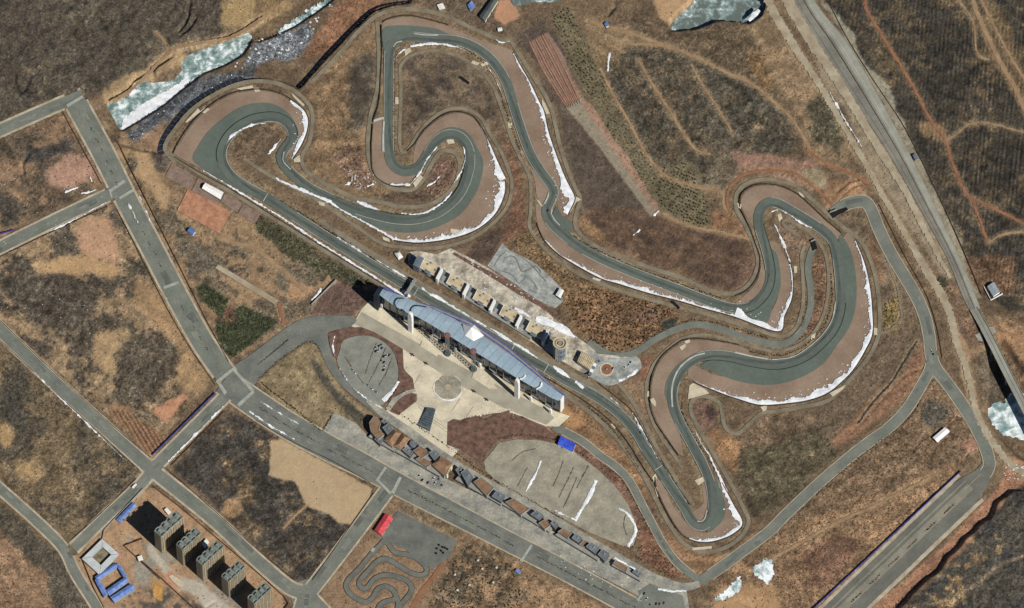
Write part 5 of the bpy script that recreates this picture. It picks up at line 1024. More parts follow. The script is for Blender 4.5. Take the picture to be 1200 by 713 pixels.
def fleck(n, p, seed, r0=.5, r1=1.3, z=.8, nm='snow flecks'):
    g = np.random.default_rng(seed); x0, y0 = np.min(p, 0); x1, y1 = np.max(p, 0); V = []; F = []
    while len(F) < n:
        x, y = g.uniform(x0, x1), g.uniform(y0, y1)
        if not inpoly(np.array([x]), np.array([y]), p)[0]: continue
        k = len(V); r = g.uniform(r0, r1); an = np.sort(g.uniform(0, 6.28, 7)); zz = max(z+float(max(0, height(x, y)))*.6, float(height(x, y))+.4)
        V += P(x+np.cos(an)*r*g.uniform(.5, 1.2, 7), y+np.sin(an)*r*g.uniform(.4, 1, 7), zz).tolist(); F.append(list(range(k, k+7)))
    o = mesh_obj('snow', V, F, M_snow); fix_up(o); return tag(o, nm, 'snow', kind='stuff')
fleck(60, [(395, 195), (440, 205), (450, 222), (420, 225)], 3, .4, 1.1, nm='small snow flecks scattered on the red infield')
fleck(120, [(550, 300), (640, 360), (680, 398), (640, 390), (560, 335)], 4, .3, 1.3, nm='snow flecks scattered over the paddock')
fleck(40, [(1165, 540), (1215, 545), (1215, 575), (1180, 565)], 5, .5, 1.6, nm='snow flecks by the dirt road in the east')
fleck(60, [(290, 52), (338, 34), (362, 24), (392, -8), (400, -5), (366, 40), (345, 62), (300, 74), (275, 80)], 6, .5, 2.0, -6.3, nm='broken snow and ice among the rocks of the upper river')
fleck(26, [(140, 160), (205, 112), (265, 82), (300, 78), (290, 88), (230, 116), (160, 165)], 16, .3, 1.2, -6.3, nm='snow flecks on the dark river bank')
fleck(40, [(500, 360), (640, 440), (650, 447), (560, 395)], 17, .3, .9, 1.3, nm='snow flecks on the main straight verge')
fleck(120, [(0, 180), (120, 180), (240, 440), (180, 530), (0, 380)], 7, .3, .8, nm='white flecks scattered over the west fields')
fleck(40, [(725, 690), (800, 700), (770, 680), (700, 645), (600, 590), (600, 600)], 8, .4, 1.1, nm='snow flecks behind the shops')
fleck(18, [(640, 640), (690, 665), (730, 690), (700, 690), (650, 660)], 9, .4, 1.2, nm='snow flecks on the forecourt near the avenue')
# loose flecks beside the snow banks
V = []; F = []; g = np.random.default_rng(91)
for p, wd, sd, lb in SN:
    if not sd: continue
    c = cr(p, 1.0); n = normals(c); w = np.interp(np.linspace(0, 1, len(c)), np.linspace(0, 1, len(wd)), wd)
    for k in range(int(len(c)*.35)):
        i = int(g.integers(0, len(c))); q = c[i, :2]+n[i]*sd*(w[i]+abs(g.normal(0, 1))*w[i]*.8+.5); r = g.uniform(.2, .55)*min(1.6, .5+w[i]/4); an_ = np.sort(g.uniform(0, 6.28, 6)); k0 = len(V); el = g.uniform(.4, 1)
        V += P(q[0]+np.cos(an_)*r*1.4, q[1]+np.sin(an_)*r*el, 1.28).tolist(); F.append(list(range(k0, k0+6)))
o = mesh_obj('snow', V, F, M_snow); fix_up(o); tag(o, 'loose snow flecks on the run-off beside the snow banks', 'snow', kind='stuff')
# white centre of the river
poly('snow', [(142, 150), (150, 136), (165, 123), (190, 109), (205, 101), (217, 92), (222, 95), (210, 110), (186, 128), (160, 144), (146, 152)], -12.2, M_snow, 'white snow sheet down the middle of the frozen river', 'snow', 'stuff', curve=1.5, jag=1.1, pave=False, zfix=True)

# ------------------------------------------------------------ building materials
M_white = mat('white_wall', (232, 232, 226), .06, .1, .5, .7); M_gwall = mat('grey_wall', (150, 150, 144), .12, .1, .6, .85)
M_roofblue = mat('standing_seam_roof', (160, 180, 193), .12, .06, .3, .5, metal=.05, spec=.4, hue=(146, 168, 182)); M_roofblue2 = mat('standing_seam_roof_b', (156, 177, 190), .08, .03, .3, .5, metal=.05, spec=.4, hue=(142, 164, 178))
M_glass = mat('dark_glass', (34, 52, 70), .2, .1, .4, .15, spec=.8); M_fac2 = mat('stand_column', (104, 112, 120), .12, .1, .5, .7); M_navy = mat('navy_with_shade', (32, 42, 56), .15, .1, .4, .6)  # shade under the stand roof is put into the navy and column tones
M_dark = mat('dark_void', (26, 26, 28), .2, .1, .5, .8); M_seat = mat('violet_seats', (96, 100, 150), .2, .2, .9, .6); M_conct = mat('stand_concrete', (150, 148, 140), .12, .1, .5, .85)
M_redm = mat('red_disc', (150, 92, 84), .1, .1, .5, .6); M_steel = mat('grey_steel', (132, 136, 138), .1, .2, .8, .5, metal=.4)
M_terr = mat('brown_terrace', (142, 114, 90), .18, .1, .5, .9, hue=(114, 90, 70)); M_slate = mat('slate_roof', (112, 122, 128), .14, .08, .5, .8, hue=(92, 100, 108)); M_fac = mat('shop_facade', (92, 94, 94), .2, .1, .6, .6)
M_cream2 = mat('cream_terrace', (206, 190, 156), .14, .1, .4, .9, hue=(172, 156, 128)); M_apt = mat('apartment_wall', (172, 160, 132), .07, .1, .6, .85); M_aptr = mat('apartment_roof', (128, 136, 130), .2, .15, .7, .85, hue=(98, 106, 102))
M_blue = mat('blue_sheet_roof', (118, 146, 202), .2, .15, .8, .7, hue=(88, 112, 172)); M_bluew = mat('blue_fence_sheet', (58, 62, 140), .12, .1, .5, .5); M_bright = mat('bright_blue_roof', (66, 94, 208), .2, .15, .8, .7, hue=(50, 72, 176))
M_redr = mat('red_sheet_roof', (208, 82, 88), .2, .15, .8, .7, hue=(176, 62, 68)); M_tent = mat('white_tent', (250, 250, 246), .03, .1, .5, .6); M_slateblue = mat('dark_step_stone', (82, 94, 100), .15, .2, .8, .7)
def lrp(A, n):
    A = cr(A, 2); return np.stack([np.interp(np.linspace(0, 1, n), np.linspace(0, 1, len(A)), A[:, i]) for i in (0, 1)], 1)
# ------------------------------------------------------------ grandstand
GZ = 40.0; NS = 27
Up = lrp([(444, 336), (452, 340), (466.8, 345), (500, 358.4), (538.6, 376.8), (567, 395), (600, 417), (613.5, 427), (633.5, 444), (650, 456), (660, 463)], NS)
Lo = lrp([(440, 342), (450, 350), (461.8, 358.4), (475, 366), (490, 372), (522, 391), (550, 408.5), (583.5, 429), (603.5, 441.8), (626.8, 455), (645, 466), (655, 470)], NS)
Uw, Lw = P(Up[:, 0], Up[:, 1], GZ), P(Lo[:, 0], Lo[:, 1], GZ)
gs = root('grandstand', P1(548, 415, 0), 'long grandstand under a pale blue lens shaped roof beside the main straight', 'grandstand')
def rp(i, v, dz=0):
    u = Lw[i]*(1-v)+Uw[i]*v; wd = np.hypot(*(Uw[i]-Lw[i])[:2]); return (u[0], u[1], GZ+wd*.09*math.sin(math.pi*v)+dz-1.5*v)
for i in range(NS-1):
    V = []; F = []; vs = np.linspace(0, 1, 6); dz = .07*(i % 2); e = .016
    for s, j, f in ((0, i, e), (1, i+1, -e)):
        for v in vs:
            a = np.array(rp(i, v)); b = np.array(rp(i+1, v)); t = e if s == 0 else 1-e; V.append(a*(1-t)+b*t+np.array([0, 0, dz]))
    n = 6; V += [np.array(v)-np.array([0, 0, .6]) for v in V]
    for k in range(n-1): F += [(k, n+k, n+k+1, k+1), (2*n+k, 2*n+k+1, 3*n+k+1, 3*n+k), (k, k+1, 2*n+k+1, 2*n+k), (n+k, 3*n+k, 3*n+k+1, n+k+1)]
    F += [(0, 2*n, 3*n, n), (n-1, 2*n-1, 4*n-1, 3*n-1)]
    mesh_obj('roof_panel', V, F, M_roofblue if i % 2 else M_roofblue2, gs)
V = []; F = []
for i in range(NS): V += [rp(i, v, -.75) for v in (0.02, .25, .5, .75, .98)]
for i in range(NS-1):
    for k in range(4): F.append((i*5+k, (i+1)*5+k, (i+1)*5+k+1, i*5+k+1))
mesh_obj('roof_deck', V, F, M_navy, gs)
inw = (Uw-Lw)[:, :2]; il = np.maximum(np.hypot(inw[:, 0], inw[:, 1]), .1)[:, None]; inn = inw/il
Fw = Lw[:, :2]+inn*np.minimum(4.5, il*.22); Bk = Lw[:, :2]+inw*.62
for i in range(NS-1):
    bay = prism('wall_bay', [Fw[i], Fw[i+1], Bk[i+1], Bk[i]], 0, 38.6, M_navy, gs)
    a, b = Fw[i], Fw[i+1]; d = (b-a); l = np.hypot(*d); d = d/l; nn = np.array([d[1], -d[0]])
    if nn @ inn[i] > 0: nn = -nn
    prism('glass_panel', [a+d*1.3+nn*.05, b-d*1.3+nn*.05, b-d*1.3+nn*.35, a+d*1.3+nn*.35], 6, 36, M_glass, bay)
    c = a; prism('column', [c-d*.55+nn*.1, c+d*.55+nn*.1, c+d*.55+nn*1.0, c-d*.55+nn*1.0], 0, 38.2, M_fac2 if i % 3 else M_gwall, gs)
    if i % 2 == 0: prism('canopy', [a+nn*.2, b+nn*.2, b+nn*2.2, a+nn*2.2], 5.0, 5.6, M_gwall, gs)
prism('end_block', quadw([(437.5, 346), (444.5, 335), (449, 337.5), (442.5, 349.5)], 41), 0, 41, M_navy, gs)  # block added so the left end casts a broader shadow
# raked seating towards the track
for k in range(9):
    f0, f1 = .62+k*.13, .62+(k+1)*.13; o0 = Lw[:, :2]+inw*f0+inn*k*.3; o1 = Lw[:, :2]+inw*f1+inn*(k*.3+.3)
    idx = list(range(1, NS-1, 5))+[NS-2]
    prism('seating_tier', [o0[i] for i in idx]+[o1[i] for i in idx[::-1]], 0, 27-2.7*k, M_conct if k % 2 else M_seat, gs)
for pts, z in ((tile(520, 370, [(690, 462), (760, 500), (852, 552), (820, 575), (770, 545)]), 30), (tile(400, 310, [(268, 150), (330, 162), (405, 205), (350, 205), (285, 178)]), 30)):
    for k in range(3):
        q = np.array(pts)*1.0; c = q.mean(0); prism('seat_block', [P(*(c+(p-c)*(1-.2*k)), z)[:2] for p in q], 0.0 if k == 0 else z-2+k, z-2+(k+1)*1.0, M_seat, gs)
e0, e1 = Fw[-1], Uw[-1, :2]; dd = (e1-e0)/np.hypot(*(e1-e0)); nx = np.array([dd[1], -dd[0]]); nx = nx if nx[0] > 0 else -nx
prism('end_wall', [e0+nx*.1, e1+nx*.1, e1+nx*1.6, e0+nx*1.6], 0, 39, M_white, gs)
def pylon(px, py, h, w, dpt, nm='pylon'):
    b = P(px, py, 0)[:2]; dr = np.array([.83, -.56]); nr = np.array([.56, .83]); V = []; F = []; prof = [(0, 0), (w*.46, 0), (w*.5, h*.6), (w*.45, h*.88), (w*.25, h), (-w*.25, h), (-w*.45, h*.88), (-w*.5, h*.6), (-w*.46, 0)]
    prof = prof[1:]; n = len(prof)
    for s in (-1, 1):
        for a, z in prof: q = b+dr*a+nr*s*dpt/2; V.append((q[0], q[1], z))
    F = [tuple(range(n))[::-1], tuple(range(n, 2*n))]+[(i, (i+1) % n, n+(i+1) % n, n+i) for i in range(n)]
    return mesh_obj(nm, V, F, M_white, gs)
pylon(481.5, 388.5, 57, 7.2, 4.5); pylon(606, 466, 57, 7.2, 4.5)
for px, py in ((447.5, 361), (505.5, 398), (533.5, 413), (562.5, 431), (622, 470), (645, 484.5)): pylon(px, py, 13, 3.6, 2.6, 'porch_fin')
rpk = P(*np.array([(542, 380), (545, 393.5), (555, 400), (567, 393.5), (556, 381)]).T, GZ+2.0); ap = P(552.5, 384, GZ+12)
V = [tuple(v) for v in rpk]+[tuple(ap)]; mesh_obj('roof_peak', V, [(i, (i+1) % 5, 5) for i in range(5)], M_tent, gs)
for p in ([(440, 240), (395, 240), (375, 265), (385, 300), (425, 328)], [(600, 300), (520, 290), (490, 310), (485, 330)]):
    q = tile(400, 310, p); ribbon('roof_joint', q, .55, GZ+2.6, M_navy, parent=gs, pave=False, zfix=True, step=1.5)
for p in ([(690, 470), (680, 500), (650, 517)], [(575, 418), (560, 440), (535, 445)]):
    ribbon('roof_snow', tile(520, 370, p), 1.0, GZ+2.8, M_snow, parent=gs, pave=False, zfix=True, step=1.5)
prism('entrance_steps', [P(a, b, 1.2)[:2] for a, b in [(556, 434), (575, 445), (583, 456), (572, 455), (553, 443)]], .7, 1.6, M_cream, gs)
prism('entrance_steps', [P(a, b, 1.2)[:2] for a, b in [(495, 400), (515, 412), (512, 418), (492, 406)]], .7, 1.6, M_cream, gs)
# lattice masts with red discs
def mast(px, py, label):
    h = 58; c = P1(px, py, 0); r = root('lattice_mast', c, label, 'mast', 'masts in front of the grandstand')
    def bar(V, F, a, b, t):
        a, b = Vector(a), Vector(b); d = (b-a).normalized(); u = d.cross(Vector((.3, .5, .8))).normalized()*t; v = d.cross(u).normalized()*t; k = len(V)
        V += [tuple(a+u), tuple(a+v), tuple(a-u), tuple(a-v), tuple(b+u), tuple(b+v), tuple(b-u), tuple(b-v)]
        F += [(k+i, k+(i+1) % 4, k+4+(i+1) % 4, k+4+i) for i in range(4)]
    s = 2.6; cs = [(-s, -s), (s, -s), (s, s), (-s, s)]; V = []; F = []
    for x, y in cs: bar(V, F, (c.x+x, c.y+y, 3), (c.x+x, c.y+y, h), .38)
    nl = 12
    mesh_obj('leg_frame', V, F, M_steel, r); V = []; F = []
    for k in range(nl):
        z0, z1 = 3+(h-3)*k/nl, 3+(h-3)*(k+1)/nl
        for i in range(4):
            a, b = cs[i], cs[(i+1) % 4]; bar(V, F, (c.x+a[0], c.y+a[1], z0), (c.x+b[0], c.y+b[1], z1), .2); bar(V, F, (c.x+a[0], c.y+a[1], z1), (c.x+b[0], c.y+b[1], z1), .25)
    mesh_obj('bracing', V, F, M_steel, r)
    an = np.linspace(0, 2*math.pi, 18, endpoint=False)
    prism('disc', np.stack([c.x+4.6*np.cos(an), c.y+4.6*np.sin(an)], 1), h, h+1.6, M_redm, r); prism('cap', np.stack([c.x+2.2*np.cos(an), c.y+2.2*np.sin(an)], 1), h+1.6, h+2.6, M_steel, r)
    prism('base_drum', np.stack([c.x+5*np.cos(an), c.y+5*np.sin(an)], 1), .2, 3, M_slateblue, r)
mast(524.5, 415, 'lattice mast with red disc, on the pylon side of the white roof peak'); mast(555, 433.5, 'lattice mast with red disc, on the far side of the white roof peak')
# start gantry
ga = root('start_gantry', P1(482, 339, 0), 'steel start gantry spanning the main straight', 'gantry')
A, Bq = P(476.5, 348.5, 0)[:2], P(487, 331, 0)[:2]; d = (Bq-A)/np.hypot(*(Bq-A)); n_ = np.array([d[1], -d[0]])
for q in (A, Bq): prism('post', [q-n_*1.6-d*.8, q+n_*1.6-d*.8, q+n_*1.6+d*.8, q-n_*1.6+d*.8], 0, 9, M_steel, ga)
prism('beam', [A-n_*2.2, A+n_*2.2, Bq+n_*2.2, Bq-n_*2.2], 8.2, 11, M_gwall, ga)
for k in range(5):
    q = A+(Bq-A)*(.12+.19*k); prism('sign_panel', [q-n_*2.4, q-n_*2.9, q-n_*2.9+d*3, q-n_*2.4+d*3], 7.6, 11.4, M_navy, ga)
# ------------------------------------------------------------ pit building
pb = root('pit_building', P1(548, 352, 0), 'long pit building with cream roof terraces along the pit lane', 'building')
base = [(478, 308), (483, 300), (626, 389), (621, 397)]
prism('garage_wall', quadw(base, 5.5), 0, 5.5, M_gwall, pb)
OV = np.array([31.0, 18.3])
for i in range(5):
    o = OV*i; f = lambda L, h: [P(a+o[0], b+o[1], h)[:2] for a, b in L]
    T = f([(491.7, 314), (497.6, 302.5), (516.8, 313.4), (511, 325)], 9)
    gb = prism('garage_block', T, 0, 9, M_gwall, pb); t = prism('roof_terrace', inset(T, 1.2), 9.01, 9.35, M_cream2, gb); ring('parapet', T, 9.0, 10.2, .8, M_white, gb)
    prism('link_block', f([(511.6, 325), (517.2, 314), (522.2, 317.2), (517, 328.5)], 7), 0, 7, M_slate, pb)
    prism('stair_tower', f([(510.5, 326.5), (516.8, 314), (519.2, 315.4), (513, 328)], 15), 0, 15, M_white, pb)
    prism('skylight', f([(497, 318.6), (499.5, 315.8), (505, 319.2), (502.5, 322)], 11), 9.3, 11, M_slate, pb)
    for k in range(3):
        q = np.array([(496+6*k, 317.5+3.4*k-3)])[0]; prism('garage_door', f([(489+7.5*k, 314.5+4.5*k), (494+7.5*k, 317.5+4.5*k), (493.7+7.5*k, 318.1+4.5*k), (488.7+7.5*k, 315.1+4.5*k)], 0), .1, 4.5, M_dark, pb)
    for k, (a, b) in enumerate([(504, 308.5), (509, 317), (500, 310)]): prism('roof_unit', f([(a, b), (a+1.6, b-1.4), (a+3, b-.5), (a+1.4, b+.9)], 10.5), 9.36, 10.8, M_gwall, pb)
prism('end_block', quadw([(484, 310.5), (489.5, 299), (496, 302.5), (490.8, 314)], 17), 0, 17, M_slate, pb)
mq = root('marquee', P1(467, 300, 0), 'small pale marquee at the left end of the pit building', 'tent')
T = quadw([(462, 296), (468, 294), (472.5, 300.5), (467, 304)], 5); prism('tent_wall', T, .3, 3.2, M_gwall, mq); prism('tent_roof', T, 3.2, 5.5, M_white, mq, taper=.6)
# control tower
ct = root('control_tower', P1(656, 417, 0), 'round glazed control tower with a ringed flat roof at the end of the pit building', 'tower')
cc = P(656, 417, 0)[:2]; an = np.linspace(0, 2*math.pi, 28, endpoint=False); circ = lambda r: np.stack([cc[0]+r*.88*np.cos(an), cc[1]+r*.88*np.sin(an)], 1)
prism('shaft', circ(10.2), 0, 37, M_slate, ct)
for k in range(5): prism('glass_band', circ(10.6), 4+6.6*k, 8.8+6.6*k, M_glass if k % 2 else mat('tower_glass', (92, 122, 142), .15, .2, .6, .2, spec=.7), ct)
prism('roof_slab', circ(11.6), 37, 38, M_conct, ct); ring('parapet', circ(11.6), 38, 40, 1.1, M_cream2, ct); ring('inner_ring', circ(7.2), 38, 39.6, 1.2, M_cream2, ct)
prism('plant_room', [(cc[0]+a*2.6, cc[1]+b*2.2) for a, b in ((-1, -1), (1, -1), (1, 1), (-1, 1))], 38, 40.6, M_conct, ct)
for k in range(20):
    a = 2*math.pi*k/20; q = cc+9.75*np.array([math.cos(a), math.sin(a)]); obox('mullion', q, a, .8, .4, 1, 37, M_white, ct)
# louvred paddock building
lb_ = root('paddock_building', P1(686, 426, 0), 'low building with two rows of beige roof louvres beside the roundabout', 'building')
T = np.array([(676, 424), (681.5, 411.5), (698, 420.5), (691, 434)]); prism('wall', quadw(T, 8), 0, 8, M_gwall, lb_)
for r_ in range(2):
    for k in range(9):
        u0, u1 = (k+.15)/9, (k+.85)/9; v0, v1 = .06+.48*r_, .46+.48*r_
        q = [T[0]*(1-u)*(1-v)+T[3]*u*(1-v)+T[2]*u*v+T[1]*(1-u)*v for u, v in ((u0, v0), (u1, v0), (u1, v1), (u0, v1))]
        prism('roof_louvre', [P(a, b, 9)[:2] for a, b in q], 8.02, 9.0+.5*(k % 2), M_cream2, lb_)
for k in range(5): prism('annex', [P(a, b, 4)[:2] for a, b in [(693+1.6*k-4, 437-3.6*k+2), (695+1.6*k-4, 433.8-3.6*k+2), (698+1.6*k-4, 435.4-3.6*k+2), (696+1.6*k-4, 438.6-3.6*k+2)]], 0, 4.5, M_white if k % 2 else M_slate, lb_)
# roundabout
ra = root('roundabout_island', P1(711, 433, 0), 'round brick red roundabout island with a pale kerb', 'roundabout'); cw = P(711, 433, .9)[:2]
ring('kerb', np.stack([cw[0]+10.2*np.cos(an), cw[1]+11*np.sin(an)], 1), .6, 1.25, 1.6, M_slab, ra); prism('brick_disc', np.stack([cw[0]+8.4*np.cos(an), cw[1]+9*np.sin(an)], 1), .6, 1.15, mat('brick_paving', (146, 104, 84), .15, .1, .5), ra); prism('centre_stone', np.stack([cw[0]+1.5*np.cos(an), cw[1]+1.6*np.sin(an)], 1), 1.15, 2.4, M_conct, ra)

# ------------------------------------------------------------ shops along the avenue
def shop(label, blocks, fac):
    """blocks: (kind, quad px at roof, height)"""
    allp = np.array([p for _, q, _ in blocks for p in q]); c = P1(*allp.mean(0), 0); r = root('shop_building', c, label, 'building', None)
    if fac:
        W_ = [P(a, b, 5.2)[:2] for a, b in fac]; prism('podium', W_, 0, 5.2, M_gwall, r)
        for k in range(10):
            i = k % 1
        a, b = np.array(fac[0]), np.array(fac[1]); nwin = max(3, int(np.hypot(*(b-a))/4))
        for k in range(nwin):
            p0, p1 = a+(b-a)*(k+.15)/nwin, a+(b-a)*(k+.85)/nwin; q0, q1 = P(*p0, 5.2)[:2], P(*p1, 5.2)[:2]; d = (q1-q0)/np.hypot(*(q1-q0)); nn = np.array([d[1], -d[0]]); nn = nn if nn[1] < 0 else -nn
            prism('shop_window', [q0+nn*.05, q1+nn*.05, q1+nn*.3, q0+nn*.3], .8, 4.4, M_glass, r)
    for kd, q, h in blocks:
        T = quadw(q, h)
        if kd == 'b':
            bk = prism('block', T, 0, h, M_gwall, r); prism('terrace', inset(T, .7), h+.01, h+.3, M_terr, bk); ring('parapet', T, h, h+1.2, .5, M_gwall, bk)
        elif kd == 'g':
            bk = prism('block', T, 0, h, M_fac, r); prism('flat_roof', inset(T, .5), h+.01, h+.3, M_slate, bk); ring('parapet', T, h, h+1.0, .45, M_gwall, bk)
            c0 = np.mean(T, 0); obox('roof_unit', c0+np.array([1.5, .5]), .5, 2.2, 1.6, h+.3, h+1.7, M_gwall, bk)
        elif kd == 'p':
            prism('block', T, 0, h, M_gwall, r); W0 = np.array(T); c0 = W0.mean(0); V = [(*a, h) for a in inset(T, -.6)]; m1 = (W0[0]+W0[1])/2; m2 = (W0[2]+W0[3])/2; n1 = (W0[1]+W0[2])/2; n2 = (W0[3]+W0[0])/2
            if np.hypot(*(m1-m2)) < np.hypot(*(n1-n2)): m1, m2 = n1, n2; od = 1
            else: od = 0
            m1_, m2_ = m1*.6+c0*.4, m2*.6+c0*.4; V += [(*m1_, h+4), (*m2_, h+4)]
            Fh = [(0, 1, 4), (1, 2, 5, 4), (2, 3, 5), (3, 0, 4, 5)] if not od else [(0, 1, 5, 4), (1, 2, 4), (2, 3, 5, 4), (3, 0, 5)]
            if od: V = [V[0], V[1], V[2], V[3], (*m1_, h+4), (*m2_, h+4)]; Fh = [(1, 2, 4), (2, 3, 5, 4), (3, 0, 5), (0, 1, 4, 5)]
            mesh_obj('hip_roof', V, Fh, M_terr, r)
        elif kd == 'd':
            cx, cy, rr = q[0][0], q[0][1], 5.0; w_ = P(cx, cy, h)[:2]; prism('drum', np.stack([w_[0]+rr*np.cos(an), w_[1]+rr*np.sin(an)], 1), 0, h, M_slate, r)
    return r
t6 = lambda p: tile(400, 460, p); u6 = lambda p: tile(550, 540, p)
shop('curved corner shop block with brown terrace, twin hipped roofs and a drum', [('b', t6([(195, 215), (225, 172), (262, 178), (278, 215), (262, 262), (300, 300), (255, 335), (205, 270)]), 11), ('g', t6([(288, 248), (330, 218), (362, 258), (322, 295)]), 13), ('g', t6([(278, 205), (300, 186), (335, 205), (312, 232)]), 10), ('p', t6([(300, 335), (368, 258), (420, 288), (358, 382)]), 11), ('p', t6([(366, 374), (430, 290), (482, 322), (420, 402)]), 11), ('d', t6([(503, 360)]), 12), ('g', t6([(232, 330), (262, 300), (300, 330), (270, 365)]), 9)], t6([(190, 310), (370, 415), (480, 330), (300, 200)]))
shop('shop block with small brown terraces next to the gate', [('g', t6([(425, 405), (455, 385), (505, 418), (482, 452)]), 12), ('b', t6([(502, 412), (555, 375), (622, 427), (562, 466)]), 10), ('g', t6([(612, 425), (652, 402), (692, 437), (652, 478)]), 12), ('p', t6([(636, 505), (700, 448), (782, 500), (722, 585)]), 11), ('b', t6([(520, 470), (560, 450), (640, 500), (600, 530)]), 9)], t6([(372, 410), (690, 590), (740, 480), (470, 330)]))
shop('shop block with two slate blocks and a brown terrace right of the gate', [('g', t6([(838, 565), (880, 535), (925, 592), (890, 655)]), 12), ('b', u6([(28, 152), (80, 118), (172, 190), (122, 252)]), 10), ('g', u6([(158, 252), (190, 213), (252, 240), (222, 290)]), 12), ('g', t6([(800, 545), (830, 520), (865, 550), (830, 590)]), 9)], t6([(800, 610), (1120, 790), (1180, 740), (860, 540)]))
shop('shop block with a long brown terrace and slate roof box mid row', [('b', u6([(250, 292), (310, 268), (422, 340), (362, 384)]), 10), ('g', u6([(428, 378), (470, 350), (522, 386), (490, 418)]), 12), ('b', u6([(485, 440), (535, 410), (575, 450), (530, 485)]), 9), ('g', u6([(568, 440), (592, 418), (626, 448), (602, 478)]), 12)], u6([(230, 305), (560, 500), (610, 440), (300, 260)]))
shop('shop block with brown gable and slate roofs near the end of the row', [('b', u6([(620, 500), (660, 475), (720, 510), (690, 545)]), 9), ('g', u6([(718, 545), (745, 513), (795, 545), (762, 575)]), 12), ('b', u6([(770, 590), (800, 560), (850, 585), (830, 615)]), 8), ('g', u6([(818, 605), (850, 573), (915, 612), (885, 655)]), 12), ('g', u6([(900, 660), (935, 622), (985, 650), (945, 700)]), 12)], u6([(600, 520), (900, 700), (960, 650), (680, 480)]))
shop('last small slate roofed shop of the row', [('g', tile(700, 594, [(245, 460), (270, 440), (310, 468), (290, 490)]), 9), ('b', tile(700, 594, [(110, 400), (130, 375), (215, 430), (200, 460)]), 7)], tile(700, 594, [(100, 410), (300, 520), (330, 490), (130, 380)]))
gt = root('shop_gate', P1(526, 557, 0), 'white gateway between the shop blocks', 'gate')
for px, py in ((524, 560), (529, 551)): q = P(px, py, 0)[:2]; obox('pillar', q, .9, 2.4, 2, 0, 11, M_white, gt)
A, Bq = P(524, 560, 0)[:2], P(529, 551, 0)[:2]; d = (Bq-A)/np.hypot(*(Bq-A)); n_ = np.array([d[1], -d[0]]); prism('lintel', [A-n_, A+n_, Bq+n_, Bq-n_], 11, 12.4, M_cream2, gt)

# ------------------------------------------------------------ apartment towers under construction
def apt_parts(Ln, Wd, h):
    """meshes in local axes: x along the slab, y across; shared between towers"""
    def mk(nm, boxes, m):
        V = []; F = []
        for x0, x1, y0, y1, z0, z1 in boxes:
            k = len(V); V += [(x0, y0, z0), (x1, y0, z0), (x1, y1, z0), (x0, y1, z0), (x0, y0, z1), (x1, y0, z1), (x1, y1, z1), (x0, y1, z1)]
            F += [tuple(k+i for i in f) for f in ((3, 2, 1, 0), (4, 5, 6, 7), (0, 1, 5, 4), (1, 2, 6, 5), (2, 3, 7, 6), (3, 0, 4, 7))]
        me = bpy.data.meshes.new(nm); me.from_pydata(V, [], F); me.materials.append(m); return me
    L2, W2 = Ln/2, Wd/2; out = []
    out.append(('wall', mk('wall', [(-L2, L2, -W2+.9, W2-.9, 0, h)], M_apt)))
    nb = 5; bays = []
    for k in range(nb):
        x = -L2+Ln*(k+.5)/nb; w2 = Ln/nb*.43
        for s in (-1, 1):
            y0, y1 = (-W2, -W2+.91) if s < 0 else (W2-.91, W2); out.append(('bay', mk('bay', [(x-w2, x+w2, y0, y1, 0, h-.9*(k % 2))], M_apt)))
    wins = []; nf = int(h/3)
    for f in range(nf):
        z = 3*f+1
        for k in range(nb):
            x = -L2+Ln*(k+.5)/nb; w2 = Ln/nb*.43
            for s in (-1, 1):
                yy = s*W2
                for q in (-.5, .5): wins.append((x+q*w2-1.0, x+q*w2+1.0, min(yy, yy+s*.12), max(yy, yy+s*.12), z, z+1.6))
        for s in (-1, 1):
            for y in (-W2*.5, 0, W2*.5): xx = s*L2; wins.append((min(xx, xx+s*.12), max(xx, xx+s*.12), y-.8, y+.8, z, z+1.6))
    out.append(('windows', mk('windows', wins, M_glass)))
    rf = [(-L2+.4, L2-.4, -W2+1.4, W2-1.4, h+.01, h+.3)]; out.append(('roof', mk('roof', rf, M_aptr)))
    out.append(('parapet', mk('parapet', [(-L2, L2, -W2+.9, -W2+1.4, h, h+1.3), (-L2, L2, W2-1.4, W2-.9, h, h+1.3), (-L2, -L2+.5, -W2+1.4, W2-1.4, h, h+1.3), (L2-.5, L2, -W2+1.4, W2-1.4, h, h+1.3)], M_aptr)))
    for k in range(4):
        x = -L2+Ln*(k+.5)/4; out.append(('stair_head', mk('stair_head', [(x-2.6, x+2.2, -2.6, 2.4, h+.31, h+4.4-.7*(k % 2)), (x-3.6, x-2.61, -3.4, 3, h+.31, h+2.2)], M_aptr)))
        out.append(('roof_frame', mk('roof_frame', [(x-3, x+3, -W2+.3, -W2+1.2, h, h+2.6), (x-3, x+3, W2-1.2, W2-.3, h, h+2.6)], M_aptr)))
    return out
PAR = {}
APT = [((197.5, 614.5), 45, 15.5, 53, 'apartment tower nearest the blue roofed site shed'), ((221, 632), 38, 14.5, 51, 'second apartment tower from the blue roofed shed'), ((246, 648.5), 44, 15, 51, 'third apartment tower from the blue roofed shed'), ((273.5, 670), 35, 15.5, 51, 'fourth apartment tower from the blue roofed shed'), ((304, 695.5), 35, 15.5, 51, 'apartment tower nearest the lower road junction')]
for (px, py), Ln, Wd, h, lb in APT:
    q = P1(px, py, h); r = root('apartment_tower', (q.x, q.y, 0), lb, 'tower', 'apartment towers on the building site'); r.rotation_euler.z = R(46)
    key = (Ln, Wd, h)
    if key not in PAR: PAR[key] = apt_parts(*key)
    for nm, me in PAR[key]:
        o = bpy.data.objects.new(nm, me); link(o, r)
        if nm == 'windows': o['kind'] = 'stuff'
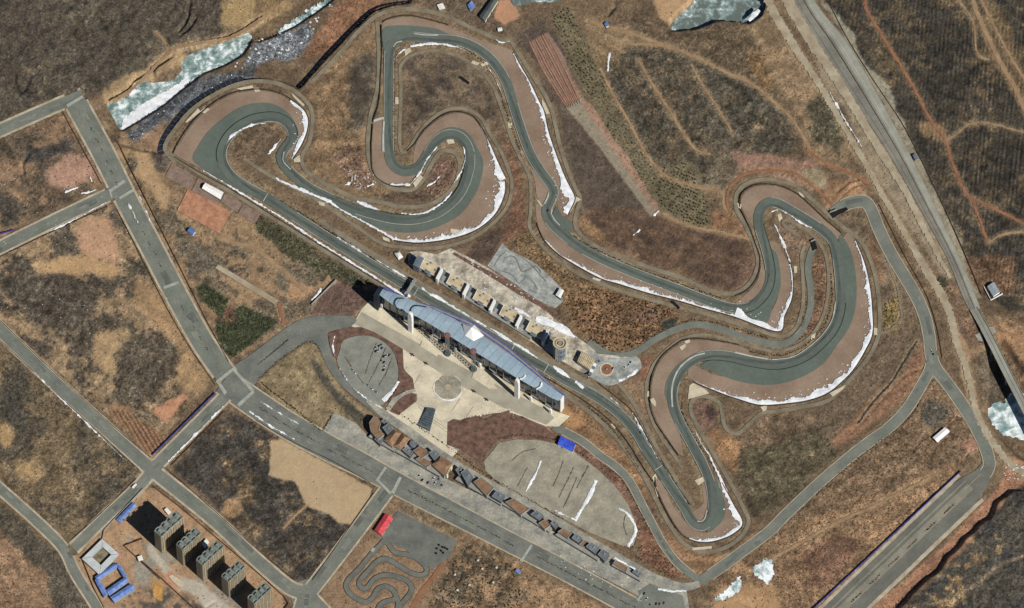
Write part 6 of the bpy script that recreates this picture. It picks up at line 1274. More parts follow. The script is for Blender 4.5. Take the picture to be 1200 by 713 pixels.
# ------------------------------------------------------------ sheds, tents, small houses
def shed(nm, label, q, h, rm, wm, cat='shed', gable=1.6, ridge_long=True, group=None):
    T = np.array(quadw(q, h)); r = root(nm, (*T.mean(0), 0), label, cat, group); prism('wall', inset(T, .35), 0, h-.02, wm, r)
    a, b, c, d = T
    if np.hypot(*(b-a)) < np.hypot(*(c-b)): a, b, c, d = b, c, d, a      # a-b the long side
    m1, m2 = (a+d)/2, (b+c)/2; z = h+gable
    for e0, e1, f1, f0 in ((a, b, m2, m1), (d, c, m2, m1)):
        V = [(*e0, h), (*e1, h), (*f1, z), (*f0, z)]; V += [(x, y, zz-.25) for x, y, zz in V]
        o = mesh_obj('roof_slope', V, [(0, 1, 2, 3), (7, 6, 5, 4), (0, 4, 5, 1), (1, 5, 6, 2), (2, 6, 7, 3), (3, 7, 4, 0)], rm, r)
        if o.data.polygons[0].normal.z < 0: o.data.flip_normals()
        nr = max(3, int(np.hypot(*(e1-e0))/4.5)); RV_ = []; RF_ = []
        for t_ in range(nr+1):
            p0 = e0+(e1-e0)*t_/nr; p1 = f0+(f1-f0)*t_/nr; dd_ = (e1-e0)/np.hypot(*(e1-e0))*.18; k_ = len(RV_)
            RV_ += [(*(p0-dd_), h+.02), (*(p0+dd_), h+.02), (*(p1+dd_), z+.02), (*(p1-dd_), z+.02), (*(p0-dd_), h+.22), (*(p0+dd_), h+.22), (*(p1+dd_), z+.22), (*(p1-dd_), z+.22)]; RF_ += [tuple(k_+i_ for i_ in f_) for f_ in ((4, 5, 6, 7), (0, 1, 5, 4), (1, 2, 6, 5), (2, 3, 7, 6), (3, 0, 4, 7))]
        rb_ = mesh_obj('roof_ribs', RV_, RF_, rm, o); rb_['kind'] = 'stuff'
    for e, f, mm in ((a, d, m1), (b, c, m2)): mesh_obj('gable', [(*(e*.98+mm*.02), h-.02), (*(f*.98+mm*.02), h-.02), (*mm, z-.1)], [(0, 1, 2)], wm, r)
    u = (b-a)/np.hypot(*(b-a)); nn = np.array([u[1], -u[0]]); nn = nn if nn[1] < 0 else -nn; sd = a if (a-d) @ nn > 0 else d; ln = np.hypot(*(b-a))
    for k in range(max(1, int(ln/14))): p0 = sd+u*(6+12*k)-nn*.3; prism('door', [p0, p0+u*2.6, p0+u*2.6+nn*.25, p0+nn*.25], 0, min(3, h*.7), M_dark, r)
    return r
shed('white_tent', 'long bright white tent beside the orange earth pad', [(236.8, 221), (241, 214.5), (262, 225.5), (258.5, 234)], 5, M_tent, M_gwall, 'tent', 2.0)
shed('red_shed', 'long shed with a bright red roof at the kart yard', [(451.5, 602), (460.5, 607.5), (447.5, 628), (438.5, 621.5)], 5, M_redr, M_gwall, 'shed', 2.6)
shed('blue_roof_hall', 'vivid blue roofed building at the corner of the car park', [(657.6, 511), (675, 520), (671, 530), (653.4, 521)], 5, M_bright, M_white, 'building', 1.6)
shed('site_shed', 'long blue roofed site shed along the short road', [(136, 609), (156, 588.4), (160, 592.5), (141, 612.6)], 4, M_blue, M_gwall, 'shed', 1.2)
shed('farm_house', 'small house with a blue roof below the orange earth pad', [(219.5, 271), (223, 267), (229.5, 271), (226, 276)], 4, mat('house_blue', (96, 128, 190), .1, .1, .5, .5), M_white, 'house', 1.4)
shed('long_barn', 'long grey roofed barn with a pale wall at the top edge', [(562, 19), (577, -2), (584, 0), (568.5, 25)], 6, mat('barn_roof', (84, 92, 92), .12, .1, .5, .7), M_slab, 'barn', 2.0)
shed('white_shed', 'white roofed shed on the slope by the east fork', [(1093, 513), (1107, 501), (1113, 506), (1098.5, 518.5)], 4.5, M_tent, M_gwall, 'shed', 1.4)
shed('field_house', 'grey roofed house in a white walled yard beside the highway', [(1157, 336), (1165, 331), (1172, 342.5), (1164, 347.5)], 5, mat('house_grey', (150, 162, 168), .1, .1, .5, .6), M_white, 'house', 1.6)
wall('yard_wall', [(1153, 337), (1161, 352.5), (1175, 345)], 3, M_white, .8, 'white yard wall round the house by the highway', 'wall', step=40)
shed('small_hut', 'tiny blue hut beside the avenue crossing', [(603.5, 669), (607, 667), (611, 670.5), (607.5, 673)], 3, M_blue, M_gwall, 'hut', .8)
shed('roadside_hut', 'tiny dark hut on the highway verge', [(1069.5, 182), (1074, 180.5), (1077, 186), (1072.5, 188)], 4, M_slate, M_gwall, 'hut', .8)
shed('village_shed', 'small grey shed with a blue tarpaulin near the village', [(548, 6), (553, 1), (557, 8), (551, 13)], 3, M_blue, M_gwall, 'shed', .6)
shed('village_shed', 'small white shed left of the grey barn', [(512, 6), (519, 4), (522, 10), (515, 12)], 3, M_white, M_gwall, 'shed', .6)
shed('pump_house', 'small blue roofed pump house by the village track', [(708, 28), (712, 26), (714, 30), (710, 32)], 3, mat('house_blue', (96, 128, 190)), M_white, 'hut', .6)
shed('paddock_kiosk', 'small white kiosk at the end of the pale kidney shaped pad', [(651, 346), (656, 338), (661, 341), (657, 350)], 6, M_white, M_navy, 'kiosk', .8)
shed('village_hut', 'small dark hut below the barn', [(583, 33), (588, 32), (589, 36), (584, 37)], 3, M_white, M_gwall, 'hut', .5)
# U-shaped site offices
so_ = root('site_office', P1(118, 653, 0), 'white flat roofed site office built round a square yard', 'building')
O = np.array([(96, 655), (119.5, 632), (140, 650), (116.5, 674)]); c0 = O.mean(0); I = c0+(O-c0)*.52+np.array([1, -1])
for i in range(4):
    j = (i+1) % 4; q = [P(*p, 5)[:2] for p in (O[i], O[j], I[j], I[i])]; prism('wing', q, 0, 4.9, M_gwall, so_); prism('roof', inset(q, -.2), 4.9, 5.4, mat('pale_roof', (196, 202, 202), .08, .1, .5, .7), so_)
prism('yard', [P(*p, .5)[:2] for p in I+np.array([0, 2])], .1, .4, mat('yard_soil', (140, 130, 106), .3, .1, .4), so_)
prism('red_hut', quadw([(133, 649), (137, 645), (141, 650), (137, 654)], 4), 0, 4, mat('pinkred', (200, 120, 118)), so_)
bo = root('site_barracks', P1(133, 682, 0), 'blue roofed site barracks round a narrow yard', 'building')
BB = [[(111, 676), (135, 660), (138.5, 664.5), (114, 681)], [(111, 680), (115, 677), (127, 696), (122, 700)], [(124, 692), (147, 676), (151, 681), (128, 698)], [(136, 662), (140, 661), (149, 675), (145, 677)], [(129, 700), (154, 684), (159, 690), (134, 706)]]
for k, q in enumerate(BB):
    T = quadw(q, 5+.3*k); prism('wall', inset(T, .3), 0, 4.8+.3*k, M_gwall, bo); a, b, c, d = [np.array(x) for x in T]
    if np.hypot(*(b-a)) < np.hypot(*(c-b)): a, b, c, d = b, c, d, a
    m1, m2 = (a+d)/2, (b+c)/2; h = 5+.3*k
    for e0, e1 in ((a, b), (d, c)):
        o = mesh_obj('roof_slope', [(*e0, h), (*e1, h), (*m2, h+1.5), (*m1, h+1.5)], [(0, 1, 2, 3)], M_blue, bo); fix_up(o)
# site clutter: excavation walls, tarps
poly('tarpaulin', tile(160, 594, [(225, 485), (250, 478), (330, 530), (325, 565), (290, 555), (250, 520)]), .8, M_slab, 'pale tarpaulin spread on the building site', 'tarpaulin', kind=None, thick=.5, pave=False)
for q, lb in ((tile(160, 594, [(195, 20), (215, 8), (242, 38), (222, 55)]), 'white cabin behind the tower nearest the blue shed'), (tile(160, 594, [(455, 262), (490, 225), (508, 250), (480, 290)]), 'white cabin between the second and third towers'), (tile(60, 560, [(605, 555), (635, 545), (645, 575), (615, 585)]), 'small white cabin inside the excavation')):
    T = quadw(q, 4); r = root('site_cabin', (*np.mean(T, 0), 0), lb, 'cabin'); prism('wall', T, 0, 3.6, M_gwall, r); prism('roof', inset(T, -.3), 3.6, 4.1, M_white, r)
M_trench = mat('trench_wall', (92, 60, 44), .2, .1, .5)
wall('trench_wall', tile(60, 560, [(640, 430), (510, 480), (760, 713)]), 2.2, M_trench, 1.2, 'dark red retaining wall of the excavation', 'wall', step=60)
wall('trench_wall', tile(160, 594, [(0, 350), (200, 530), (400, 713)]), 2.2, M_trench, 1.2, 'long dark red retaining wall across the building site', 'wall', step=60)
wall('site_wall', [(100, 657), (96, 655), (110, 690), (122, 713)], 2.5, M_trench, .7, 'boundary wall left of the site offices', 'wall', step=60)
wall('site_wall', [(180, 571), (215, 598), (262, 638), (300, 670), (333, 700), (338, 708), (332, 716)], 2.5, M_trench, .9, 'boundary wall between the towers and the diagonal road', 'wall', step=60)
wall('site_wall', [(99, 655), (120, 632), (122, 622), (168, 573)], 2.5, M_gwall, .7, 'boundary wall along the short road by the blue shed', 'wall', step=60)
# fences
def fence(pts, h, m, label, seg):
    c = cr(pts, 400); c = np.array(pts, float); r = root('sheet_fence', P1(*c.mean(0), 0), label, 'fence')
    A, Bq = P(*c[0], 0)[:2], P(*c[1], 0)[:2]; L = np.hypot(*(Bq-A)); d = (Bq-A)/L; n_ = np.array([d[1], -d[0]]); k = int(L/seg)
    for i in range(k):
        p0, p1 = A+d*(L*i/k+.12), A+d*(L*(i+1)/k-.12); z = 0; mid = (p0+p1)/2
        prism('fence_panel', [p0-n_*.25, p0+n_*.25, p1+n_*.25, p1-n_*.25], -.2, h+.1*math.sin(i*1.7), m, r)
        prism('post', [p0-n_*.5-d*.3, p0+n_*.5-d*.3, p0+n_*.5+d*.1, p0-n_*.5+d*.1], -.2, h+.3, M_steel, r)
fence([(178.5, 534), (252, 461.5)], 3.2, M_bluew, 'blue sheet fence beside the short road and the furrowed corner', 13)
fence([(1126, 553), (935, 731)], 3.4, M_bluew, 'very long blue sheet fence beside the dual carriageway', 13)
fence([(-20, 281), (16, 270)], 3.0, M_bluew, 'short blue fence at the west edge beside the side road', 13)
wall('wall', [(365, 358), (394, 329)], 4, M_gwall, 1.0, 'grey wall running down to the nursery left of the grandstand', 'wall', step=60)
poly('foundation_strip', [(252, 314), (256, 310), (326, 352), (322, 357)], .9, M_dirtg, 'long pale concrete foundation strip in the nursery', 'foundation', thick=1)
wall('kerb_wall', [(1149, 556), (1130, 574)], 1, M_pave, .6, 'short kerb at the head of the dual carriageway', 'kerb', step=60)
# terrace stairs, dark troughs
st = root('terrace_stairs', P1(671, 121, 0), 'pale concrete stairs across the red terraces', 'stairs')
for k in range(7):
    a = np.array([663.5, 126.5])+np.array([2.5, -1.5])*k; prism('step', [P(*(a+np.array(o)), .5)[:2] for o in ((0, 0), (1.4, -.8), (2.6, 1.6), (1.2, 2.4))], -.3, .8+.12*k, M_gwall, st)
for k in range(9):
    a = [(620, 50), (622.5, 48.7), (625, 47.4), (627.5, 46.2), (630, 45), (632.5, 43.8), (635, 42.4), (637.5, 41), (640, 39.6)][k]; b = [(664, 126), (665.8, 125), (667.6, 124), (669.4, 123), (671.2, 122), (673, 121), (674.8, 120), (676.6, 119), (678.4, 118)][k]
    wall('terrace_step', [a, ((a[0]+b[0])/2+.5*k-3, (a[1]+b[1])/2), b], 1.0, mat('terrace_red', (158, 116, 94), .15, .1, .5), 1.3, 'red earth terrace step of the old spectator bank', 'terrace', step=12, group='terrace steps of the spectator bank')
def trough(a, b, w, h, label, nm='water_trough'):
    A, Bq = P(*a, 0)[:2], P(*b, 0)[:2]; d = (Bq-A)/np.hypot(*(Bq-A)); n_ = np.array([d[1], -d[0]])*w/2; r = root(nm, (*((A+Bq)/2), 0), label, 'trough')
    T = [A-n_, A+n_, Bq+n_, Bq-n_]; prism('tank', T, 0, h, M_dark, r); ring('rim', T, h, h+.4, .4, mat('dark_rim', (50, 50, 50)), r)
trough((539, 91), (549.5, 98.5), 4, 1.6, 'long black trough on the scrub infield'); trough((787.5, 354), (796, 362), 4, 1.6, 'black trough beside the barrier below the pointed corner')
# tunnel mouths
for q, lb in (([(950, 284), (955, 282), (958, 291), (952, 294)], 'dark tunnel mouth in the narrow infield'), ([(972, 250), (980, 247), (992, 243), (994, 246), (982, 252), (976, 256)], 'dark tunnel mouth beside the far hairpin')):
    r = root('tunnel_mouth', P1(*np.mean(q, 0), 0), lb, 'tunnel'); T = quadw(q, 1.2); prism('opening', T, 0, 1.25, M_dark, r); prism('headwall', [T[0], T[1], (T[1][0]+1, T[1][1]+1.5), (T[0][0]+1, T[0][1]+1.5)], 0, 4, M_conct, r)
# ------------------------------------------------------------ bridge
br = root('road_bridge', P1(1180, 430, 0), 'straight road bridge with parapets crossing the small valley', 'bridge')
Cb = np.array([(1141, 362), (1150, 378), (1163, 403), (1180, 437), (1198, 472), (1222, 520), (1250, 576)]); zb = [.7, 3, 6.5, 7.5, 7.5, 7.5, 7.5]
cb = cr(np.column_stack([Cb, zb]), 6); W_ = P(cb[:, 0], cb[:, 1], cb[:, 2]); d = np.gradient(W_[:, :2], axis=0); d /= np.hypot(d[:, 0], d[:, 1])[:, None]; nb_ = np.stack([d[:, 1], -d[:, 0]], 1)
def strip3(nm, o0, o1, z0, z1, m):
    L = len(W_); V = []
    for o, z in ((o0, z0), (o0, z1), (o1, z1), (o1, z0)): V.append(np.column_stack([W_[:, :2]+nb_*o, W_[:, 2]+z]))
    V = np.concatenate(V); F = []
    for i in range(L-1):
        for k in range(4): F.append((k*L+i, k*L+i+1, ((k+1) % 4)*L+i+1, ((k+1) % 4)*L+i))
    return mesh_obj(nm, V, F, m, br)
strip3('deck', -6, 6, -1.8, 0, M_hwy2); strip3('parapet', -6.3, -5.6, 0.01, 1.3, M_rail); strip3('parapet', 5.6, 6.3, 0.01, 1.3, M_rail); strip3('centre_line', -.5, .5, .01, .06, M_slate); strip3('girder', -5.5, -4.3, -4, -1.8, M_gwall); strip3('girder', 4.3, 5.5, -4, -1.8, M_gwall)
for i in range(8, len(W_), 6):
    for s in (-4.9, 4.9): q = W_[i, :2]+nb_[i]*s; obox('pier', q, math.atan2(d[i, 1], d[i, 0]), 2, 2.4, -13, W_[i, 2]-4, M_gwall, br)
poly('abutment_slab', tile(900, 360, [(960, 130), (995, 110), (1000, 160), (975, 155)], 3.96), .6, M_conc, 'pale concrete abutment slab left of the bridge', 'slab', pave=False); poly('abutment_slab', tile(900, 360, [(1020, 95), (1045, 90), (1058, 115), (1040, 130)], 3.96), .6, M_conc, 'pale concrete abutment slab right of the bridge', 'slab', pave=False)
# ------------------------------------------------------------ plaza furniture
ro = root('plaza_rosette', P1(525, 454, 0), 'octagonal stone rosette ringed with snow on the plaza', 'rosette'); cw = P(525, 454, .9)[:2]
for k in range(8):
    a0, a1 = 2*math.pi*(k+.04)/8, 2*math.pi*(k+.96)/8; prism('stone_segment', [(cw[0]+r_*math.cos(a), cw[1]+r_*math.sin(a)) for r_, a in ((5, a0), (18.5, a0), (20.5, (a0+a1)/2), (18.5, a1), (5, a1))], .3, 1.05+.02*(k % 2), M_lot, ro)
prism('centre_stone', [(cw[0]+4.7*math.cos(a), cw[1]+4.7*math.sin(a)) for a in an], .3, 1.15, M_pave, ro)
for k0, k1, wd in ((2.7, 4.0, 1.2), (4.0, 6.05, 2.6), (.3, 1.2, .7)):
    aa = np.linspace(k0, k1, 12); wv = wd*np.sin(np.linspace(.25, 2.9, 12)); mesh_obj('snow_rim', [(cw[0]+20.5*math.cos(a), cw[1]+20.5*math.sin(a), 1.3) for a in aa]+[(cw[0]+(20.5+q)*math.cos(a), cw[1]+(20.5+q)*math.sin(a), 1.3) for a, q in zip(aa, wv)], [(i, 12+i, 13+i, i+1) for i in range(11)], M_snow, ro)
cs_ = root('stepped_monument', P1(500, 494, 0), 'dark grey tapering stepped monument on the plaza', 'monument')
for k in range(9):
    f0, f1 = k/9, (k+.86)/9; Lp = lambda f: np.array([488.5, 498.5])*(1-f)+np.array([500.5, 479])*f; Rp = lambda f: np.array([503.5, 506])*(1-f)+np.array([510.5, 480])*f
    prism('step', [P(*p, 1.2)[:2] for p in (Lp(f0), Rp(f0), Rp(f1), Lp(f1))], .4, 1.2+.45*k, M_slateblue, cs_)
for i, (px, py) in enumerate([(483, 416), (499, 426), (555, 458.5), (570, 468.5)]):
    r = root('plaza_lamp_shadow', P1(px, py, 0), 'low dark shape put for a lamp post shadow on the plaza walkway', 'shadow shape', 'lamp post shadow shapes along the plaza walkway'); q = P(px, py, .9)[:2]
    obox('box', q, R(-35), 7, 1.6, .5, 1.8, M_dark, r); obox('cross_arm', q, R(-35), 1.4, 5, .5, 1.5, M_terr, r)  # dark boxes put in for the shadows of lamp posts
# ------------------------------------------------------------ cars
CP = {}
def car(px, py, ang, col, label, group, z=.75, L=4.8, Wd=2.0):
    q = P1(px, py, z); r = root('parked_car', (q.x, q.y, z), label, 'car', group); r.rotation_euler.z = ang
    if not CP:
        def body(sec, hw, nm):
            V = []; n = len(sec)
            for s in (-1, 1): V += [(x, s*w_*hw, zz) for x, zz, w_ in sec]
            F = [tuple(range(n)), tuple(range(2*n-1, n-1, -1))]+[(i, n+i, n+(i+1) % n, (i+1) % n) for i in range(n)]
            me = bpy.data.meshes.new(nm); me.from_pydata(V, [], F); return me
        CP['body'] = body([(-2.4, .35, .95), (-2.4, .85, .95), (-1.2, .95, 1), (1.1, .95, 1), (2.35, .8, .92), (2.4, .35, .92)], .95, 'body'); CP['cabin'] = body([(-1.6, .96, .9), (-1.2, 1.45, .78), (.3, 1.5, .78), (1.1, .96, .88)], .95, 'cabin')
        an8 = np.linspace(0, 2*math.pi, 10, endpoint=False); V = [(.34*math.cos(a), s, .34*math.sin(a)) for s in (-.12, .12) for a in an8]
        me = bpy.data.meshes.new('wheel'); me.from_pydata(V, [], [tuple(range(10)), tuple(range(19, 9, -1))]+[(i, 10+i, 10+(i+1) % 10, (i+1) % 10) for i in range(10)]); me.materials.append(M_dark); CP['wheel'] = me; CP['cabin'].materials.append(M_glass)
    m = mat('car_paint_%d_%d_%d' % col, col, .03, .1, .5, .35, spec=.5)
    key = ('b', col)
    if key not in CP: CP[key] = CP['body'].copy(); CP[key].materials.append(m)
    for nm, me in (('body', CP[key]), ('cabin', CP['cabin'])): link(bpy.data.objects.new(nm, me), r)
    for x in (-1.45, 1.45):
        for y in (-.85, .85): w_ = bpy.data.objects.new('wheel', CP['wheel']); w_.location = (x, y, .34); link(w_, r)
    return r
WH, BK, SI, BLU, RD = (235, 235, 235), (30, 32, 36), (150, 155, 160), (60, 80, 130), (150, 50, 45)
CN = {WH: 'white', BK: 'black', SI: 'silver', BLU: 'blue', RD: 'red'}
for px, py, c, a in [(441, 408, WH, .9), (444, 406, BK, .9), (447, 404.5, SI, .9), (440.5, 412, BK, .9), (444, 411, WH, .9), (447.5, 408.5, BLU, .9), (450, 418, BK, .9), (453, 417, WH, .9), (456, 416.5, BK, .9), (447, 423, SI, .9), (450, 425, BK, .9), (451, 430, WH, .9), (449.5, 434, BK, .9), (413, 434, SI, -.9), (416, 437, WH, -.9), (431, 452, SI, -.9), (436, 456, WH, -.9), (441, 460, SI, -.9)]:
    car(px, py, a, c, CN[c]+' car parked in the oval car park', CN[c]+' cars in the oval car park')
for px, py, c, a in [(491.5, 558, WH, 1.0), (495, 563, BK, 1.0), (501.5, 566, BK, 1.0), (508, 561, WH, 1.0), (510, 566.5, WH, 1.0), (514.5, 562, SI, 1.0), (518, 569, SI, 1.0)]:
    car(px, py, a, c, CN[c]+' car parked on the forecourt below the gate', CN[c]+' cars on the forecourt')
for px, py, c, a in [(755, 696, BK, 1.1), (758, 702, WH, 1.1), (769, 708, BK, 1.3), (773, 708, RD, 1.3), (778, 707, RD, 1.3), (762, 709, SI, 1.2)]:
    car(px, py, a, c, CN[c]+' car parked in the dark yard at the end of the shops', CN[c]+' cars in the dark yard')
for px, py, c, a in [(687, 438, BK, .6), (691, 441, WH, .6), (718, 432, BK, 1.2), (737, 428, WH, 1.2), (739, 425, SI, 1.2), (732, 431, WH, .3), (702, 424, SI, .2)]:
    car(px, py, a, c, CN[c]+' car parked by the small roundabout', CN[c]+' cars by the roundabout')
car(1092, 412, 1.9, WH, 'white car stopped on the east access road', None); car(1093.5, 415, 1.9, BK, 'black car stopped on the east access road', None)
car(750, 507, 2.1, BK, 'black car standing on the main straight after the pit exit', None); car(748, 504, 2.1, SI, 'silver car standing on the main straight after the pit exit', None); car(642, 247, 1, BK, 'black car standing in the kink of the track', None)
for (px, py), lb in (((157.5, 570.5), 'white lorry driving on the short road by the building site'),):
    q = P1(px, py, .8); r = root('lorry', (q.x, q.y, .8), lb, 'lorry'); r.rotation_euler.z = R(50)
    for nm, x0, x1, z0, z1, m in (('cargo_box', -4.5, 2, .9, 3.4, M_white), ('cab', 2.2, 4.4, .6, 2.6, M_white), ('chassis', -4.4, 4.3, .45, .88, M_dark)):
        me = obox(nm, (r.location.x+(x0+x1)/2, r.location.y), 0, x1-x0, 2.4, r.location.z+z0, r.location.z+z1, m, r)
    for x in (-3, -1.6, 3):
        for y in (-1, 1): w_ = bpy.data.objects.new('wheel', CP['wheel']); w_.location = (x, y, .45); w_.scale = (1.3, 1.3, 1.3); link(w_, r)
# tyre stacks in the kart yard
for i, (px, py) in enumerate(tile(360, 594, [(925, 270), (950, 285), (910, 295), (940, 310), (905, 328), (968, 290), (985, 300), (955, 325)])):
    r = root('tyre_stack', P1(px, py, 0), 'black tyre stack standing in the kart yard', 'tyre stack', 'tyre stacks in the kart yard'); q = P(px, py, .7)[:2]
    for k in range(3): prism('tyre', [(q[0]+(1.5-.05*k)*math.cos(a), q[1]+(1.5-.05*k)*math.sin(a)) for a in an[::2]], .6+.5*k, 1.06+.5*k, M_dark, r)
M_gwhite = mat('dusty_white', (196, 190, 178), .1, .1, .5)
# round white tents on the rough ground
YT = [(560, 657), (565, 667), (581.6, 665.6), (577.8, 683), (550, 686), (536, 692), (533, 674), (561, 700), (520, 690), (594, 676)]; YT = YT[:7]
yl = ['with a red flap', 'beside the red flapped tent', 'nearest the tiny blue hut', 'below the tent nearest the hut', 'in the middle of the dark brush', 'left of the middle brush tent', 'nearest the tyre stacks', 'at the lower edge of the brush', 'nearest the kart track', 'right below the tiny blue hut']
for (px, py), lb in zip(YT, yl):
    r = root('round_tent', P1(px, py, 0), 'small round white tent '+lb, 'tent', 'round tents on the rough ground'); q = P(px, py, .3)[:2]; a8 = np.linspace(0, 2*math.pi, 12, endpoint=False)
    prism('tent_wall', np.stack([q[0]+1.9*np.cos(a8), q[1]+1.9*np.sin(a8)], 1), -.3, 1.9, M_gwhite, r); prism('tent_roof', np.stack([q[0]+2.05*np.cos(a8), q[1]+2.05*np.sin(a8)], 1), 1.9, 3.1, M_gwhite, r, taper=.78)
    prism('door_flap', [(q[0]-.6, q[1]-2.1), (q[0]+.6, q[1]-2.1), (q[0]+.6, q[1]-1.85), (q[0]-.6, q[1]-1.85)], .1, 1.7, M_redr if lb == yl[0] else M_dark, r)
# ------------------------------------------------------------ vegetation
def tpl_dome(n=6):
    V = [(math.cos(a), math.sin(a), .0) for a in np.linspace(0, 6.283, n, endpoint=False)]+[(.68*math.cos(a+.5), .68*math.sin(a+.5), .62) for a in np.linspace(0, 6.283, n, endpoint=False)]+[(0, 0, 1)]
    F = []
    for i in range(n): j = (i+1) % n; F += [(i, j, n+i), (j, n+j, n+i), (n+i, n+j, 2*n)]
    return np.array(V), np.array(F)
def tpl_tree():
    V = []; F = []; g = np.random.default_rng(9)
    for z0, z1, r in ((.08, .55, 1.0), (.32, .78, .78), (.58, 1.0, .52)):
        k = len(V); n = 7; V += [(r*(.8+.4*g.random())*math.cos(a), r*(.8+.4*g.random())*math.sin(a), z0+.06*g.random()) for a in np.linspace(0, 6.283, n, endpoint=False)]+[(0, 0, z1)]
        F += [(k+i, k+(i+1) % n, k+n) for i in range(n)]
    return np.array(V), np.array(F)
DOME, TREE = tpl_dome(), tpl_tree(); M_veg = attr_mat('foliage', fine=.25, scale=.8, bump=0)
def scatter(name, px, py, rad, hgt, col, tpl, label, cat, seed=1, z=None):
    g = np.random.default_rng(seed); n = len(px); T, F = tpl; zz = height(px, py) if z is None else np.full(n, z)
    zz = np.maximum(zz, -20); W_ = P(px, py, 0.0); a = g.uniform(0, 6.28, n); ca, sa = np.cos(a), np.sin(a); jit = 1+g.normal(0, .16, (n, len(T), 1))
    V = T[None]*jit; X = (V[..., 0]*ca[:, None]-V[..., 1]*sa[:, None])*rad[:, None]+W_[:, 0:1]; Y = (V[..., 0]*sa[:, None]+V[..., 1]*ca[:, None])*rad[:, None]+W_[:, 1:2]; Z = V[..., 2]*hgt[:, None]+zz[:, None]-.1
    FF = (F[None]+(np.arange(n)*len(T))[:, None, None]).reshape(-1, 3); C = (lin(np.clip(np.array(col)[None]*(1+g.normal(0, .18, (n, 1))), 0, 255))*K)[:, None, :].repeat(len(T), 1).reshape(-1, 3)
    o = mesh_tris(name, np.stack([X, Y, Z], -1).reshape(-1, 3), FF, M_veg, col=C); return tag(o, label, cat, kind='stuff')
# low scrub over the open ground
N = 170000; g = np.random.default_rng(77); px, py = g.uniform(-40, 1240, N), g.uniform(-40, 753, N)
ix, iy = np.searchsorted(xs, px), np.searchsorted(ys, py); keep = (flat[iy, ix] < .05) & (g.random(N) < (DK[iy, ix]**1.4)*.55*ss(.25, .65, NB[iy, ix]+.25*NC[iy, ix]))
px, py = px[keep], py[keep]; n = len(px)
scatter('scrub', px, py, g.uniform(.45, 1.2, n), g.uniform(.4, 1.3, n), (76, 66, 52), tpl_dome(4), 'low dark scrub dotted over the open ground', 'scrub', 3)
def area_scatter(p, n, r0, r1, col, label, seed, tpl=DOME, cat='shrubs', name='shrubs', hk=.9):
    g = np.random.default_rng(seed); p = np.array(p); x0, y0 = p.min(0); x1, y1 = p.max(0); X = g.uniform(x0, x1, n*4); Y = g.uniform(y0, y1, n*4); k = inpoly(X, Y, p.tolist()); X, Y = X[k][:n], Y[k][:n]; r = g.uniform(r0, r1, len(X))
    return scatter(name, X, Y, r, r*hk*g.uniform(.8, 1.3, len(X)), col, tpl, label, cat, seed)
area_scatter([(665, 345), (700, 338), (790, 362), (796, 374), (750, 408), (715, 412), (690, 400), (672, 375)], 620, .8, 1.6, (56, 48, 34), 'dark shrubs crowding the slope beside the roundabout road', 21)
area_scatter([(600, 290), (622, 272), (660, 315), (720, 345), (700, 350), (650, 320)], 130, .6, 1.2, (64, 54, 40), 'dark shrubs on the slope above the pale pad', 22)
for i, (p, n) in enumerate(zip(GRASS, (260, 640, 420, 50))): area_scatter(p, n, .6, 1.4, (60, 64, 42), ['dark green grass tufts in the small nursery corner', 'dark green tufts of the nursery plot by the access road', 'olive brush below the main straight', 'small green brush patch beside the long dirt road'][i], 30+i)
for i, (lb, p) in enumerate(BEDS): area_scatter(p, [520, 90, 700, 120][i], .6, 1.3, (78, 58, 50), ['reddish bare shrubs round the oval car park', 'small shrubs in the lens shaped bed', 'reddish bare shrubs in the wide planting bed', 'bare shrubs in the strip right of the plaza'][i], 40+i)
area_scatter([(1037, 355), (1055, 345), (1055, 380), (1035, 390)], 120, .7, 1.3, (72, 70, 40), 'olive shrubs beside the sweeping bend', 50)
area_scatter([(385, 175), (425, 165), (432, 190), (445, 212), (420, 222), (395, 205)], 180, .5, 1.0, (70, 46, 36), 'dark tufts on the red infield', 51); area_scatter([(375, 110), (400, 90), (405, 160), (385, 170)], 130, .5, .9, (70, 58, 42), 'dark tufts on the tan infield', 52)
area_scatter([(500, 222), (513, 190), (525, 184), (534, 194), (530, 212), (515, 228), (490, 236)], 110, .5, 1.0, (60, 42, 34), 'dark tufts on the teardrop island', 53); area_scatter([(955, 300), (967, 305), (968, 350), (955, 385), (935, 400)], 200, .6, 1.1, (82, 60, 42), 'brown tufts in the narrow infield of the right hand bends', 54)
area_scatter([(735, 640), (765, 640), (795, 668), (785, 680), (745, 655)], 150, .6, 1.2, (66, 58, 42), 'dark shrubs between the car park and the ring road', 55); area_scatter([(900, 560), (1040, 505), (1145, 530), (1000, 600), (900, 650)], 500, .5, 1.1, (66, 56, 40), 'dark tufts beside the south-east road', 56); area_scatter([(880, 660), (1000, 590), (1110, 560), (960, 700), (880, 713)], 600, .5, 1.1, (72, 60, 42), 'dark tufts on the tan slope beside the blue fence', 57)
area_scatter([(540, 640), (600, 660), (615, 713), (500, 713), (520, 680)], 420, .7, 1.6, (64, 56, 44), 'dark brush on the rough ground right of the kart yard', 58)
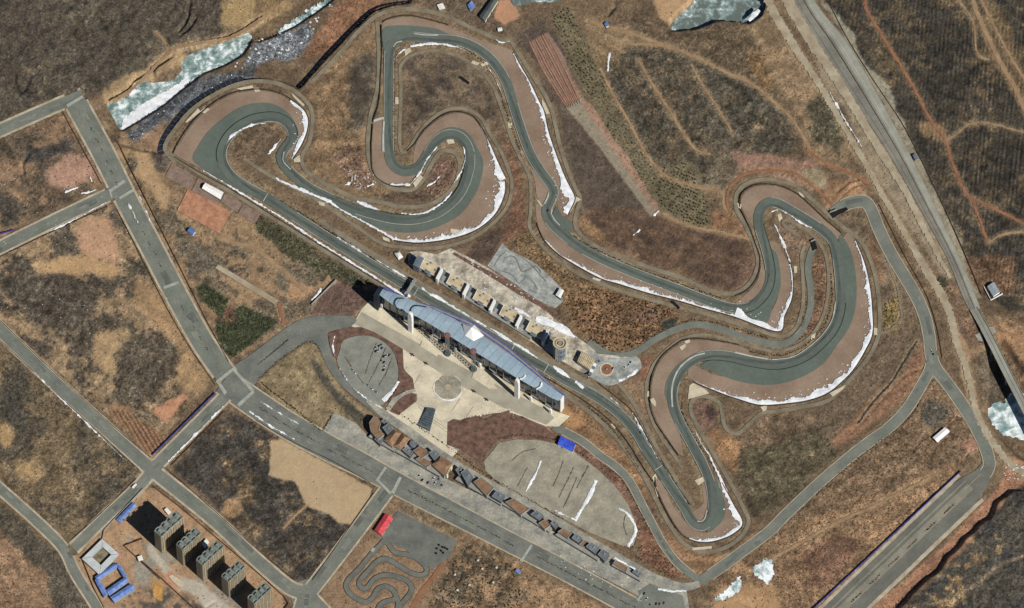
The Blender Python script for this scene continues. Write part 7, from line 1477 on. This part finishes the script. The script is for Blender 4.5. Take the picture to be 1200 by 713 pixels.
# hedges and shrub rows along roads and verges
def row(pts, sp, r, col, label, seed, jit=.5, gap=None, name='hedge_row', cat='hedge'):
    c = cr(pts, .5); s = np.concatenate([[0], np.cumsum(np.hypot(*np.diff(c[:, :2], axis=0).T))]); t = np.arange(0, s[-1], sp); g = np.random.default_rng(seed)
    if gap: t = t[(t % gap[0]) < gap[1]]
    X, Y = np.interp(t, s, c[:, 0])+g.normal(0, jit, len(t)), np.interp(t, s, c[:, 1])+g.normal(0, jit, len(t)); rr = r*g.uniform(.7, 1.3, len(t))
    return scatter(name, X, Y, rr, rr*1.1, col, DOME, label, cat, seed, z=.6)
DG = (62, 60, 48)
row([(1118, 591), (1075, 632), (1030, 675), (985, 718)], 1.0, .9, (62, 58, 48), 'dashed dark hedge in the median of the dual carriageway', 160, .4, (30, 17))
row([(100, 137), (121, 180), (140, 222)], 1.3, .75, DG, 'dashed dark hedge in the median of the wide road by the red field', 61, .5, (14, 6)); row([(154, 246), (178, 291), (192, 320)], 1.3, .75, DG, 'dashed dark hedge in the median of the wide road below the side road', 62, .5, (14, 6)); row([(212, 358), (228, 386), (248, 418)], 1.3, .75, DG, 'dashed dark hedge in the median of the wide road above the crossing', 63, .5, (14, 6))
row([(305, 478), (338, 500), (375, 520)], 1.3, .75, DG, 'dashed dark hedge in the avenue median near the crossing', 64, .4, (16, 11)); row([(385, 527), (415, 542), (436, 553)], 1.3, .75, DG, 'dashed dark hedge in the avenue median below the forecourt', 65, .4, (16, 11)); row([(478, 575), (541, 607), (602, 640)], 1.3, .8, DG, 'long dark hedge in the avenue median past the kart yard', 66, .4, (18, 15)); row([(630, 653), (690, 684), (745, 713)], 1.3, .8, DG, 'long dark hedge in the avenue median past the last shops', 67, .4, (18, 15))
row([(306, 449), (330, 468), (352, 485), (376, 505)], 1.5, 1.0, DG, 'row of dark shrubs on the avenue side of the triangle', 68); row([(378, 505), (391, 484)], 1.3, 1.0, DG, 'short row of dark shrubs beside the forecourt', 69); row([(302, 446), (325, 424), (357, 402), (368, 402), (375, 410)], 1.7, .9, DG, 'row of dark shrubs along the curving access road', 70)
row([(302, 428), (318, 415), (338, 398)], 1.0, .9, DG, 'dark hedge in the middle of the access road', 71, .3); row([(455, 110), (455, 90)], 3, .1, DG, 'few small dark tufts by the return straight', 72) if 0 else None
for i, (p, lb) in enumerate([([(462, 65), (461.5, 90), (461, 130), (461.5, 170), (465, 180)], 'row of dark shrubs right of the return straight'), ([(545, 58), (565, 72), (580, 92), (590, 120), (600, 150), (612, 185)], 'row of dark shrubs inside the descending back straight'), ([(660, 270), (690, 288), (720, 303), (755, 318), (790, 330), (830, 345), (850, 351)], 'row of dark shrubs above the lower straight'), ([(350, 248), (390, 274), (420, 293), (450, 312), (475, 330)], 'row of dark shrubs between the straight and the pit lane'), ([(330, 236), (370, 262), (410, 287), (440, 305)], 'row of dark shrubs on the strip beside the main straight'), ([(380, 225), (410, 238), (440, 248), (470, 252)], 'row of dark shrubs inside the lower sweep'), ([(800, 463), (800, 485), (810, 505), (825, 530), (838, 550)], 'row of dark shrubs right of the lower esses'), ([(640, 430), (670, 447), (700, 462), (730, 482)], 'row of dark tyres on the pit exit verge'), ([(880, 412), (905, 417), (930, 413), (950, 400), (968, 378), (975, 350), (974, 320)], 'row of dark shrubs inside the sweeping bend'), ([(795, 380), (815, 375.5), (840, 379), (870, 388), (900, 397)], 'row of dark shrubs above the roundabout road'), ([(740, 408), (765, 394), (790, 382)], 'row of dark shrubs below the roundabout road'), ([(705, 545), (725, 558), (742, 585), (758, 615), (766, 632)], 'row of dark shrubs along the narrow road by the car parks'), ([(1080, 470), (1062, 495), (1035, 515), (1000, 542), (950, 585)], 'row of small dark posts along the south-east road'), ([(690, 478), (715, 500), (735, 528), (752, 555)], 'row of dark shrubs outside the main straight exit'), ([(770, 535), (785, 555), (800, 580), (810, 592)], 'row of dark shrubs in the hairpin infield'), ([(545, 490), (580, 484), (598, 480), (603, 490)], 'row of pale stones along the bed edge'), ([(575, 516), (600, 511), (632, 512), (660, 520), (690, 538)], 'row of dark shrubs above the car park'), ([(455, 476), (480, 493), (520, 520), (560, 550), (610, 580), (660, 608)], 'row of dark shrubs along the shop lane')]):
    row(p, 1.9 if i not in (5, 15) else 2.6, .85, DG if i != 15 else (200, 195, 180), lb, 80+i, .55)
# clutter of small shrubs along the shop lane and in the paddock
area_scatter([(452, 484), (480, 498), (560, 548), (650, 600), (740, 655), (735, 662), (640, 606), (550, 560), (470, 508)], 260, .5, 1.2, (74, 70, 60), 'small dark planting along the lane behind the shops', 141)
area_scatter([(430, 530), (480, 556), (560, 598), (640, 640), (700, 672), (690, 676), (600, 632), (500, 583), (430, 545)], 160, .4, .9, (92, 88, 78), 'small grey litter along the avenue edge of the forecourt', 142)
area_scatter([(500, 300), (560, 320), (640, 372), (690, 410), (680, 415), (600, 362), (520, 318)], 140, .4, 1.0, (104, 94, 80), 'small dark clutter in the paddock', 143)
# nursery trees: the largest ones as single trees, the rest as one mass
me_tree = None; pos = []
for bi, (lb, p) in enumerate(NURS):
    pp = np.array(p); ang = [1.02, .38, .38][bi]; ca, sa = math.cos(ang), math.sin(ang); g = np.random.default_rng(200+bi); s1, s2 = [(4.2, 3.6), (3.4, 3.8), (3.6, 3.8)][bi]
    for u in np.arange(-500, 1400, s1):
        for v in np.arange(-1000, 600, s2):
            x, y = u*ca-v*sa+g.normal(0, .65), u*sa+v*ca+g.normal(0, .65)
            if pp[:, 0].min() < x < pp[:, 0].max() and pp[:, 1].min() < y < pp[:, 1].max() and g.random() < .68: pos.append((x, y, bi))
pos = [q for q in pos if inpoly(np.array([q[0]]), np.array([q[1]]), NURS[q[2]][1])[0]]
Tv, Tf = TREE
def tree_mesh(seed):
    g = np.random.default_rng(seed); V = Tv*(1+g.normal(0, .12, Tv.shape)); me = bpy.data.meshes.new('conifer'); me.from_pydata((V*np.array([1.2, 1.2, 3.0])).tolist(), [], Tf.tolist())
    a = me.attributes.new('Col', 'FLOAT_COLOR', 'POINT'); c = np.ones((len(V), 4)); c[:, :3] = lin(np.array((66, 66, 44))*(1+g.normal(0, .12)))*K; a.data.foreach_set('color', c.astype(np.float32).ravel()); me.materials.append(M_veg); return me
TM = [tree_mesh(s) for s in range(5)]
order = sorted(range(len(pos)), key=lambda i: (-(pos[i][2] > 0), i)); single = order[:300]; rest = order[300:]
for k, i in enumerate(single):
    x, y, bi = pos[i]; o = bpy.data.objects.new('nursery_conifer', TM[k % 5]); q = P1(x, y, 0); o.location = (q.x, q.y, float(height(x, y))-.1); o.rotation_euler.z = k*1.3; s = .75+.45*random.random(); o.scale = (s, s, s); link(o)
    tag(o, 'small dark green conifer standing in the rows of '+lb_n[bi] if 0 else 'small dark green conifer in the planted rows of the tree nursery', 'tree', 'conifers of the tree nursery')
if rest:
    X = np.array([pos[i][0] for i in rest]); Y = np.array([pos[i][1] for i in rest]); r_ = rng.uniform(.6, 1.25, len(X))
    scatter('nursery_conifers', X, Y, r_, r_*2.2, (66, 66, 44), TREE, 'further rows of small conifers in the tree nursery strip', 'trees', 99)
print('parts', len(bpy.data.objects), 'trees', len(pos), 'scrub', n)
